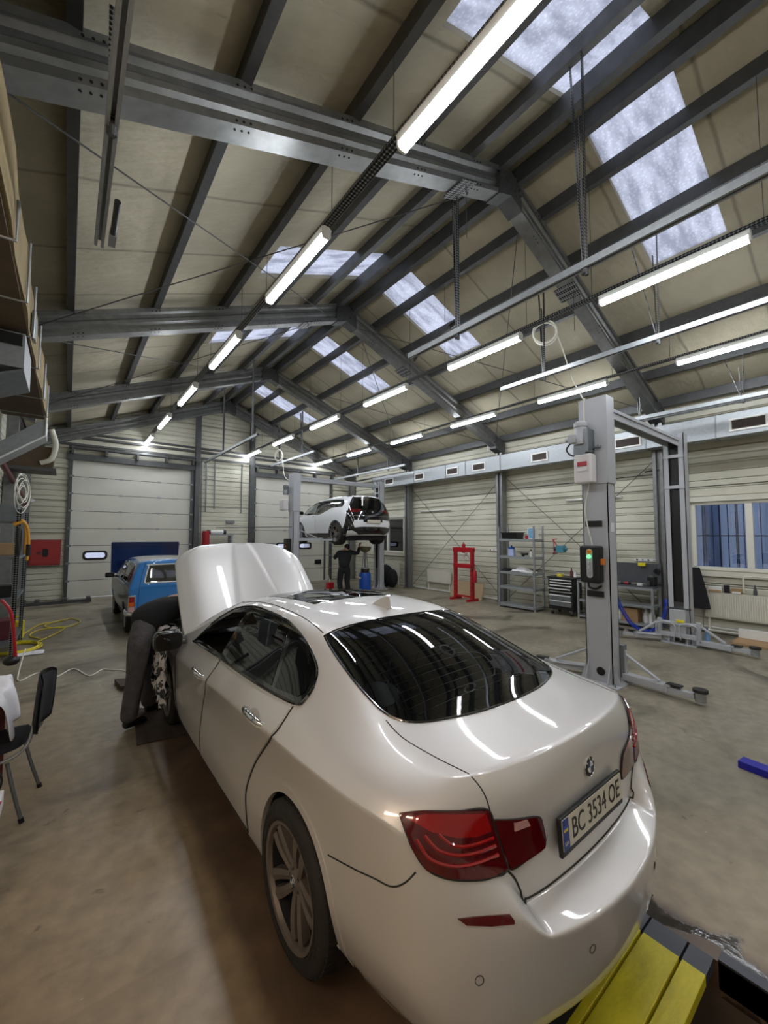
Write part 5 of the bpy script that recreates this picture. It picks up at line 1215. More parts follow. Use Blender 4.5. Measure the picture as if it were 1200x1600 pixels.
for s in (-1, 1):
    S_ = lambda pts: [(p[0]*(1 if s < 0 else -1), p[1], p[2]) for p in pts]
    d = (-s, 0, -.25)
    HS.patch3(S_([HP(13.35, 1.02), HP(12.9, 1.0), HP(12.3, 1.0), HP(12.1, .99), HP(11.9, 1.0), HP(11.5, 1.10), HP(11.25, 1.18), HP(10.62, 1.19), HP(10.58, 1.3), HP(10.7, 1.42), HP(11.2, 1.455), HP(12.0, 1.455), HP(12.5, 1.42), HP(12.9, 1.29)]), d, 'window_surround', 'gb2', hatch, off=.004, rim=.01, step=.05)
    HS.patch3(S_([HP(13.1, 1.06), HP(12.35, 1.045), HP(12.25, 1.38), HP(12.5, 1.36), HP(12.85, 1.24)]), d, 'front_window', M['pale_glass'] if 'pale_glass' in M else mat('pale side glass', (120, 126, 118), .05, 0, 0, coat=1), hatch, off=.008, rim=.004, step=.06)
    HS.patch3(S_([HP(12.15, 1.05), HP(11.9, 1.06), HP(11.5, 1.16), HP(11.3, 1.2), HP(11.15, 1.3), HP(11.2, 1.40), HP(12.1, 1.40)]), d, 'rear_side_window', 'tint', hatch, off=.008, rim=.004, step=.06)
    HS.patch3(S_([HP(10.75, 1.45), HP(11.6, 1.475), HT(-.56, 11.6), HT(-.52, 10.7)]), (-s*.6, 0, -1), 'roof_flank', 'paint2', hatch, off=.006, rim=.01, step=.08)
    HS.patch3(S_([HP(12.9, .37), HP(11.36, .37), HP(11.30, .22), HP(12.85, .23)]), (-s, 0, 0), 'sill_cover', 'gb2', hatch, off=.006, rim=.02, step=.06)
    n = 28; a0, a1 = math.radians(-25), math.radians(205)
    for yc in (HAY, HAF):
        poly = [(yc+.43*math.cos(a0+(a1-a0)*k/n), .345+.43*math.sin(a0+(a1-a0)*k/n)) for k in range(n+1)]+[(yc+.378*math.cos(a1+(a0-a1)*k/n), .345+.378*math.sin(a1+(a0-a1)*k/n)) for k in range(n+1)]
        HS.patch(poly, lambda a, b: Vector((s*2, a, b)), (-s, 0, 0), 'wheel_arch_lip', 'gb2', hatch, off=.004, rim=.03, step=.04)
        MB().lathe([(.38, s*.84), (.38, s*.5), (.1, s*.5)], (0, yc, .345), 'X', 30, a0=math.radians(-20), a1=math.radians(200)).build('wheel_well', 'black', hatch, smooth=True)
        make_wheel(hatch, s*.875, yc, s, R_=.345, style='thin')
    HS.line(S_([HP(12.2, .98), HP(12.22, .7), HP(12.2, .38)]), 'door_seam', 'rubber', hatch, .003, 0)
    HS.line(S_([HP(11.5, .5), HP(11.42, .65), HP(11.3, .78)]), 'side_marker', 'lens_r', hatch, .008, .004) if 0 else None
    b = MB().prism(rrect(s*.98-.1, s*.98+.1, 1.02, 1.14, .04), 13.05, 13.15, 'Y').build('door_mirror', 'gb2', hatch, bevel=.015)
    HS.line(S_([HP(12.42, .93), HP(12.3, .93)]), 'door_handle', 'gb2', hatch, .012, .01)
# black roof, tailgate, lower bumper; white bumper insert
HS.patch3([HT(-.60, 12.3), HT(0, 12.45), HT(.60, 12.3), HT(.60, 10.6), HT(.5, 10.48), HT(0, 10.43), HT(-.5, 10.48), HT(-.60, 10.6)], (0, 0, -1), 'roof_panel', 'gb2', hatch, off=.005, rim=.01, step=.1)
HS.patch3([HT(-.6, 12.5), HT(0, 12.6), HT(.6, 12.5), HT(.68, 13.2), HT(.4, 13.45), HT(-.4, 13.45), HT(-.68, 13.2)], (0, -.4, -1), 'windscreen', 'tint', hatch, off=.005, rim=.01, step=.1)
TG = [(-.52, 1.50), (0, 1.53), (.52, 1.50), (.66, 1.32), (.77, 1.08), (.80, .86), (.80, .45), (.5, .32), (-.5, .32), (-.80, .45), (-.80, .86), (-.77, 1.08), (-.66, 1.32)]
tg = HS.patch3([tuple(HB(u, z)) for u, z in TG], (0, 1, 0), 'tailgate', 'gb2', hatch, off=.006, rim=.012, step=.05)
HS.patch3([tuple(HB(u, z)) for u, z in [(-.46, 1.44), (.46, 1.44), (.58, 1.15), (.3, 1.08), (-.3, 1.08), (-.58, 1.15)]], (0, 1, 0), 'rear_window', 'tint', tg, off=.011, rim=.004, step=.08)
for s in (-1, 1):
    S_ = lambda pts: [(p[0]*(1 if s < 0 else -1), p[1], p[2]) for p in pts]
    HS.patch3(S_([HB(-.77, 1.06), HP(10.38, 1.06), HP(10.36, .80), HP(10.42, .62), HP(10.55, .48), HP(10.56, .26), HB(-.74, .28), HB(-.78, .6)]), (-s*.8, 1, 0), 'bumper_corner', 'gb2', hatch, off=.005, rim=.02, step=.05)
HS.patch3([tuple(HB(u, z)) for u, z in [(-.66, .76), (-.38, .78), (-.36, .70), (.36, .70), (.38, .78), (.66, .76), (.70, .66), (.66, .54), (-.66, .54), (-.70, .66)]], (0, 1, 0), 'bumper_insert', 'paint2', hatch, off=.016, rim=.012, step=.06)
HS.line([HB(-.72, .90), HB(0, .90), HB(.72, .90)], 'tail_trim', 'chrome', tg, .006, .008, d=(0, 1, 0))
for s in (-1, 1):
    HS.patch3([tuple(HB(s*u, z)) for u, z in [(.74, 1.12), (.42, 1.10), (.40, 1.07), (.55, 1.0), (.76, .99)]], (0, 1, 0), 'tail_lamp', 'lens_d', tg, off=.012, rim=.006, step=.05)
    HS.line([HB(s*.73, 1.1), HB(s*.5, 1.085), HB(s*.44, 1.07), HB(s*.6, 1.02), HB(s*.73, 1.02)], 'light_ring', 'lens_r', tg, .006, .014, d=(0, 1, 0))
q, nn = HS.hit((0, 8, 1.02), (0, 1, 0))
roundel(None, Matrix.Translation(q+nn*.01) @ Matrix.Rotation(math.radians(-14), 4, 'X') @ Matrix.Rotation(PI/2, 4, 'X'), .042, hatch)
q, nn = HS.hit((0, 8, .72), (0, 1, 0))
MB().box(-.26, .26, q.y-.035, q.y-.02, .665, .785).build('plate_frame', 'black', hatch); MB().box(-.25, .25, q.y-.04, q.y-.035, .675, .778).build('number_plate', 'plate_w', hatch)
b = MB(); b.box(-.72, .72, 10.5, 13.7, .14, .3).build('underbody', 'black', hatch)

# ================================================================ blue estate car
M['blue'] = carpaint('bright blue car paint', (28, 118, 190), .02, .0); M['navy'] = mat('dark navy bonnet underside', (14, 28, 74), .3, 0, .1, coat=.6)
M['flank_grey'] = mat('flank in dark blue-grey', (58, 66, 80), .35, 0, .25, 4, coat=.5); M['roofw'] = mat('greyish white roof paint', (168, 168, 160), .35, 0, .06, coat=.4)  # flank panels in a darker, greyer blue than the body
EX = 1.735
EST = [
 (None, [(.66, 9.1, .36), (.70, 9.06, .42), (.755, 9.06, .58), (.775, 9.06, .76), (.77, 9.06, .92), (.745, 9.09, 1.0), (.66, 9.17, 1.28), (.58, 9.21, 1.40)], [(.48, 9.2, 1.435), (.33, 9.19, 1.445), (.16, 9.19, 1.45), (0, 9.19, 1.452)]),
 (9.35, [(.70, .30), (.74, .36), (.79, .55), (.80, .76), (.795, .92), (.765, 1.0), (.68, 1.28), (.60, 1.41)], [(.49, 1.45), (.34, 1.462), (.17, 1.468), (0, 1.47)]),
 (10.2, [(.70, .26), (.75, .32), (.80, .52), (.81, .76), (.80, .92), (.77, 1.0), (.685, 1.29), (.60, 1.42)], [(.49, 1.46), (.34, 1.475), (.17, 1.48), (0, 1.482)]),
 (11.2, [(.70, .26), (.75, .32), (.80, .52), (.81, .76), (.80, .92), (.77, 1.0), (.685, 1.28), (.59, 1.41)], [(.48, 1.45), (.34, 1.462), (.17, 1.468), (0, 1.47)]),
 (11.55, [(.70, .26), (.75, .32), (.80, .52), (.81, .76), (.80, .92), (.77, .99), (.69, 1.2), (.61, 1.32)], [(.48, 1.36), (.34, 1.37), (.17, 1.376), (0, 1.38)]),
 (11.95, [(.70, .26), (.75, .32), (.80, .52), (.81, .76), (.80, .9), (.77, .95), (.74, .97), (.68, .985)], [(.5, .995), (.35, 1.0), (.17, 1.005), (0, 1.01)]),
 (12.6, [(.70, .28), (.75, .34), (.79, .52), (.80, .74), (.79, .86), (.76, .90), (.72, .92), (.66, .93)], [(.5, .94), (.35, .945), (.17, .95), (0, .95)]),
 (13.02, [(.68, .32), (.72, .38), (.75, .52), (.76, .7), (.75, .80), (.72, .84), (.68, .86), (.6, .87)], [(.48, .88), (.33, .885), (.16, .89), (0, .89)]),
]
ERF = [[(u, 9.05-.02*(1-u)+.03*(z0 == 0), z) if z < 1.1 else (u*.92, 9.15, z) for z0, z in zip(range(7), (.36, .42, .58, .76, .92, 1.0, 1.28))] for u in (.55, .38, .18, 0)]
def e_cr(grid, cols, crease):
    crease([r[4] for r in grid], .9); crease([r[5] for r in grid], .5); crease([r[7] for r in grid], .5); crease([c[7] for c in cols], .6)
    crease(cols[0], .55); crease([r[1] for r in grid], .5)
EM = shell_mesh(3, EST, ERF, e_cr, (.32, .38, .52, .7, .78, .82, .85), (.46, .32, .16, 0), (13.06, .01))
ES = Surf(EM)
est = thing('estate_car', 'bright blue old estate car with its bonnet up by the left sectional door', 'car', (EX, 0, 0))
bm = bmesh.new(); bm.from_mesh(EM); AYr, AYf = 9.72, 12.15
dl = [f for f in bm.faces if (abs(f.calc_center_median().x) > .5 and f.calc_center_median().z < .7 and any((f.calc_center_median().y-yc)**2+(f.calc_center_median().z-.29)**2 < .335**2 for yc in (AYr, AYf))) or (f.calc_center_median().z > .8 and abs(f.calc_center_median().x) < .62 and 12.05 < f.calc_center_median().y < 12.95)]
bmesh.ops.delete(bm, geom=dl, context='FACES')
me = bpy.data.meshes.new('body'); bm.to_mesh(me); bm.free(); me.materials.append(M['blue']); me.shade_smooth()
o = bpy.data.objects.new('body', me); C.objects.link(o); o.parent = est
def EP(y, z, s=-1): return ES.hit((s*2, y, z), (-s, 0, 0))[0]
def ET(u, y): return ES.hit((u, y, 3), (0, 0, -1))[0]
def EB(u, z): return ES.hit((u, 8, z), (0, 1, 0))[0]
for s in (-1, 1):
    S_ = lambda pts: [(p[0]*(1 if s < 0 else -1), p[1], p[2]) for p in pts]
    d = (-s, 0, -.2)
    ES.patch3(S_([EP(13.0, .84), EP(11.9, .92), EP(11.0, .955), EP(9.2, .955), EP(9.13, .8), EP(9.13, .42), EP(9.4, .34), EP(10.1, .34), EP(11.8, .34), EP(12.6, .36), EP(13.0, .42)]), (-s, 0, 0), 'flank_panel', 'flank_grey', est, off=.003, rim=.01, step=.05,
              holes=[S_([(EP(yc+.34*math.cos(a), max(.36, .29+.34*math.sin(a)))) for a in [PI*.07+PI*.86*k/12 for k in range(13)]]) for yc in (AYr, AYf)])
    for nm, pl in (('rear_side_window', [(10.25, 1.02), (9.32, 1.02), (9.35, 1.33), (10.25, 1.345)]), ('rear_door_window', [(11.0, 1.02), (10.35, 1.02), (10.35, 1.345), (10.95, 1.34)]), ('front_door_window', [(11.8, 1.0), (11.1, 1.02), (11.07, 1.335), (11.3, 1.32), (11.55, 1.2)])):
        w_ = ES.patch3(S_([EP(y, z) for y, z in pl]), d, nm, 'tint', est, off=.006, rim=.004, step=.08)
        ES.line(S_([EP(y, z) for y, z in pl+pl[:1]]), 'window_strip', 'zinc', w_, .006, .006, dens=2)
    for yc in (AYr, AYf):
        MB().lathe([(.335, s*.76), (.335, s*.45), (.1, s*.45)], (0, yc, .29), 'X', 30, a0=math.radians(-10), a1=math.radians(190)).build('wheel_well', 'black', est, smooth=True)
        w_ = bpy.data.objects.new('wheel', None); C.objects.link(w_); w_.parent = est; w_.location = (s*.76, yc, .29)
        MB().lathe([(.19, 0), (.20, s*.01), (.27, s*.01), (.29, -s*.02), (.29, -s*.13), (.27, -s*.16), (.19, -s*.16)], (0, 0, 0), 'X', 40).build('tyre', 'rubber', w_, smooth=True)
        MB().lathe([(.001, -s*.01), (.06, -s*.0), (.1, -s*.03), (.17, -s*.03), (.19, s*.005)], (0, 0, 0), 'X', 32).build('rim', 'zinc', w_, smooth=True)
    b = MB().prism(rrect(s*.93-.09, s*.93+.09, .97, 1.08, .03), 11.3, 11.36, 'Y').bar((s*.86, 11.33, 1.0), (s*.75, 11.4, .98), .04, .03).build('door_mirror', 'black', est, bevel=.01)
    # tail lamp: red over amber over clear in a chrome surround
    lp = MB().box(s*.73-.06, s*.73+.06, 8.99, 9.06, .49, .81).build('tail_lamp', 'chrome', est, bevel=.008)
    for z0, z1, m_ in ((.68, .785, 'lens_r'), (.60, .68, 'amber'), (.515, .60, 'lens_c')):
        if 'amber' not in M: M['amber'] = mat('amber lamp lens', (214, 92, 30), .15, 0, 0, coat=1); M['lens_r2'] = M['lens_r']
        MB().box(s*.735-.045, s*.735+.045, 8.985, 9.005, z0, z1-.004).build('lens', m_, lp)
    ES.line(S_([EB(-.60, .98), EB(-.62, .75), EB(-.60, .5), EB(-.3, .48), EB(0, .48)]), 'tailgate_seam', 'rubber', est, .004, .001)
    ES.line(S_([EB(-.60, .98), EB(-.56, 1.2), EB(-.50, 1.40)]), 'tailgate_seam', 'rubber', est, .004, .001)
pl = [(-.50, 1.02), (.50, 1.02), (.52, 1.06), (.45, 1.33), (.41, 1.36), (-.41, 1.36), (-.45, 1.33), (-.52, 1.06)]
M['pale_glass2'] = mat('brownish rear glass', (58, 56, 50), .04, 0, 0, coat=1)
w_ = ES.patch3([tuple(EB(u, z)) for u, z in pl], (0, 1, 0), 'rear_window', 'pale_glass2', est, off=.006, rim=.004, step=.07)
ES.line([EB(u, z) for u, z in pl+pl[:1]], 'window_surround', 'white', w_, .011, .008, dens=3)
ES.line([EB(-.58, .93), EB(0, .93), EB(.58, .93)], 'body_line', 'rubber', est, .002, .0)
ES.patch3([ET(-.6, 9.4), ET(0, 9.33), ET(.6, 9.4), ET(.58, 11.2), ET(0, 11.3), ET(-.58, 11.2)], (0, 0, -1), 'roof_panel', 'roofw', est, off=.004, rim=.008, step=.12)
bmp = MB().tube(spl([(-.78, 9.35, .47), (-.80, 9.1, .47), (-.76, 8.98, .47), (-.4, 8.95, .47), (0, 8.945, .47), (.4, 8.95, .47), (.76, 8.98, .47), (.80, 9.1, .47), (.78, 9.35, .47)], 5), .05, 10).build('rear_bumper', 'chrome', est, smooth=True)
MB().box(-.7, .7, 9.3, 12.9, .2, .34).build('underbody', 'black', est)
MB().box(-.26, .26, 8.99, 9.0, .56, .67).build('number_plate', 'plate_w', est)
# raised bonnet seen from inside the car's end: navy underside with a rolled edge
b = MB(); b.add([(-.78, 12.98, .93), (.78, 12.98, .93), (.80, 12.88, 1.75), (-.80, 12.88, 1.75)], [(0, 1, 2, 3)]); hb = b.build('bonnet', 'navy', est, solid=.02)
MB().bar((-.80, 12.86, 1.745), (.80, 12.86, 1.745), .03, .03).bar((-.7, 12.85, 1.67), (.7, 12.85, 1.67), .02, .02).bar((-.78, 12.96, .93), (-.80, 12.86, 1.74), .03, .03).bar((.78, 12.96, .93), (.80, 12.86, 1.74), .03, .03).build('bonnet_edge', 'navy', hb)

# ================================================================ people
def skin(name, pts, edges, m, parent=None, sub=2, root=0):
    """continuous limb surface: pts = [(x, y, z, r)], edges between them"""
    me = bpy.data.meshes.new(name); me.from_pydata([p[:3] for p in pts], edges, []); me.update()
    o = bpy.data.objects.new(name, me); C.objects.link(o)
    o.modifiers.new('skin', 'SKIN')
    bpy.context.view_layer.update()
    if not me.skin_vertices:
        bpy.context.view_layer.objects.active = o
    sv = me.skin_vertices[0].data
    for i, p in enumerate(pts): sv[i].radius = (p[3], p[4] if len(p) > 4 else p[3]); sv[i].use_root = (i == root)
    md = o.modifiers.new('sub', 'SUBSURF'); md.levels = md.render_levels = sub
    bpy.context.view_layer.update()
    m2 = bpy.data.meshes.new_from_object(o.evaluated_get(bpy.context.evaluated_depsgraph_get())); bpy.data.objects.remove(o)
    m2.materials.clear(); m2.materials.append(M[m]); m2.name = name; m2.shade_smooth()
    o = bpy.data.objects.new(name, m2); C.objects.link(o)
    if parent: o.parent = parent
    return o
M['skin'] = mat('skin', (186, 140, 116), .5, 0, .05); M['hair'] = mat('dark hair', (30, 24, 20), .7, 0, .2, 40)
M['trous'] = mat('worn grey work trousers', (80, 76, 77), .85, 0, .3, 9, 1.0, 26); M['jack'] = mat('black work jacket', (22, 22, 24), .9, 0, .2, 8, .6, 20)
M['shoe'] = mat('black work shoes', (16, 16, 17), .3, 0, .1)
def chain(a, b): return [(i, i+1) for i in range(a, b)]
def person(name, lab, J, jacket, trousers, pose_group=None):
    """J: joints in world space. builds one body surface plus clothes"""
    t = thing(name, lab, 'person', (0, 0, 0))
    V_ = lambda k: Vector(J[k])
    pts = []; E_ = []
    def add(p, r, frm=None):
        pts.append((p[0], p[1], p[2], r)); i = len(pts)-1
        if frm is not None: E_.append((frm, i))
        return i
    pel = add(V_('pelvis'), .12); sp_ = add(V_('waist'), .12, pel); ch = add(V_('chest'), .145, sp_); nk = add(V_('neck'), .06, ch)
    hd = V_('head'); h0 = add(V_('neck').lerp(hd, .45), .06, nk); h1 = add(hd, .088, h0); h2 = add(hd+(hd-V_('neck')).normalized()*.08, .07, h1)
    for s in ('l', 'r'):
        a = add(V_('sho_'+s), .06, ch); b_ = add(V_('elb_'+s), .042, a); w_ = add(V_('wri_'+s), .028, b_)
        hp = add(V_('hip_'+s), .09, pel); kn = add(V_('kne_'+s), .055, hp); an = add(V_('ank_'+s), .04, kn); ft = add(V_('toe_'+s), .035, an)
        # hand: palm, four fingers, thumb
        d = (V_('wri_'+s)-V_('elb_'+s)).normalized(); side_ = d.cross(Vector((0, 0, 1))); side_ = side_.normalized() if side_.length > .1 else Vector((1, 0, 0)); up_ = side_.cross(d)
        pm_ = add(V_('wri_'+s)+d*.05, .03, w_)
        for k, L_ in enumerate((.068, .078, .073, .058)):
            base = add(V_('wri_'+s)+d*.085+side_*(-.03+.02*k), .0095, pm_)
            m1 = add(V_('wri_'+s)+d*(.085+L_*.5)+side_*(-.032+.0215*k)-up_*.012, .009, base); add(V_('wri_'+s)+d*(.085+L_*.85)+side_*(-.032+.0215*k)-up_*.034, .0075, m1)
        th = add(V_('wri_'+s)+d*.045-side_*.038, .011, pm_); add(V_('wri_'+s)+d*.085-side_*.058-up_*.012, .0085, th)
    skin('body', pts, E_, 'skin', t)
    # face and hair
    fd = V_('face').normalized(); up_ = (hd-V_('neck')).normalized(); sd_ = fd.cross(up_).normalized()
    MB().sphere(hd+up_*.03-fd*.018, .1, .88, 1.0, 1.0, 14).build('hair', 'hair', t, smooth=True)
    b = MB(); b.sphere(hd+fd*.088-up_*.0, .018, .7, .9, 1.2, 8)
    for q in (-1, 1): b.sphere(hd+sd_*q*.078, .024, .5, .9, 1.2, 8)
    b.build('nose_and_ears', 'skin', t, smooth=True)
    b = MB()
    for q in (-1, 1): b.sphere(hd+fd*.078+sd_*q*.03+up_*.02, .011, 1, 1, .7, 8)
    b.build('eyes', 'hole', t, smooth=True); MB().bar(hd+fd*.082-up_*.045-sd_*.02, hd+fd*.082-up_*.045+sd_*.02, .008, .008).build('mouth', 'dkred', t)
    # trousers
    P_ = []; E2 = []
    def a2(p, r, frm=None):
        P_.append((p[0], p[1], p[2], r)); i = len(P_)-1
        if frm is not None: E2.append((frm, i))
        return i
    w0 = a2(V_('pelvis').lerp(V_('waist'), .8), .15); p0 = a2(V_('pelvis'), .17, w0)
    for s in ('l', 'r'):
        h = a2(V_('hip_'+s), .125, p0); m_ = a2(V_('hip_'+s).lerp(V_('kne_'+s), .5), .108, h); k = a2(V_('kne_'+s), .09, m_); c = a2(V_('kne_'+s).lerp(V_('ank_'+s), .5), .088, k); f = a2(V_('ank_'+s)+Vector((0, 0, -.035)), .084, c)
    skin('trousers', P_, E2, trousers, t, root=1)
    P_ = []; E2 = []
    p0 = a2(V_('pelvis')+(V_('pelvis')-V_('waist'))*.35, .185); w0 = a2(V_('waist'), .185, p0); c0 = a2(V_('chest'), .18, w0); n0 = a2(V_('chest').lerp(V_('neck'), .75), .08, c0)
    for s in ('l', 'r'):
        h = a2(V_('sho_'+s), .085, c0); e = a2(V_('elb_'+s), .065, h); a2(V_('elb_'+s).lerp(V_('wri_'+s), .92), .05, e)
    skin('jacket', P_, E2, jacket, t, root=2)
    for s in ('l', 'r'):
        a, b_ = V_('ank_'+s), V_('toe_'+s); d = (b_-a); d.z = 0; d.normalize()
        q = [(a-d*.05+Vector((0, 0, -.035)), .048), (a+d*.05+Vector((0, 0, -.035)), .05), (a+d*.13+Vector((0, 0, -.05)), .046), (a+d*.20+Vector((0, 0, -.055)), .036)]
        skin('shoe', [(p.x, p.y, p.z, r) for p, r in q], chain(0, 3), 'shoe', t)
    return t
# mechanic bent over the engine bay, seen from behind
person('person', 'person in black jacket and grey trousers bent over the open bonnet of the white saloon', dict(
    pelvis=(.64, 5.0, 1.0), waist=(.78, 5.03, 1.12), chest=(1.06, 5.07, 1.21), neck=(1.28, 5.08, 1.22), head=(1.42, 5.09, 1.18), face=(.5, 0, -.86),
    sho_l=(1.14, 5.25, 1.20), sho_r=(1.12, 4.89, 1.20), elb_l=(1.24, 5.28, .98), elb_r=(1.22, 4.86, .98), wri_l=(1.42, 5.2, .93), wri_r=(1.42, 4.95, .93),
    hip_l=(.70, 5.12, .92), hip_r=(.63, 4.9, .92), kne_l=(.76, 5.16, .50), kne_r=(.60, 4.88, .50), ank_l=(.78, 5.2, .095), ank_r=(.55, 4.87, .095), toe_l=(.94, 5.24, .04), toe_r=(.70, 4.94, .04)), 'jack', 'trous')
person('person', 'person in dark clothes reaching up under the lifted white hatchback', dict(
    pelvis=(6.98, 10.95, .92), waist=(6.98, 10.97, 1.10), chest=(7.02, 11.0, 1.36), neck=(7.06, 11.0, 1.50), head=(7.12, 11.02, 1.57), face=(.6, .4, .3),
    sho_l=(6.86, 11.1, 1.40), sho_r=(7.22, 10.95, 1.42), elb_l=(6.80, 11.25, 1.22), elb_r=(7.50, 10.95, 1.36), wri_l=(7.0, 11.4, 1.3), wri_r=(7.60, 11.0, 1.60),
    hip_l=(6.9, 11.0, .86), hip_r=(7.08, 10.92, .86), kne_l=(6.88, 11.06, .48), kne_r=(7.1, 10.96, .48), ank_l=(6.9, 11.0, .095), ank_r=(7.14, 10.92, .095), toe_l=(7.0, 11.16, .04), toe_r=(7.24, 11.08, .04)), 'jack', 'jack')
# ================================================================ things along the right wall
def cabbox(b, x0, x1, y0, y1, z0, z1): return b.box(x0, x1, y0, y1, z0, z1)
# --- metal shelving
t = thing('shelving_unit', 'tall grey metal shelving unit against the right wall', 'shelf', (0, 0, 0))
X0s, X1s, Y0s, Y1s = 9.55, 9.98, 5.86, 6.94; M['shelfm'] = mat('grey shelf metal', (150, 154, 154), .45, .3, .08)
for x in (X0s, X1s):
    for y in (Y0s, Y1s): MB().section([(-.02, -.02), (.02, -.02), (.02, -.016), (-.016, -.016), (-.016, .02), (-.02, .02)], (x, y, 0), (x, y, 2.22 if y == Y0s else 2.22), up=(1, 0, 0)).build('upright', 'shelfm', t)
for z in (.10, .57, .98, 1.40, 1.87):
    MB().box(X0s, X1s, Y0s, Y1s, z-.005, z+.005).box(X0s-.02, X0s, Y0s, Y1s, z-.055, z+.005).box(X0s, X1s, Y0s-.02, Y0s, z-.055, z+.005).box(X1s, X1s+.02, Y0s, Y1s, z-.055, z+.005).box(X0s, X1s, Y1s, Y1s+.02, z-.055, z+.005).build('shelf', 'shelfm', t)
def lathe_thing(name, lab, cat, loc, prof, m, parts=(), group=None, seg=20):
    t = thing(name, lab, cat, loc, 0, group); MB().lathe(prof, (0, 0, 0), 'Z', seg).build('body', m, t, smooth=True)
    for nm, pf, mm in parts: MB().lathe(pf, (0, 0, 0), 'Z', seg).build(nm, mm, t, smooth=True)
    return t
# black crate, red mug, blue picture box on the top shelf
t = thing('plastic_crate', 'black plastic crate on the top of the grey shelving', 'crate', (9.73, 6.62, 1.876))
b = MB(); b.prism([(-.15, 0), (.15, 0), (.18, .17), (-.18, .17)], -.24, -.23, 'Y').prism([(-.15, 0), (.15, 0), (.18, .17), (-.18, .17)], .23, .24, 'Y').box(-.16, .16, -.24, .24, 0, .012)
b.add([(-.15, -.24, 0), (-.15, .24, 0), (-.18, .24, .17), (-.18, -.24, .17), (.15, -.24, 0), (.15, .24, 0), (.18, .24, .17), (.18, -.24, .17)], [(0, 1, 2, 3), (4, 5, 6, 7)]); b.build('tub', 'black', t)
MB().box(-.2, -.17, -.26, .26, .16, .18).box(.17, .2, -.26, .26, .16, .18).box(-.17, .17, -.26, -.23, .16, .18).box(-.17, .17, .23, .26, .16, .18).build('rim', 'black', t)
tag(MB().box(9.8, 9.95, 6.4, 6.8, 2.07, 2.12).build('cardboard_lid', 'cream'), 'pale flat lid lying behind the black crate on the shelving', 'lid') if 0 else None
t = lathe_thing('mug', 'small red mug on the top of the grey shelving', 'mug', (9.66, 6.13, 1.876), [(.001, .002), (.04, .002), (.042, .1), (.036, .1), (.034, .01), (.001, .01)], 'red')
MB().tube([(0, .04, .08), (0, .07, .075), (0, .072, .035), (0, .04, .025)], .006, 6).build('handle', 'red', t, smooth=True)
M['pic_blue'] = mat('blue box print', (120, 170, 204), .5, 0, .35, 14)
t = thing('carton', 'blue printed carton standing at the right end of the top shelf', 'box', (9.72, 5.98, 1.876)); MB().box(-.06, .06, -.12, .13, 0, .30).build('box_body', 'white', t); MB().box(-.063, -.06, -.10, .11, .02, .28).build('printed_face', 'pic_blue', t)
M['jug'] = mat('pale blue jug', (172, 186, 224), .35, 0, .12, 12)
t = thing('canister', 'pale blue canister with dark blue cap on the second shelf', 'canister', (9.68, 6.62, 1.406)); MB().prism(rrect(-.06, .06, -.09, .09, .03), 0, .2, 'Z').build('body', 'jug', t, bevel=.01); MB().prism(rrect(-.05, .05, -.08, .08, .03), .2, .235, 'Z').cyl((0, 0, .22), (0, 0, .29), .02).build('cap', 'blueplastic', t)
t = thing('power_drill', 'dark cordless drill lying on the second shelf', 'drill', (9.66, 6.22, 1.406)); MB().cyl((0, -.1, .07), (0, .08, .07), .035, 14).box(-.03, .03, .0, .05, 0, .06).build('body', 'black', t, bevel=.006); MB().cyl((0, .08, .07), (0, .16, .07), .015, 10).build('chuck', 'zinc', t)
lathe_thing('spray_can', 'white spray bottle at the right end of the second shelf', 'bottle', (9.64, 6.0, 1.406), [(.001, 0), (.035, 0), (.037, .11), (.02, .13), (.02, .15), (.001, .15)], 'white', [('spray_head', [(.001, .15), (.018, .15), (.03, .18), (.001, .2)], 'dgrey')])
def rag(name, lab, cat, c, sx, sy, h, m, seed):
    random.seed(seed); n = 14; vs = []
    for i in range(n+1):
        for j in range(n+1):
            u, v = i/n*2-1, j/n*2-1; r = max(abs(u), abs(v))
            vs.append((c[0]+sx*u*(1+.12*random.uniform(-1, 1)), c[1]+sy*v*(1+.1*random.uniform(-1, 1)), c[2]+.004+h*(1-r**2)*random.uniform(.45, 1)+.006))
    o = MB().add(vs, [(i*(n+1)+j, (i+1)*(n+1)+j, (i+1)*(n+1)+j+1, i*(n+1)+j+1) for i in range(n) for j in range(n)]).build(name, m, smooth=True, subd=1, solid=.006, auto=180)
    return tag(o, lab, cat)
rag('rag', 'crumpled white rags heaped on the middle shelf', 'cloth', (9.74, 6.35, .986), .16, .24, .16, 'cloth_w', 2)
rag('rag', 'black cloth at the left end of the middle shelf', 'cloth', (9.70, 6.8, .986), .14, .12, .08, 'cloth_k', 3)
tag(MB().box(9.55, 9.8, 5.92, 6.25, .986, 1.02).build('folded_sheet', 'white', bevel=.005), 'folded white sheet on the right of the middle shelf', 'cloth')
# --- hose reel arm with teal head on the wall behind the shelf
t = thing('swivel_arm', 'red tubular wall arm carrying a teal vice-like head beside the shelving', 'arm', (10.0, 5.6, 1.6))
MB().tube([(.4, .1, .28), (.05, .02, .26), (-.05, -.15, .12)], .014).tube([(.4, .1, -.1), (.05, .02, -.1), (-.05, -.15, .0)], .014).tube([(.1, .02, .26), (.1, .02, -.1)], .012).build('frame', 'red', t, smooth=True)
M['teal'] = mat('teal enamel', (72, 132, 146), .4, 0, .06)
MB().box(-.14, .02, -.36, -.16, -.06, .12).cyl((-.06, -.36, .03), (-.06, -.42, .03), .04, 14).build('head', 'teal', t, bevel=.01)
MB().cyl((-.06, -.16, .03), (-.06, -.08, .03), .045, 16).build('clamp_ring', 'black', t)
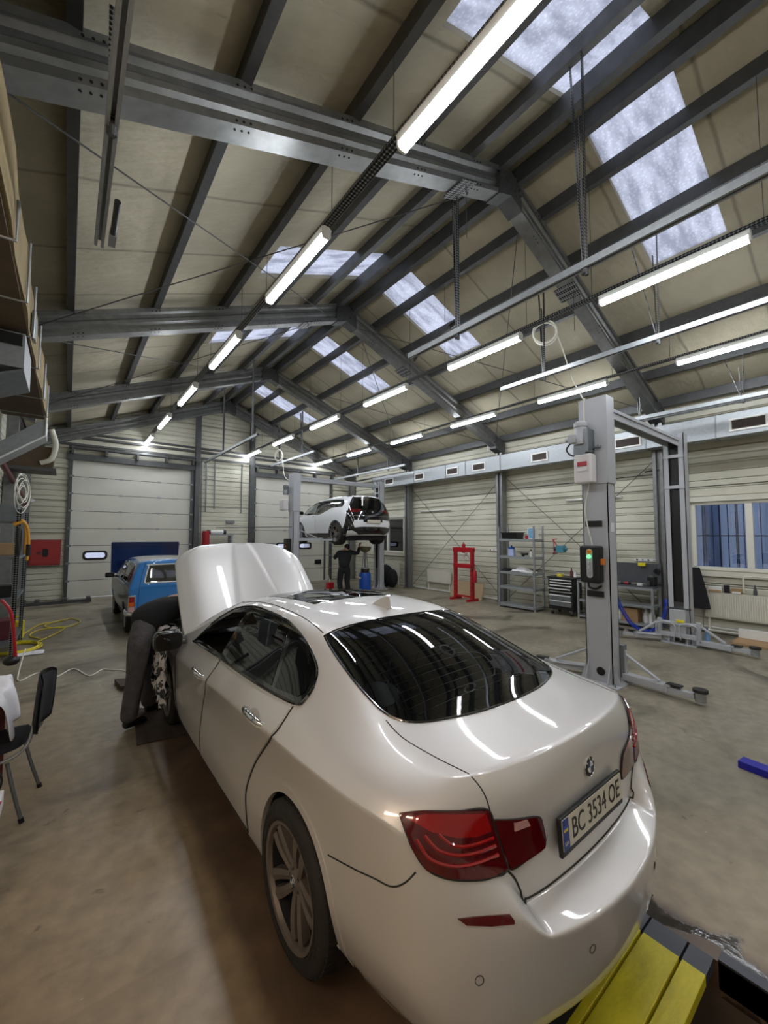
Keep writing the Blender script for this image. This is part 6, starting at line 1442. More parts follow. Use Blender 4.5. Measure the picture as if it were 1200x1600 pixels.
# --- red hydraulic press
t = thing('hydraulic_press', 'red hydraulic shop press standing in front of the right wall', 'press', (9.6, 8.27, 0))
for y in (-.33, .33):
    MB().box(-.05, .05, y-.045, y+.045, .06, 1.58).build('upright', 'red', t, bevel=.004)
    MB().box(-.24, .24, y-.04, y+.04, 0, .07).build('foot', 'red', t, bevel=.004)
    b = MB(); [b.cyl((-.052, y, .3+k*.12), (-.05, y, .3+k*.12), .016, 10) for k in range(6)]; b.build('pin_hole', 'hole', t)
MB().box(-.07, -.05, -.38, .38, 1.46, 1.60).box(.05, .07, -.38, .38, 1.46, 1.60).build('head_beam', 'red', t, bevel=.003)
MB().box(-.08, .08, -.36, .36, .98, 1.10).build('bed_beam', 'red', t, bevel=.004); MB().box(-.03, .03, -.3, .3, .10, .15).build('lower_brace', 'red', t)
MB().cyl((0, 0, 1.40), (0, 0, 1.70), .055, 20).cyl((0, 0, 1.70), (0, 0, 1.76), .02, 10).build('cylinder', 'red', t, smooth=True)
MB().lathe([(.001, 1.22), (.02, 1.22), (.03, 1.3), (.07, 1.36), (.11, 1.40), (.11, 1.43), (.001, 1.43)], (0, 0, 0), 'Z', 24).build('ram_shroud', 'white', t, smooth=True)
MB().tube(spl([(-.05, -.30, 1.1), (-.12, -.4, 1.0), (-.1, -.42, .9)], 5), .012).build('pump_hose', 'black', t, smooth=True)
t = thing('fire_extinguisher', 'small red cylinder hanging on the right upright of the press', 'cylinder', (9.52, 7.78, .58)); MB().lathe([(.001, 0), (.055, 0), (.06, .02), (.06, .3), (.03, .35), (.02, .37), (.001, .37)], (0, 0, 0), 'Z', 20).build('bottle', 'red', t, smooth=True); MB().tube([(0, 0, .37), (.0, -.05, .42), (.0, .06, .44)], .01).build('handle', 'dkred', t)
for i, (y0, y1, x, lab) in enumerate(((8.32, 9.18, 9.98, 'left chipboard panel leaning on the wall behind the red press'), (7.84, 8.30, 9.9, 'right chipboard panel leaning on the wall behind the red press'))):
    tag(MB().box(-.01, .01, 0, y1-y0, 0, .52).build('board', 'wood'), lab, 'board', 'chipboard panels behind the press'); o = bpy.context.scene.collection.objects[-1]
    o.location = (x, y0, 0.003); o.rotation_euler = (0, math.radians(14), 0)
# --- radiators
def radiator(x, y0, y1, z0, z1, lab, flutes=True):
    t = thing('radiator', lab, 'radiator', (x, y0, 0)); L_ = y1-y0
    b = MB(); n = int(L_/.035); prof = [(0, 0)]
    for k in range(n):
        y = L_*k/n; w_ = L_/n; prof += [(y+w_*.1, 0), (y+w_*.25, -.012), (y+w_*.75, -.012), (y+w_*.9, 0)]
    prof += [(L_, 0)]
    vs = [(q, y, z0+.03) for y, q in prof]+[(q, y, z1-.03) for y, q in prof]; m_ = len(prof)
    b.add(vs, [(i, i+1, m_+i+1, m_+i) for i in range(m_-1)]); b.build('front_panel', 'cream', t)
    MB().box(0, .06, 0, L_, z1-.03, z1).box(0.0, .06, 0, L_, z0, z0+.03).box(0, .06, -.004, 0, z0, z1).box(0, .06, L_, L_+.004, z0, z1).box(.01, .06, 0, L_, z0, z1).build('casing', 'cream', t, bevel=.003)
    for y in (.05, L_-.05): MB().box(.02, .05, y-.015, y+.015, 0, z0).build('leg', 'cream', t)
    MB().cyl((.03, L_+.05, .05), (.03, L_+.05, z1-.05), .009, 8).cyl((.03, L_+.05, z1-.06), (.03, L_, z1-.06), .009, 8).build('feed_pipe', 'zinc', t, smooth=True)
    return t
radiator(10.32, .3, 2.50, .33, .84, 'cream fluted radiator under the near right window')
radiator(10.32, 9.5, 10.62, .30, .74, 'cream radiator on the wall left of the red press, half hidden by chipboard')
radiator(10.32, 12.2, 13.3, .33, .86, 'cream radiator under the far window beside the far lift post')
# things on the near radiator
def carton(name, lab, x, y, z, sx, sy, sz, m, m2=None):
    t = thing(name, lab, 'box', (x, y, z)); MB().box(-sx/2, sx/2, -sy/2, sy/2, 0, sz).build('box_body', m, t, bevel=.003)
    if m2: MB().box(-sx/2-.002, -sx/2, -sy/2+.01, sy/2-.01, .0, sz*.4).build('label_band', m2, t)
    return t
carton('carton', 'white and tan carton on the left of the radiator top', 10.35, 2.33, .843, .08, .22, .11, 'white', 'card')
carton('black_box', 'small black box between two cartons on the radiator', 10.35, 2.15, .843, .08, .08, .15, 'black')
carton('carton', 'tan carton right of the black box on the radiator', 10.35, 2.0, .843, .08, .15, .10, 'card', 'white')
lathe_thing('bottle', 'dark bottle with white base standing on the radiator', 'bottle', (10.35, 1.73, .843), [(.001, 0), (.03, 0), (.03, .06), (.02, .12), (.01, .18), (.001, .2)], 'dgrey')
tag(MB().tube(spl([(10.4, 1.9, .86), (10.4, 1.9, 1.15), (10.4, 1.83, 1.18), (10.4, 1.2, 1.18)], 5), .018, 8).build('white_pipe', 'cream', smooth=True), 'white pipe bending along the wall above the near radiator', 'pipe')
# --- tool cabinet
t = thing('tool_cabinet', 'black roller tool cabinet with silver drawer handles', 'cabinet', (9.68, 4.92, 0), 0)
MB().box(0, .45, 0, .64, .13, .90).build('carcass', 'black', t, bevel=.006); MB().box(-.03, .48, -.03, .67, .90, .94).build('top_tray', 'black', t, bevel=.01)
z = .885
for k, h in enumerate((.07, .07, .07, .08, .08, .14, .15)):
    out = (0, 0, 0, .07, .0, .07, .04)[k]
    d = MB().box(-.02-out, 0, .02, .58, z-h+.008, z-.004).build('drawer', 'zinc_d' if k > 4 else 'black', t, bevel=.003)
    MB().box(-.04-out, -.02-out, .02, .58, z-.03, z-.006).build('drawer_handle', 'white', d); z -= h
for x in (.05, .4):
    for y in (.08, .56):
        w_ = MB().cyl((x-.0, y-.015, .06), (x, y+.015, .06), .055, 18).build('castor', 'rubber', t); MB().box(x-.03, x+.03, y-.025, y+.025, .06, .13).build('castor_fork', 'zinc', w_)
MB().tube([(.0, .66, .84), (-.02, .74, .84), (.42, .74, .84), (.42, .66, .84)], .012, 8).build('push_handle', 'zinc', t)
lathe_thing('bottle', 'brown bottle standing on the tool cabinet', 'bottle', (9.9, 5.06, .945), [(.001, 0), (.035, 0), (.035, .13), (.015, .17), (.015, .22), (.001, .22)], 'dkred')
lathe_thing('jar', 'pale bottle next to the brown one on the tool cabinet', 'bottle', (9.88, 4.96, .945), [(.001, 0), (.03, 0), (.03, .09), (.012, .12), (.001, .13)], 'cloth_w')
carton('yellow_case', 'small yellow case on the left of the tool cabinet', 9.8, 5.3, .945, .1, .12, .06, 'yellow')
# --- benches
def bench(x0, x1, y0, y1, zt, shelves, lab):
    t = thing('workbench', lab, 'workbench', (x0, y0, 0)); w_, l_ = x1-x0, y1-y0
    MB().box(0, w_, 0, l_, zt-.06, zt-.01).build('bench_frame', 'shelfm', t); MB().box(0, w_, 0, l_, zt-.01, zt+.012).build('bench_top', 'dgrey', t)
    for x in (.02, w_-.02):
        for y in (.02, l_-.02): MB().box(x-.02, x+.02, y-.02, y+.02, 0, zt-.06).build('leg', 'shelfm', t)
    for z in shelves: MB().box(0.005, w_-.005, .005, l_-.005, z-.04, z).build('lower_shelf', 'shelfm', t)
    return t
bench(9.72, 10.15, 4.2, 4.84, .90, (.45, .08), 'short grey bench between the tool cabinet and the near lift post')
bench(9.62, 10.1, 3.2, 4.12, .88, (.49, .10), 'long grey workbench behind the near lift with a dark backboard')
tag(MB().box(10.12, 10.14, 3.2, 4.3, .92, 1.36).build('back_board', 'dgrey'), 'dark grey board standing at the back of the long workbench', 'board')
for p, lab, m in (((9.85, 3.95), 'white plastic canister at the left under the workbench', 'white'), ((9.85, 3.42), 'white plastic bottle right of the carton under the workbench', 'whiteplastic'), ((9.82, 3.3), 'white canister with dark label at the right under the workbench', 'white')):
    t = lathe_thing('canister', lab, 'canister', (p[0], p[1], .103), [(.001, 0), (.052, 0), (.055, .02), (.055, .2), (.02, .25), (.02, .27), (.001, .27)], m, [('cap', [(.001, .27), (.024, .27), (.024, .295), (.001, .295)], m)])
t = thing('carton', 'brown cardboard carton under the workbench', 'box', (9.85, 3.7, .103)); MB().box(-.12, .12, -.16, .16, 0, .28).build('box_body', 'card', t, bevel=.003); MB().box(-.002, .002, -.16, .16, .28, .282).build('tape', 'cream', t)
t = thing('angle_grinder', 'red and black power tool on the workbench', 'power tool', (9.78, 3.78, .895)); MB().cyl((0, -.1, .03), (0, .1, .03), .028, 12).build('body', 'black', t, smooth=True); MB().cyl((0, -.05, .03), (0, .02, .03), .033, 12).build('housing', 'red', t, smooth=True)
carton('small_box', 'small white box on the workbench', 9.8, 3.5, .895, .07, .1, .05, 'white')
t = thing('coffee_machine', 'black machine at the right end of the workbench', 'machine', (9.9, 3.3, .893)); MB().box(-.1, .1, -.07, .07, 0, .2).build('body', 'black', t, bevel=.015); MB().cyl((-.04, 0, .2), (-.04, 0, .24), .04).build('lid', 'zinc_d', t); MB().cyl((-.12, .03, .02), (-.12, .03, .12), .03).build('cup', 'dgrey', t)
carton('yellow_case', 'yellow tool case hanging on the dark backboard', 10.08, 3.55, 1.30, .06, .14, .07, 'yellow')
t = thing('hanging_reel', 'black cable reel hanging at the right of the backboard', 'reel', (10.09, 3.27, 1.2)); MB().lathe([(.03, -.02), (.06, -.02), (.06, .02), (.03, .02)], (0, 0, 0), 'X', 20).build('ring', 'black', t); MB().tube([(0, 0, .06), (0, 0, .14)], .004).build('cord', 'black', t)
# --- sockets, wall lamps, cable runs on the right wall
def sockets(x, y0, y1, z, lab, n):
    t = thing('socket_strip', lab, 'socket', (x, y0, z)); MB().box(0, .03, 0, y1-y0, -.035, .035).build('strip_body', 'white', t, bevel=.004)
    for k in range(n): MB().cyl((-.003, (k+.5)*(y1-y0)/n, 0), (0, (k+.5)*(y1-y0)/n, 0), .02, 12).build('socket_face', 'black' if k % 2 == 0 else 'zinc', t)
sockets(10.41, 3.24, 3.82, 1.42, 'white socket strip on the wall above the long workbench', 5); sockets(10.41, 7.55, 7.95, 1.52, 'white socket strip on the wall between press and shelving', 3)
for y0, y1, z, lab in ((9.55, 11.05, 2.86, 'unlit white wall lamp above the red press'), (4.05, 5.42, 2.9, 'unlit white wall lamp behind the near lift post')):
    t = thing('wall_lamp', lab, 'lamp', (10.40, y0, z)); MB().box(0, .04, 0, y1-y0, -.03, .03).build('lamp_body', 'white', t, bevel=.005); MB().cyl((-.02, .03, 0), (-.02, y1-y0-.03, 0), .013, 10).build('tube', 'white', t, smooth=True)
for z, y0, y1, lab in ((3.36, 3.3, 7.2, 'thin dark cable running along the right wall between the two near columns'), (3.30, 7.5, 11.4, 'thin dark cable running along the right wall above the red press')):
    tag(MB().tube([(10.42, y0, z), (10.42, y1, z)], .008, 6).build('wall_cable', 'black'), lab, 'cable')
M['green_pipe'] = mat('green grey pipe', (92, 116, 108), .5, 0, .08)
tag(MB().tube([(10.12, 3.05, 3.5), (10.1, 3.05, .6)], .022, 10).build('wall_pipe', 'green_pipe', smooth=True), 'green-grey vertical pipe on the column behind the far post of the near lift', 'pipe')
tag(MB().tube(spl([(10.3, 3.5, 3.42), (10.15, 3.02, 3.42), (10.12, 2.98, 3.38), (10.12, 2.98, 1.2)], 5), .014, 8).build('air_pipe', 'black', smooth=True), 'black bent air pipe beside the green-grey pipe', 'pipe')
for z, x, lab in ((.13, 10.36, 'upper white heating pipe along the foot of the right wall'), (.07, 10.34, 'lower white heating pipe along the foot of the right wall')):
    tag(MB().tube([(x, -1, z), (x, 3.0, z)], .014, 8).build('heating_pipe', 'white', smooth=True), lab, 'pipe', 'heating pipes')
tag(MB().tube([(10.3, 7.5, .05), (10.3, 11.2, .05)], .018, 8).build('heating_pipe', 'white', smooth=True), 'white pipe along the foot of the wall behind the red press', 'pipe')
tag(MB().box(9.62, 10.16, .6, 1.98, .003, .035).build('board', 'wood'), 'brown board lying flat on the floor below the near radiator', 'board'); bpy.context.scene.collection.objects[-1].data.materials[0] = M['card']
t = thing('carton', 'long white carton on the floor against the wall below the radiator', 'box', (10.22, 1.55, .036)); MB().box(-.06, .06, -.42, .42, 0, .16).build('box_body', 'white', t, bevel=.003)
# blue spiral air hose
path = spl([(9.45, 4.0, .86), (9.4, 3.85, .7), (9.3, 3.70, .45), (9.2, 3.5, .2), (9.15, 3.3, .09), (9.15, 3.1, .09), (9.25, 2.95, .25), (9.35, 2.9, .5), (9.4, 2.9, .72)], 10)
pts = []; L_ = 0; tot = sum((path[i+1]-path[i]).length for i in range(len(path)-1)); s_ = 0
for i in range(len(path)-1):
    d = path[i+1]-path[i]; dl_ = d.length; d.normalize(); a = d.orthogonal().normalized(); ref = Vector((1, 0, 0)); a = (ref-d*ref.dot(d)).normalized(); c = d.cross(a)
    n = max(2, int(dl_/.0022))
    for k in range(n):
        q = path[i]+d*dl_*k/n; ph = (s_+dl_*k/n)/.018*2*PI; pts.append(q+a*.035*math.cos(ph)+c*.035*math.sin(ph))
    s_ += dl_
M['hose_blue'] = mat('glossy blue hose', (20, 62, 190), .25, 0, .05)
tag(MB().tube(pts, .0055, 5).build('spiral_hose', 'hose_blue', smooth=True), 'blue spiral air hose drooping in front of the workbench', 'hose')
# black coat on the wall by the lift
random.seed(5); t = thing('coat', 'black coat hanging on the wall beside the far post of the near lift', 'coat', (10.2, 2.62, .5)); vs = []; n = 16
for i in range(n+1):
    z = .82*i/n; wd = .24-.16*(i/n)**1.5
    for j in range(13): a = 2*PI*j/13; vs.append((.07*math.cos(a)*(1+.2*math.sin(5*a)), wd*math.sin(a)*(1+.08*math.sin(7*a+i*.3)), z))
MB().add(vs, [(i*13+j, i*13+(j+1) % 13, (i+1)*13+(j+1) % 13, (i+1)*13+j) for i in range(n) for j in range(13)]).build('fabric', 'cloth_k', t, smooth=True, subd=1, auto=180)
MB().cyl((.2, 0, .84), (.0, 0, .84), .01).build('coat_hook', 'zinc', t)
M['clearblue'] = mat('clear bluish bottle', (120, 160, 200), .1, 0, .1)
lathe_thing('water_bottle', 'clear blue water bottle by the foot of the far lift post', 'bottle', (8.95, 2.16, .02), [(.001, 0), (.045, 0), (.045, .2), (.015, .27), (.015, .3), (.001, .3)], 'clearblue', [('cap', [(.001, .3), (.017, .3), (.017, .32), (.001, .32)], 'blueplastic')])
# drum, funnel, rug and red can by the far lift
t = lathe_thing('oil_drainer', 'blue waste-oil drum under the lifted white hatchback', 'drum', (7.9, 11.1, .02), [(.001, .0), (.19, .0), (.2, .03), (.2, .62), (.17, .7), (.001, .7)], 'blueplastic', [('collar', [(.001, .7), (.14, .7), (.14, .82), (.001, .82)], 'black'), ('collar_ring', [(.001, .82), (.13, .82), (.13, .86), (.001, .86)], 'zinc')])
M['olive'] = mat('olive metal bowl', (104, 100, 70), .5, 0, .1)
MB().cyl((.0, 0, .86), (.0, 0, 1.42), .03, 12).tube([(-.12, 0, .86), (-.05, 0, 1.38)], .012).tube([(.12, 0, .86), (.05, 0, 1.38)], .012).build('stem', 'zinc_d', t)
MB().lathe([(.03, 1.36), (.12, 1.40), (.19, 1.48), (.21, 1.56), (.20, 1.56), (.11, 1.42), (.001, 1.38)], (0, 0, 0), 'Z', 28).build('bowl', 'olive', t, smooth=True)
MB().box(-.205, -.203, -.06, .06, .5, .56).build('drum_label', 'white', t)
t = thing('red_canister', 'red canister standing left of the mechanic under the lift', 'canister', (6.85, 11.6, 0)); MB().box(-.12, .12, -.1, .1, .02, .42).build('body', 'red', t, bevel=.04); MB().tube([(0, 0, .42), (-.12, 0, .8), (-.16, 0, 1.1)], .012).build('spout', 'cream', t)
t = thing('black_sacks', 'black sacks heaped on the floor between the far lift post and the radiator', 'sack', (9.75, 12.3, 0))
random.seed(11); b = MB(); b.sphere((0, 0, .42), .42, .55, .8, 1.0, 16).sphere((-.05, -.45, .35), .33, .55, .7, 1.05, 14); b.v = [(x+.02*random.uniform(-1, 1), y+.02*random.uniform(-1, 1), max(.0, z)) for x, y, z in b.v]; b.build('sack', 'cloth_k', t, smooth=True)
# blue steel bar on the floor, right edge
t = thing('ramp_bar', 'blue steel beam lying on the floor at the right edge', 'beam', (4.62, .90, 0), math.radians(-98)); M['bluebar'] = mat('deep blue paint', (30, 28, 150), .35, 0, .08)
b = MB().box(-.02, 1.6, -.06, .06, .05, .058).box(-.02, 1.6, -.06, -.053, 0, .05).box(-.02, 1.6, .053, .06, 0, .05).build('channel', 'bluebar', t, bevel=.002)
MB().box(-.02, -.012, -.053, .053, 0, .05).build('end_plate', 'bluebar', t)
# oil stain things stay in the floor paint; pit planks
M['plank'] = mat('worn yellow paint on boards', (200, 186, 30), .5, 0, .28, 5, .3, 18, stretch=(1, 3, 1)); M['plank_end'] = mat('grey steel plank end', (74, 76, 82), .5, .3, .15)
for i, (ya, yb, lab) in enumerate(((.615, .705, 'narrow yellow pit board nearest the open pit'), (.715, .865, 'wide yellow pit board second from the open pit'), (.875, 1.03, 'yellow pit board just behind the car bumper, third from the open pit'), (1.04, 1.2, 'yellow pit board under the rear bumper, fourth from the open pit'))):
    t = thing('pit_board', lab, 'board', (1.185, ya, -.042), 0, 'yellow boards covering the inspection pit')
    MB().box(.04, 1.13, 0, yb-ya, .0, .05).build('plank', 'plank', t, bevel=.004)
    for q0, q1 in ((1.13, 1.25), (.0, .04)): MB().box(q0, q1, 0, yb-ya, .0, .048).build('end_plate', 'plank_end', t)
struct(MB().box(2.44, 2.50, -3, .6, -.12, .010).box(1.12, 1.18, -3, .6, -.12, .010).build('trim_1', 'plank_end'))
tag(MB().tube(spl([(2.2, .40, -.28), (2.3, .2, -.22), (2.25, -.2, -.3), (2.1, -.5, -.35)], 6), .1, 12).build('rolled_cloth', mat('dusty pink cloth', (132, 106, 98), .9, 0, .2, 8, .5, 20), smooth=True), 'dusty pink roll lying just inside the open pit', 'roll')

# ================================================================ left side
t = thing('fire_cabinet', 'red fire-hose cabinet on the back wall left of the sectional door', 'cabinet', (-.50, 15.54, 1.42))
MB().box(-.36, .36, 0, .15, -.37, .37).build('cabinet_body', 'firered', t, bevel=.006); MB().box(-.33, .33, -.012, 0, -.34, .34).build('door', 'firered', t, bevel=.004); MB().prism(rrect(-.07, .07, -.12, .12, .05), -.02, -.012, 'Y').build('glazed_panel', 'black', t); MB().box(-.2, -.1, -.016, -.012, -.05, .03).build('marking', 'dkred', t)
t = thing('fire_pipe', 'dark red fire-water pipe coming down the left side to the cabinet', 'pipe', (0, 0, 0))
MB().tube(spl([(-1.0, 8.0, 3.4), (-.95, 9.5, 3.2), (-.95, 13.5, 2.95), (-.98, 15.4, 2.8), (-.98, 15.5, 2.6), (-.98, 15.5, 1.2)], 6), .05, 10).build('pipe_run', 'dkred', t, smooth=True)
t = thing('track_beam', 'dark steel beam lying on the floor at the foot of the left sectional door', 'beam', (0, 14.75, 0)); MB().box(-.9, .62, -.06, .06, .0, .08).box(-.9, .62, .12, .24, 0, .06).build('beam', 'steel_d', t)
for x in (-.88, -.6, 0, .55): MB().box(x-.05, x+.05, -.1, .26, 0, .14).build('bracket', 'steel_d', t)
tag(MB().cyl((-.85, 15.70, 2.95), (-.85, 15.6, 2.95), .05, 14).build('wall_sensor', 'white'), 'small round white sensor on the back wall above the fire cabinet', 'sensor')
# rack at the left edge
t = thing('storage_rack', 'grey punched-steel storage rack at the left edge with hoses hung on it', 'rack', (0, 0, 0))
for x, y in ((-.62, 8.6), (-.62, 10.1), (-1.1, 8.6), (-1.1, 10.1)): MB().section([(-.03, -.03), (.03, -.03), (.03, -.025), (-.025, -.025), (-.025, .03), (-.03, .03)], (x, y, 0), (x, y, 2.35), up=(1, 0, 0)).build('upright', 'perf', t)
for z in (.25, .95, 1.6, 2.2): MB().box(-1.1, -.6, 8.6, 10.1, z-.04, z).build('shelf', 'zinc_d', t)
for i, (x, y, z, sx, sy, sz, m, lab) in enumerate(((-.8, 9.0, .953, .25, .3, .18, 'black', 'black case on the waist-high shelf of the left rack'), (-.8, 9.6, 1.603, .25, .4, .2, 'card', 'brown carton on the upper shelf of the left rack'), (-.8, 9.2, .253, .3, .4, .3, 'dkred', 'dark red crate on the lowest shelf of the left rack'), (-.82, 9.3, 2.203, .3, .5, .25, 'zinc_d', 'grey metal box on the top of the left rack'), (-.8, 9.75, .953, .25, .25, .12, 'zinc', 'silver tin beside the black case on the left rack'))):
    carton('storage_box', lab, x, y, z, sx, sy, sz, m)
t = thing('wire_coil', 'tangle of white wire hanging above the left rack', 'wire', (-.58, 8.45, 2.62)); pts = []
for k in range(160): a = k*.33; r = .16+.07*math.sin(k*.11); pts.append((r*.35*math.cos(a+.5*math.sin(k*.05)), r*math.cos(a), r*1.25*math.sin(a)+.05*math.sin(k*.06)))
MB().tube(pts, .006, 5).build('wire', 'cable_white', t, smooth=True)
t = thing('orange_hose', 'orange and yellow hoses hung over the corner of the left rack', 'hose', (-.56, 8.5, 2.0)); M['orange2'] = mat('orange hose', (214, 150, 40), .45, 0, .05)
MB().tube(spl([(-.1, 0, .1), (0, 0, .15), (.06, 0, .05), (.08, 0, -.2), (.07, 0, -.45)], 6), .02, 8).tube(spl([(-.12, .1, .12), (-.02, .1, .18), (.03, .1, .05), (.04, .1, -.35)], 6), .02, 8).build('hose', 'orange2', t, smooth=True); MB().cyl((.08, 0, -.2), (.08, 0, -.38), .03, 10).build('hose_grip', 'black', t)
t = thing('black_hose', 'black rubber hose looped on the front of the left rack', 'hose', (-.58, 8.3, 1.85)); MB().tube([(.0, .16*math.cos(a), .2*math.sin(a)) for a in [2*PI*k/24 for k in range(24)]], .022, 8, closed=True).build('loop', 'rubber', t, smooth=True)
for x, y, lab in ((-1.0, 11.6, 'steel column post standing behind the left rack'), ): pass
t = thing('steel_locker', 'tall grey steel door frame leaning against the left wall behind the rack', 'frame', (-1.12, 12.3, 0)); MB().box(-.03, .05, 0, .08, 0, 3.3).box(-.03, .05, .7, .78, 0, 3.3).box(-.03, .05, 0, .78, 3.22, 3.3).build('frame_bars', 'zinc_d', t); MB().box(-.02, .03, .08, .7, 0.02, 3.2).build('leaf', 'zinc_d', t)
# yellow jerrycan and hoses on the floor
t = thing('jerrycan', 'yellow plastic jerrycan with a black cap on the floor at the left', 'canister', (-.72, 10.3, 0)); MB().box(-.14, .14, -.1, .1, 0.0, .34).build('body', 'yellow', t, bevel=.035, seg=3); MB().tube([(-.1, 0, .34), (-.08, 0, .41), (.06, 0, .41), (.08, 0, .34)], .016).build('grip', 'yellow', t, smooth=True); MB().cyl((-.1, 0, .33), (-.1, 0, .39), .035, 14).build('cap', 'black', t)
t = thing('yellow_hose', 'yellow hose lying in loops on the floor at the left', 'hose', (0, 0, .012)); random.seed(4); pts = []
for k in range(90): a = k*.3; pts.append((-.62+(.32+.03*math.sin(k*.2))*math.cos(a), 9.35+(.42+.05*math.cos(k*.13))*math.sin(a), .004*k/9))
MB().tube(pts, .011, 6).build('coil', 'yellow', t, smooth=True)
MB().tube(spl([(-.35, 9.7, .01), (-.1, 10.3, .005), (.02, 10.9, .005), (-.35, 10.9, .005), (-.5, 10.4, .005), (-.3, 9.9, .005)], 8), .011, 6).tube(spl([(-.62, 10.5, .005), (-.4, 11.5, .005), (-.05, 11.7, .005), (.15, 11.9, .005), (.3, 11.4, .005), (.1, 10.9, .005), (-.2, 11.0, .005), (-.3, 11.4, .005), (0, 11.7, .03)], 8), .011, 6).build('loose_loop', 'yellow', t, smooth=True)
rag('floor_rag', 'pale flat rag on the floor beside the yellow hose coil', 'cloth', (-.45, 8.9, 0), .22, .14, .015, 'cloth_w', 9)
# white extension cord
tag(MB().tube(spl([(-.42, 7.9, .3), (-.46, 7.6, .05), (-.43, 7.32, .008), (-.25, 7.58, .008), (-.07, 7.2, .008), (.14, 7.5, .008), (.31, 7.0, .008), (.47, 7.2, .008), (.58, 7.1, .008), (.74, 6.9, .008), (.85, 6.3, .008)], 6), .009, 6).build('extension_cord', 'cable_white', smooth=True), 'white extension cord zigzagging across the floor at the left', 'cord')
# chair
t = thing('office_chair', 'black padded visitor chair with a steel frame at the left edge', 'chair', (-.37, 4.03, 0), math.radians(80))
def pad(w_, h, th, curve, loc, rx, nm, m):
    b = MB(); n = 14; vs = []
    for s in (0, 1):
        for i in range(n+1):
            for j in range(n+1):
                u, v = i/n*2-1, j/n*2-1; k = (1-abs(u)**4*.12*abs(v)**2)
                x = u*w_*(1-.16*v**4); z = v*h*(1-.16*u**4); y = curve*u*u-(th if s else 0)*(1-max(abs(u), abs(v))**6*.9)+.02*v
                vs.append((x, y, z))
    N_ = (n+1)**2; q = lambda s, i, j: s*N_+i*(n+1)+j
    fs = [(q(s, i, j), q(s, i+1, j), q(s, i+1, j+1), q(s, i, j+1)) for s in (0, 1) for i in range(n) for j in range(n)]
    for i in range(n): fs += [(q(0, i, 0), q(0, i+1, 0), q(1, i+1, 0), q(1, i, 0)), (q(0, i, n), q(0, i+1, n), q(1, i+1, n), q(1, i, n)), (q(0, 0, i), q(0, 0, i+1), q(1, 0, i+1), q(1, 0, i)), (q(0, n, i), q(0, n, i+1), q(1, n, i+1), q(1, n, i))]
    b.add(vs, fs); R_ = Matrix.Rotation(rx, 3, 'X'); b.v = [tuple(R_ @ Vector(p)+Vector(loc)) for p in b.v]
    return b.build(nm, m, t, smooth=True, auto=60)
M['fab'] = mat('black woven seat fabric', (22, 22, 26), .9, 0, .1, 60); M['shell_k'] = mat('black plastic shell', (16, 16, 17), .3, 0, 0)
pad(.22, .21, .05, 0, (0, 0, .46), math.radians(-90), 'seat', 'fab')
pad(.215, .20, .045, -.05, (0, -.24, .74), math.radians(10), 'backrest', 'fab'); pad(.22, .205, .012, -.052, (0, -.255, .74), math.radians(10), 'back_shell', 'shell_k')
for s in (-1, 1):
    MB().tube(spl([(s*.22, .20, .0), (s*.20, .17, .22), (s*.19, .15, .40)], 5), .012, 10).build('leg', 'zinc_d', t, smooth=True); MB().tube(spl([(s*.22, -.24, .0), (s*.20, -.18, .22), (s*.19, -.14, .40)], 5), .012, 10).build('leg', 'zinc_d', t, smooth=True)
    for y in (.20, -.24): MB().cyl((s*.22, y, 0.0), (s*.218, y*.97, .03), .016, 12).build('foot_cap', 'black', t)
    MB().tube(spl([(s*.19, .17, .41), (s*.19, -.1, .41), (s*.17, -.23, .48), (s*.12, -.265, .64)], 6), .011, 8).build('side_tube', 'zinc', t, smooth=True)
# cloth-covered table and the test box at the left edge
t = thing('covered_table', 'small table draped with a white cloth at the left edge', 'table', (-.44, 4.25, 0)); MB().box(-.4, .10, -.5, .35, .74, .765).build('tabletop', 'wood', t)
for x in (-.36, .08):
    for y in (-.45, .3): MB().box(x-.02, x+.02, y-.02, y+.02, 0, .74).build('leg', 'dkred', t)
random.seed(8); vs = []; n = 20
for i in range(n+1):
    for j in range(n+1):
        u, v = -.43+.66*i/n, -.42+.82*j/n; dx = max(0, u-.14); z = .790-dx*3.0+.006*math.sin(u*37+v*21); x = min(u, .14+.03*math.sin(v*14)+dx*.35)
        dy = max(0, -.36-v); vs.append((x, v, z))
o = MB().add(vs, [(i*(n+1)+j, (i+1)*(n+1)+j, (i+1)*(n+1)+j+1, i*(n+1)+j+1) for i in range(n) for j in range(n)]).build('white_cloth', 'cloth_w', None, smooth=True, subd=1, solid=.006, auto=180); o.location = (-.44, 4.25, 0); tag(o, 'white cloth draped over the small table at the left edge', 'cloth')
t = thing('battery_box', 'clear plastic battery tray with red and black leads at the left edge below the cloth', 'battery tray', (-.30, 3.1, 0)); MB().box(-.2, .06, -.12, .12, .0, .42).build('tray_stand', 'zinc', t); MB().box(-.2, .07, -.13, .13, .42, .50).build('tray', 'whiteplastic', t, bevel=.006)
MB().tube(spl([(-.1, 0, .5), (.0, .03, .66), (.05, .0, .55), (.04, -.02, .44), (.07, -.05, .52)], 8), .006, 6).build('red_lead', 'red', t, smooth=True); MB().tube(spl([(-.15, .05, .5), (-.05, .1, .7), (.06, .06, .6), (.03, .05, .48)], 8), .006, 6).build('black_lead', 'black', t, smooth=True)
t = thing('jump_starter', 'red cable and black clamp hanging above the white cloth at the left edge', 'cable', (-.40, 5.6, .8)); MB().tube(spl([(-.1, 0, .5), (-.02, 0, .35), (.02, 0, .0), (.03, 0, -.1)], 6), .016, 8).build('red_cable', 'red', t, smooth=True); MB().sphere((.0, 0, -.12), .07, 1, .8, .7, 12).build('clamp', 'black', t, smooth=True)
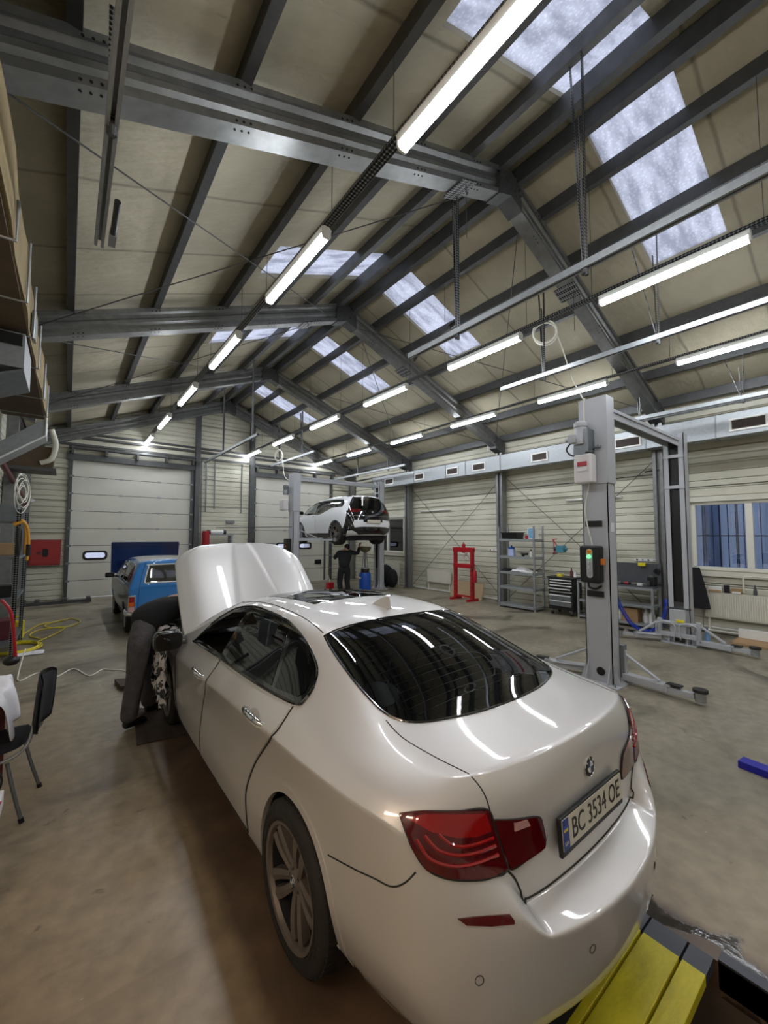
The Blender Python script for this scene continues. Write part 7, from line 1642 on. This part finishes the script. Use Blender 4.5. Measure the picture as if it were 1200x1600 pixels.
# cover film on the fender, rag and mat by the front wheel
t = thing('fender_cover', 'shiny black and white patterned cover hanging over the front wing by the mirror', 'cover', (0, 0, 0)); random.seed(21)
def camo():
    m, nt, p = newmat('black and white splashed film'); N = nt.nodes.new; L = nt.links.new
    tc = N('ShaderNodeTexCoord'); n = N('ShaderNodeTexNoise'); n.inputs['Scale'].default_value = 6; n.inputs['Detail'].default_value = 3; n.inputs['Distortion'].default_value = 1.5; L(tc.outputs['Object'], n.inputs['Vector'])
    r = N('ShaderNodeValToRGB'); L(n.outputs[0], r.inputs[0]); e = r.color_ramp.elements; e[0].position, e[0].color = .48, lin((10, 10, 11)); e[1].position, e[1].color = .52, lin((206, 196, 194)); L(r.outputs[0], p.inputs['Base Color']); p.inputs['Roughness'].default_value = .15
    return m
M['camo'] = camo(); vs = []; n = 22
for i in range(n+1):
    for j in range(n+1):
        y = 4.28+.62*j/n; f = i/n; z = .99-.62*f if f > .2 else 1.0-.1*f; x = CX-1.0-.02*f-.025*math.sin(j*1.1+f*4)*f-.012*math.sin(i*1.7+j*.9)
        if f <= .2: x = CX-.84-(.16)*f/.2
        z += -.05*math.sin(j*.5)*f; vs.append((x, y, z))
MB().add(vs, [(i*(n+1)+j, (i+1)*(n+1)+j, (i+1)*(n+1)+j+1, i*(n+1)+j+1) for i in range(n) for j in range(n)]).build('film', 'camo', t, smooth=True, subd=1, solid=.003, auto=180)
M['mat_d'] = mat('dusty dark mat', (66, 56, 48), .9, 0, .15, 8)
tag(MB().prism([(.58, 4.45), (.98, 4.4), (1.08, 5.0), (.66, 5.4)], .003, .015, 'Z').build('floor_mat', 'mat_d'), 'dark dusty mat on the floor by the front wheel of the white saloon', 'mat')
t = thing('floor_jack', 'dark flat plate lying on the floor behind the bent-over mechanic', 'plate', (.62, 6.2, 0)); MB().prism([(-.06, .25), (.1, .2), (.25, -.2), (-.02, -.1)], .003, .06, 'Z').build('plate_body', 'mat_d', t)
# things between the two sectional doors on the back wall
t = thing('parts_stand', 'grey and red stand with a white roll on it between the two sectional doors', 'stand', (3.9, 15.1, 0))
MB().box(0, .9, 0, .4, 1.93, 1.98).build('stand_top', 'shelfm', t)
for x in (.05, .85): MB().box(x-.03, x+.03, 0, .4, 0, 1.93).build('stand_leg', 'shelfm', t)
MB().box(-.08, .06, -.02, .42, 1.3, 2.1).build('red_side', 'red', t)
t2_ = thing('paper_roll', 'white roll with black ends on the stand between the doors', 'roll', (4.25, 15.25, 2.06)); MB().cyl((-.3, 0, 0), (.3, 0, 0), .075, 16).build('roll', 'white', t2_, smooth=True)
for x in (-.32, .22): MB().cyl((x, 0, 0), (x+.1, 0, 0), .08, 16).build('roll_end', 'black', t2_)
tag(MB().box(4.7, 5.0, 15.62, 15.7, 2.4, 2.5).build('door_control', 'zinc_d'), 'grey control box on the back wall between the two doors', 'box')
for i, (x, za, zb) in enumerate(((3.95, 2.8, 4.7), (4.25, 2.9, 4.7), (5.25, 2.8, 4.7), (3.8, 1.0, 4.7))):
    tag(MB().cyl((x, 15.66, za), (x, 15.66, zb), .02, 8).build('wall_conduit', 'zinc_d'), ('dull conduit on the back wall, second from the left gable post', 'dull conduit on the back wall, third from the left gable post', 'dull conduit on the back wall nearest the right sectional door', 'long dull conduit on the back wall nearest the left gable post')[i], 'conduit', 'conduits between the doors')

# ================================================================ every separate piece of these parts is a part of its own
def split_loose(o):
    me = o.data; bm = bmesh.new(); bm.from_mesh(me); bm.faces.ensure_lookup_table(); seen = set(); groups = []
    for f in bm.faces:
        if f.index in seen: continue
        st_ = [f]; seen.add(f.index); g = []
        while st_:
            x = st_.pop(); g.append(x.index)
            for e in x.edges:
                for y in e.link_faces:
                    if y.index not in seen: seen.add(y.index); st_.append(y)
        groups.append(g)
    bm.free()
    if len(groups) < 2: return
    out = []
    for g in groups:
        idx = {}; vs = []; fs = []
        for fi in g:
            row = []
            for vi in me.polygons[fi].vertices:
                if vi not in idx: idx[vi] = len(vs); vs.append(me.vertices[vi].co[:])
                row.append(idx[vi])
            fs.append(row)
        m2 = bpy.data.meshes.new(o.name.split('.')[0]); m2.from_pydata(vs, [], fs); m2.update()
        for m_ in me.materials: m2.materials.append(m_)
        for p, fi in zip(m2.polygons, g): p.material_index = me.polygons[fi].material_index; p.use_smooth = me.polygons[fi].use_smooth
        out.append(m2)
    o.data = out[0]
    for m2 in out[1:]:
        c = o.copy(); c.data = m2; C.objects.link(c); c.parent = o.parent
for o in [o for o in C.objects if o.type == 'MESH' and o.name.split('.')[0] in ('flange', 'cross_strap', 'gusset', 'end_plate', 'anchor_bolt', 'foot_guard', 'bracket', 'grille_bar')]: split_loose(o)
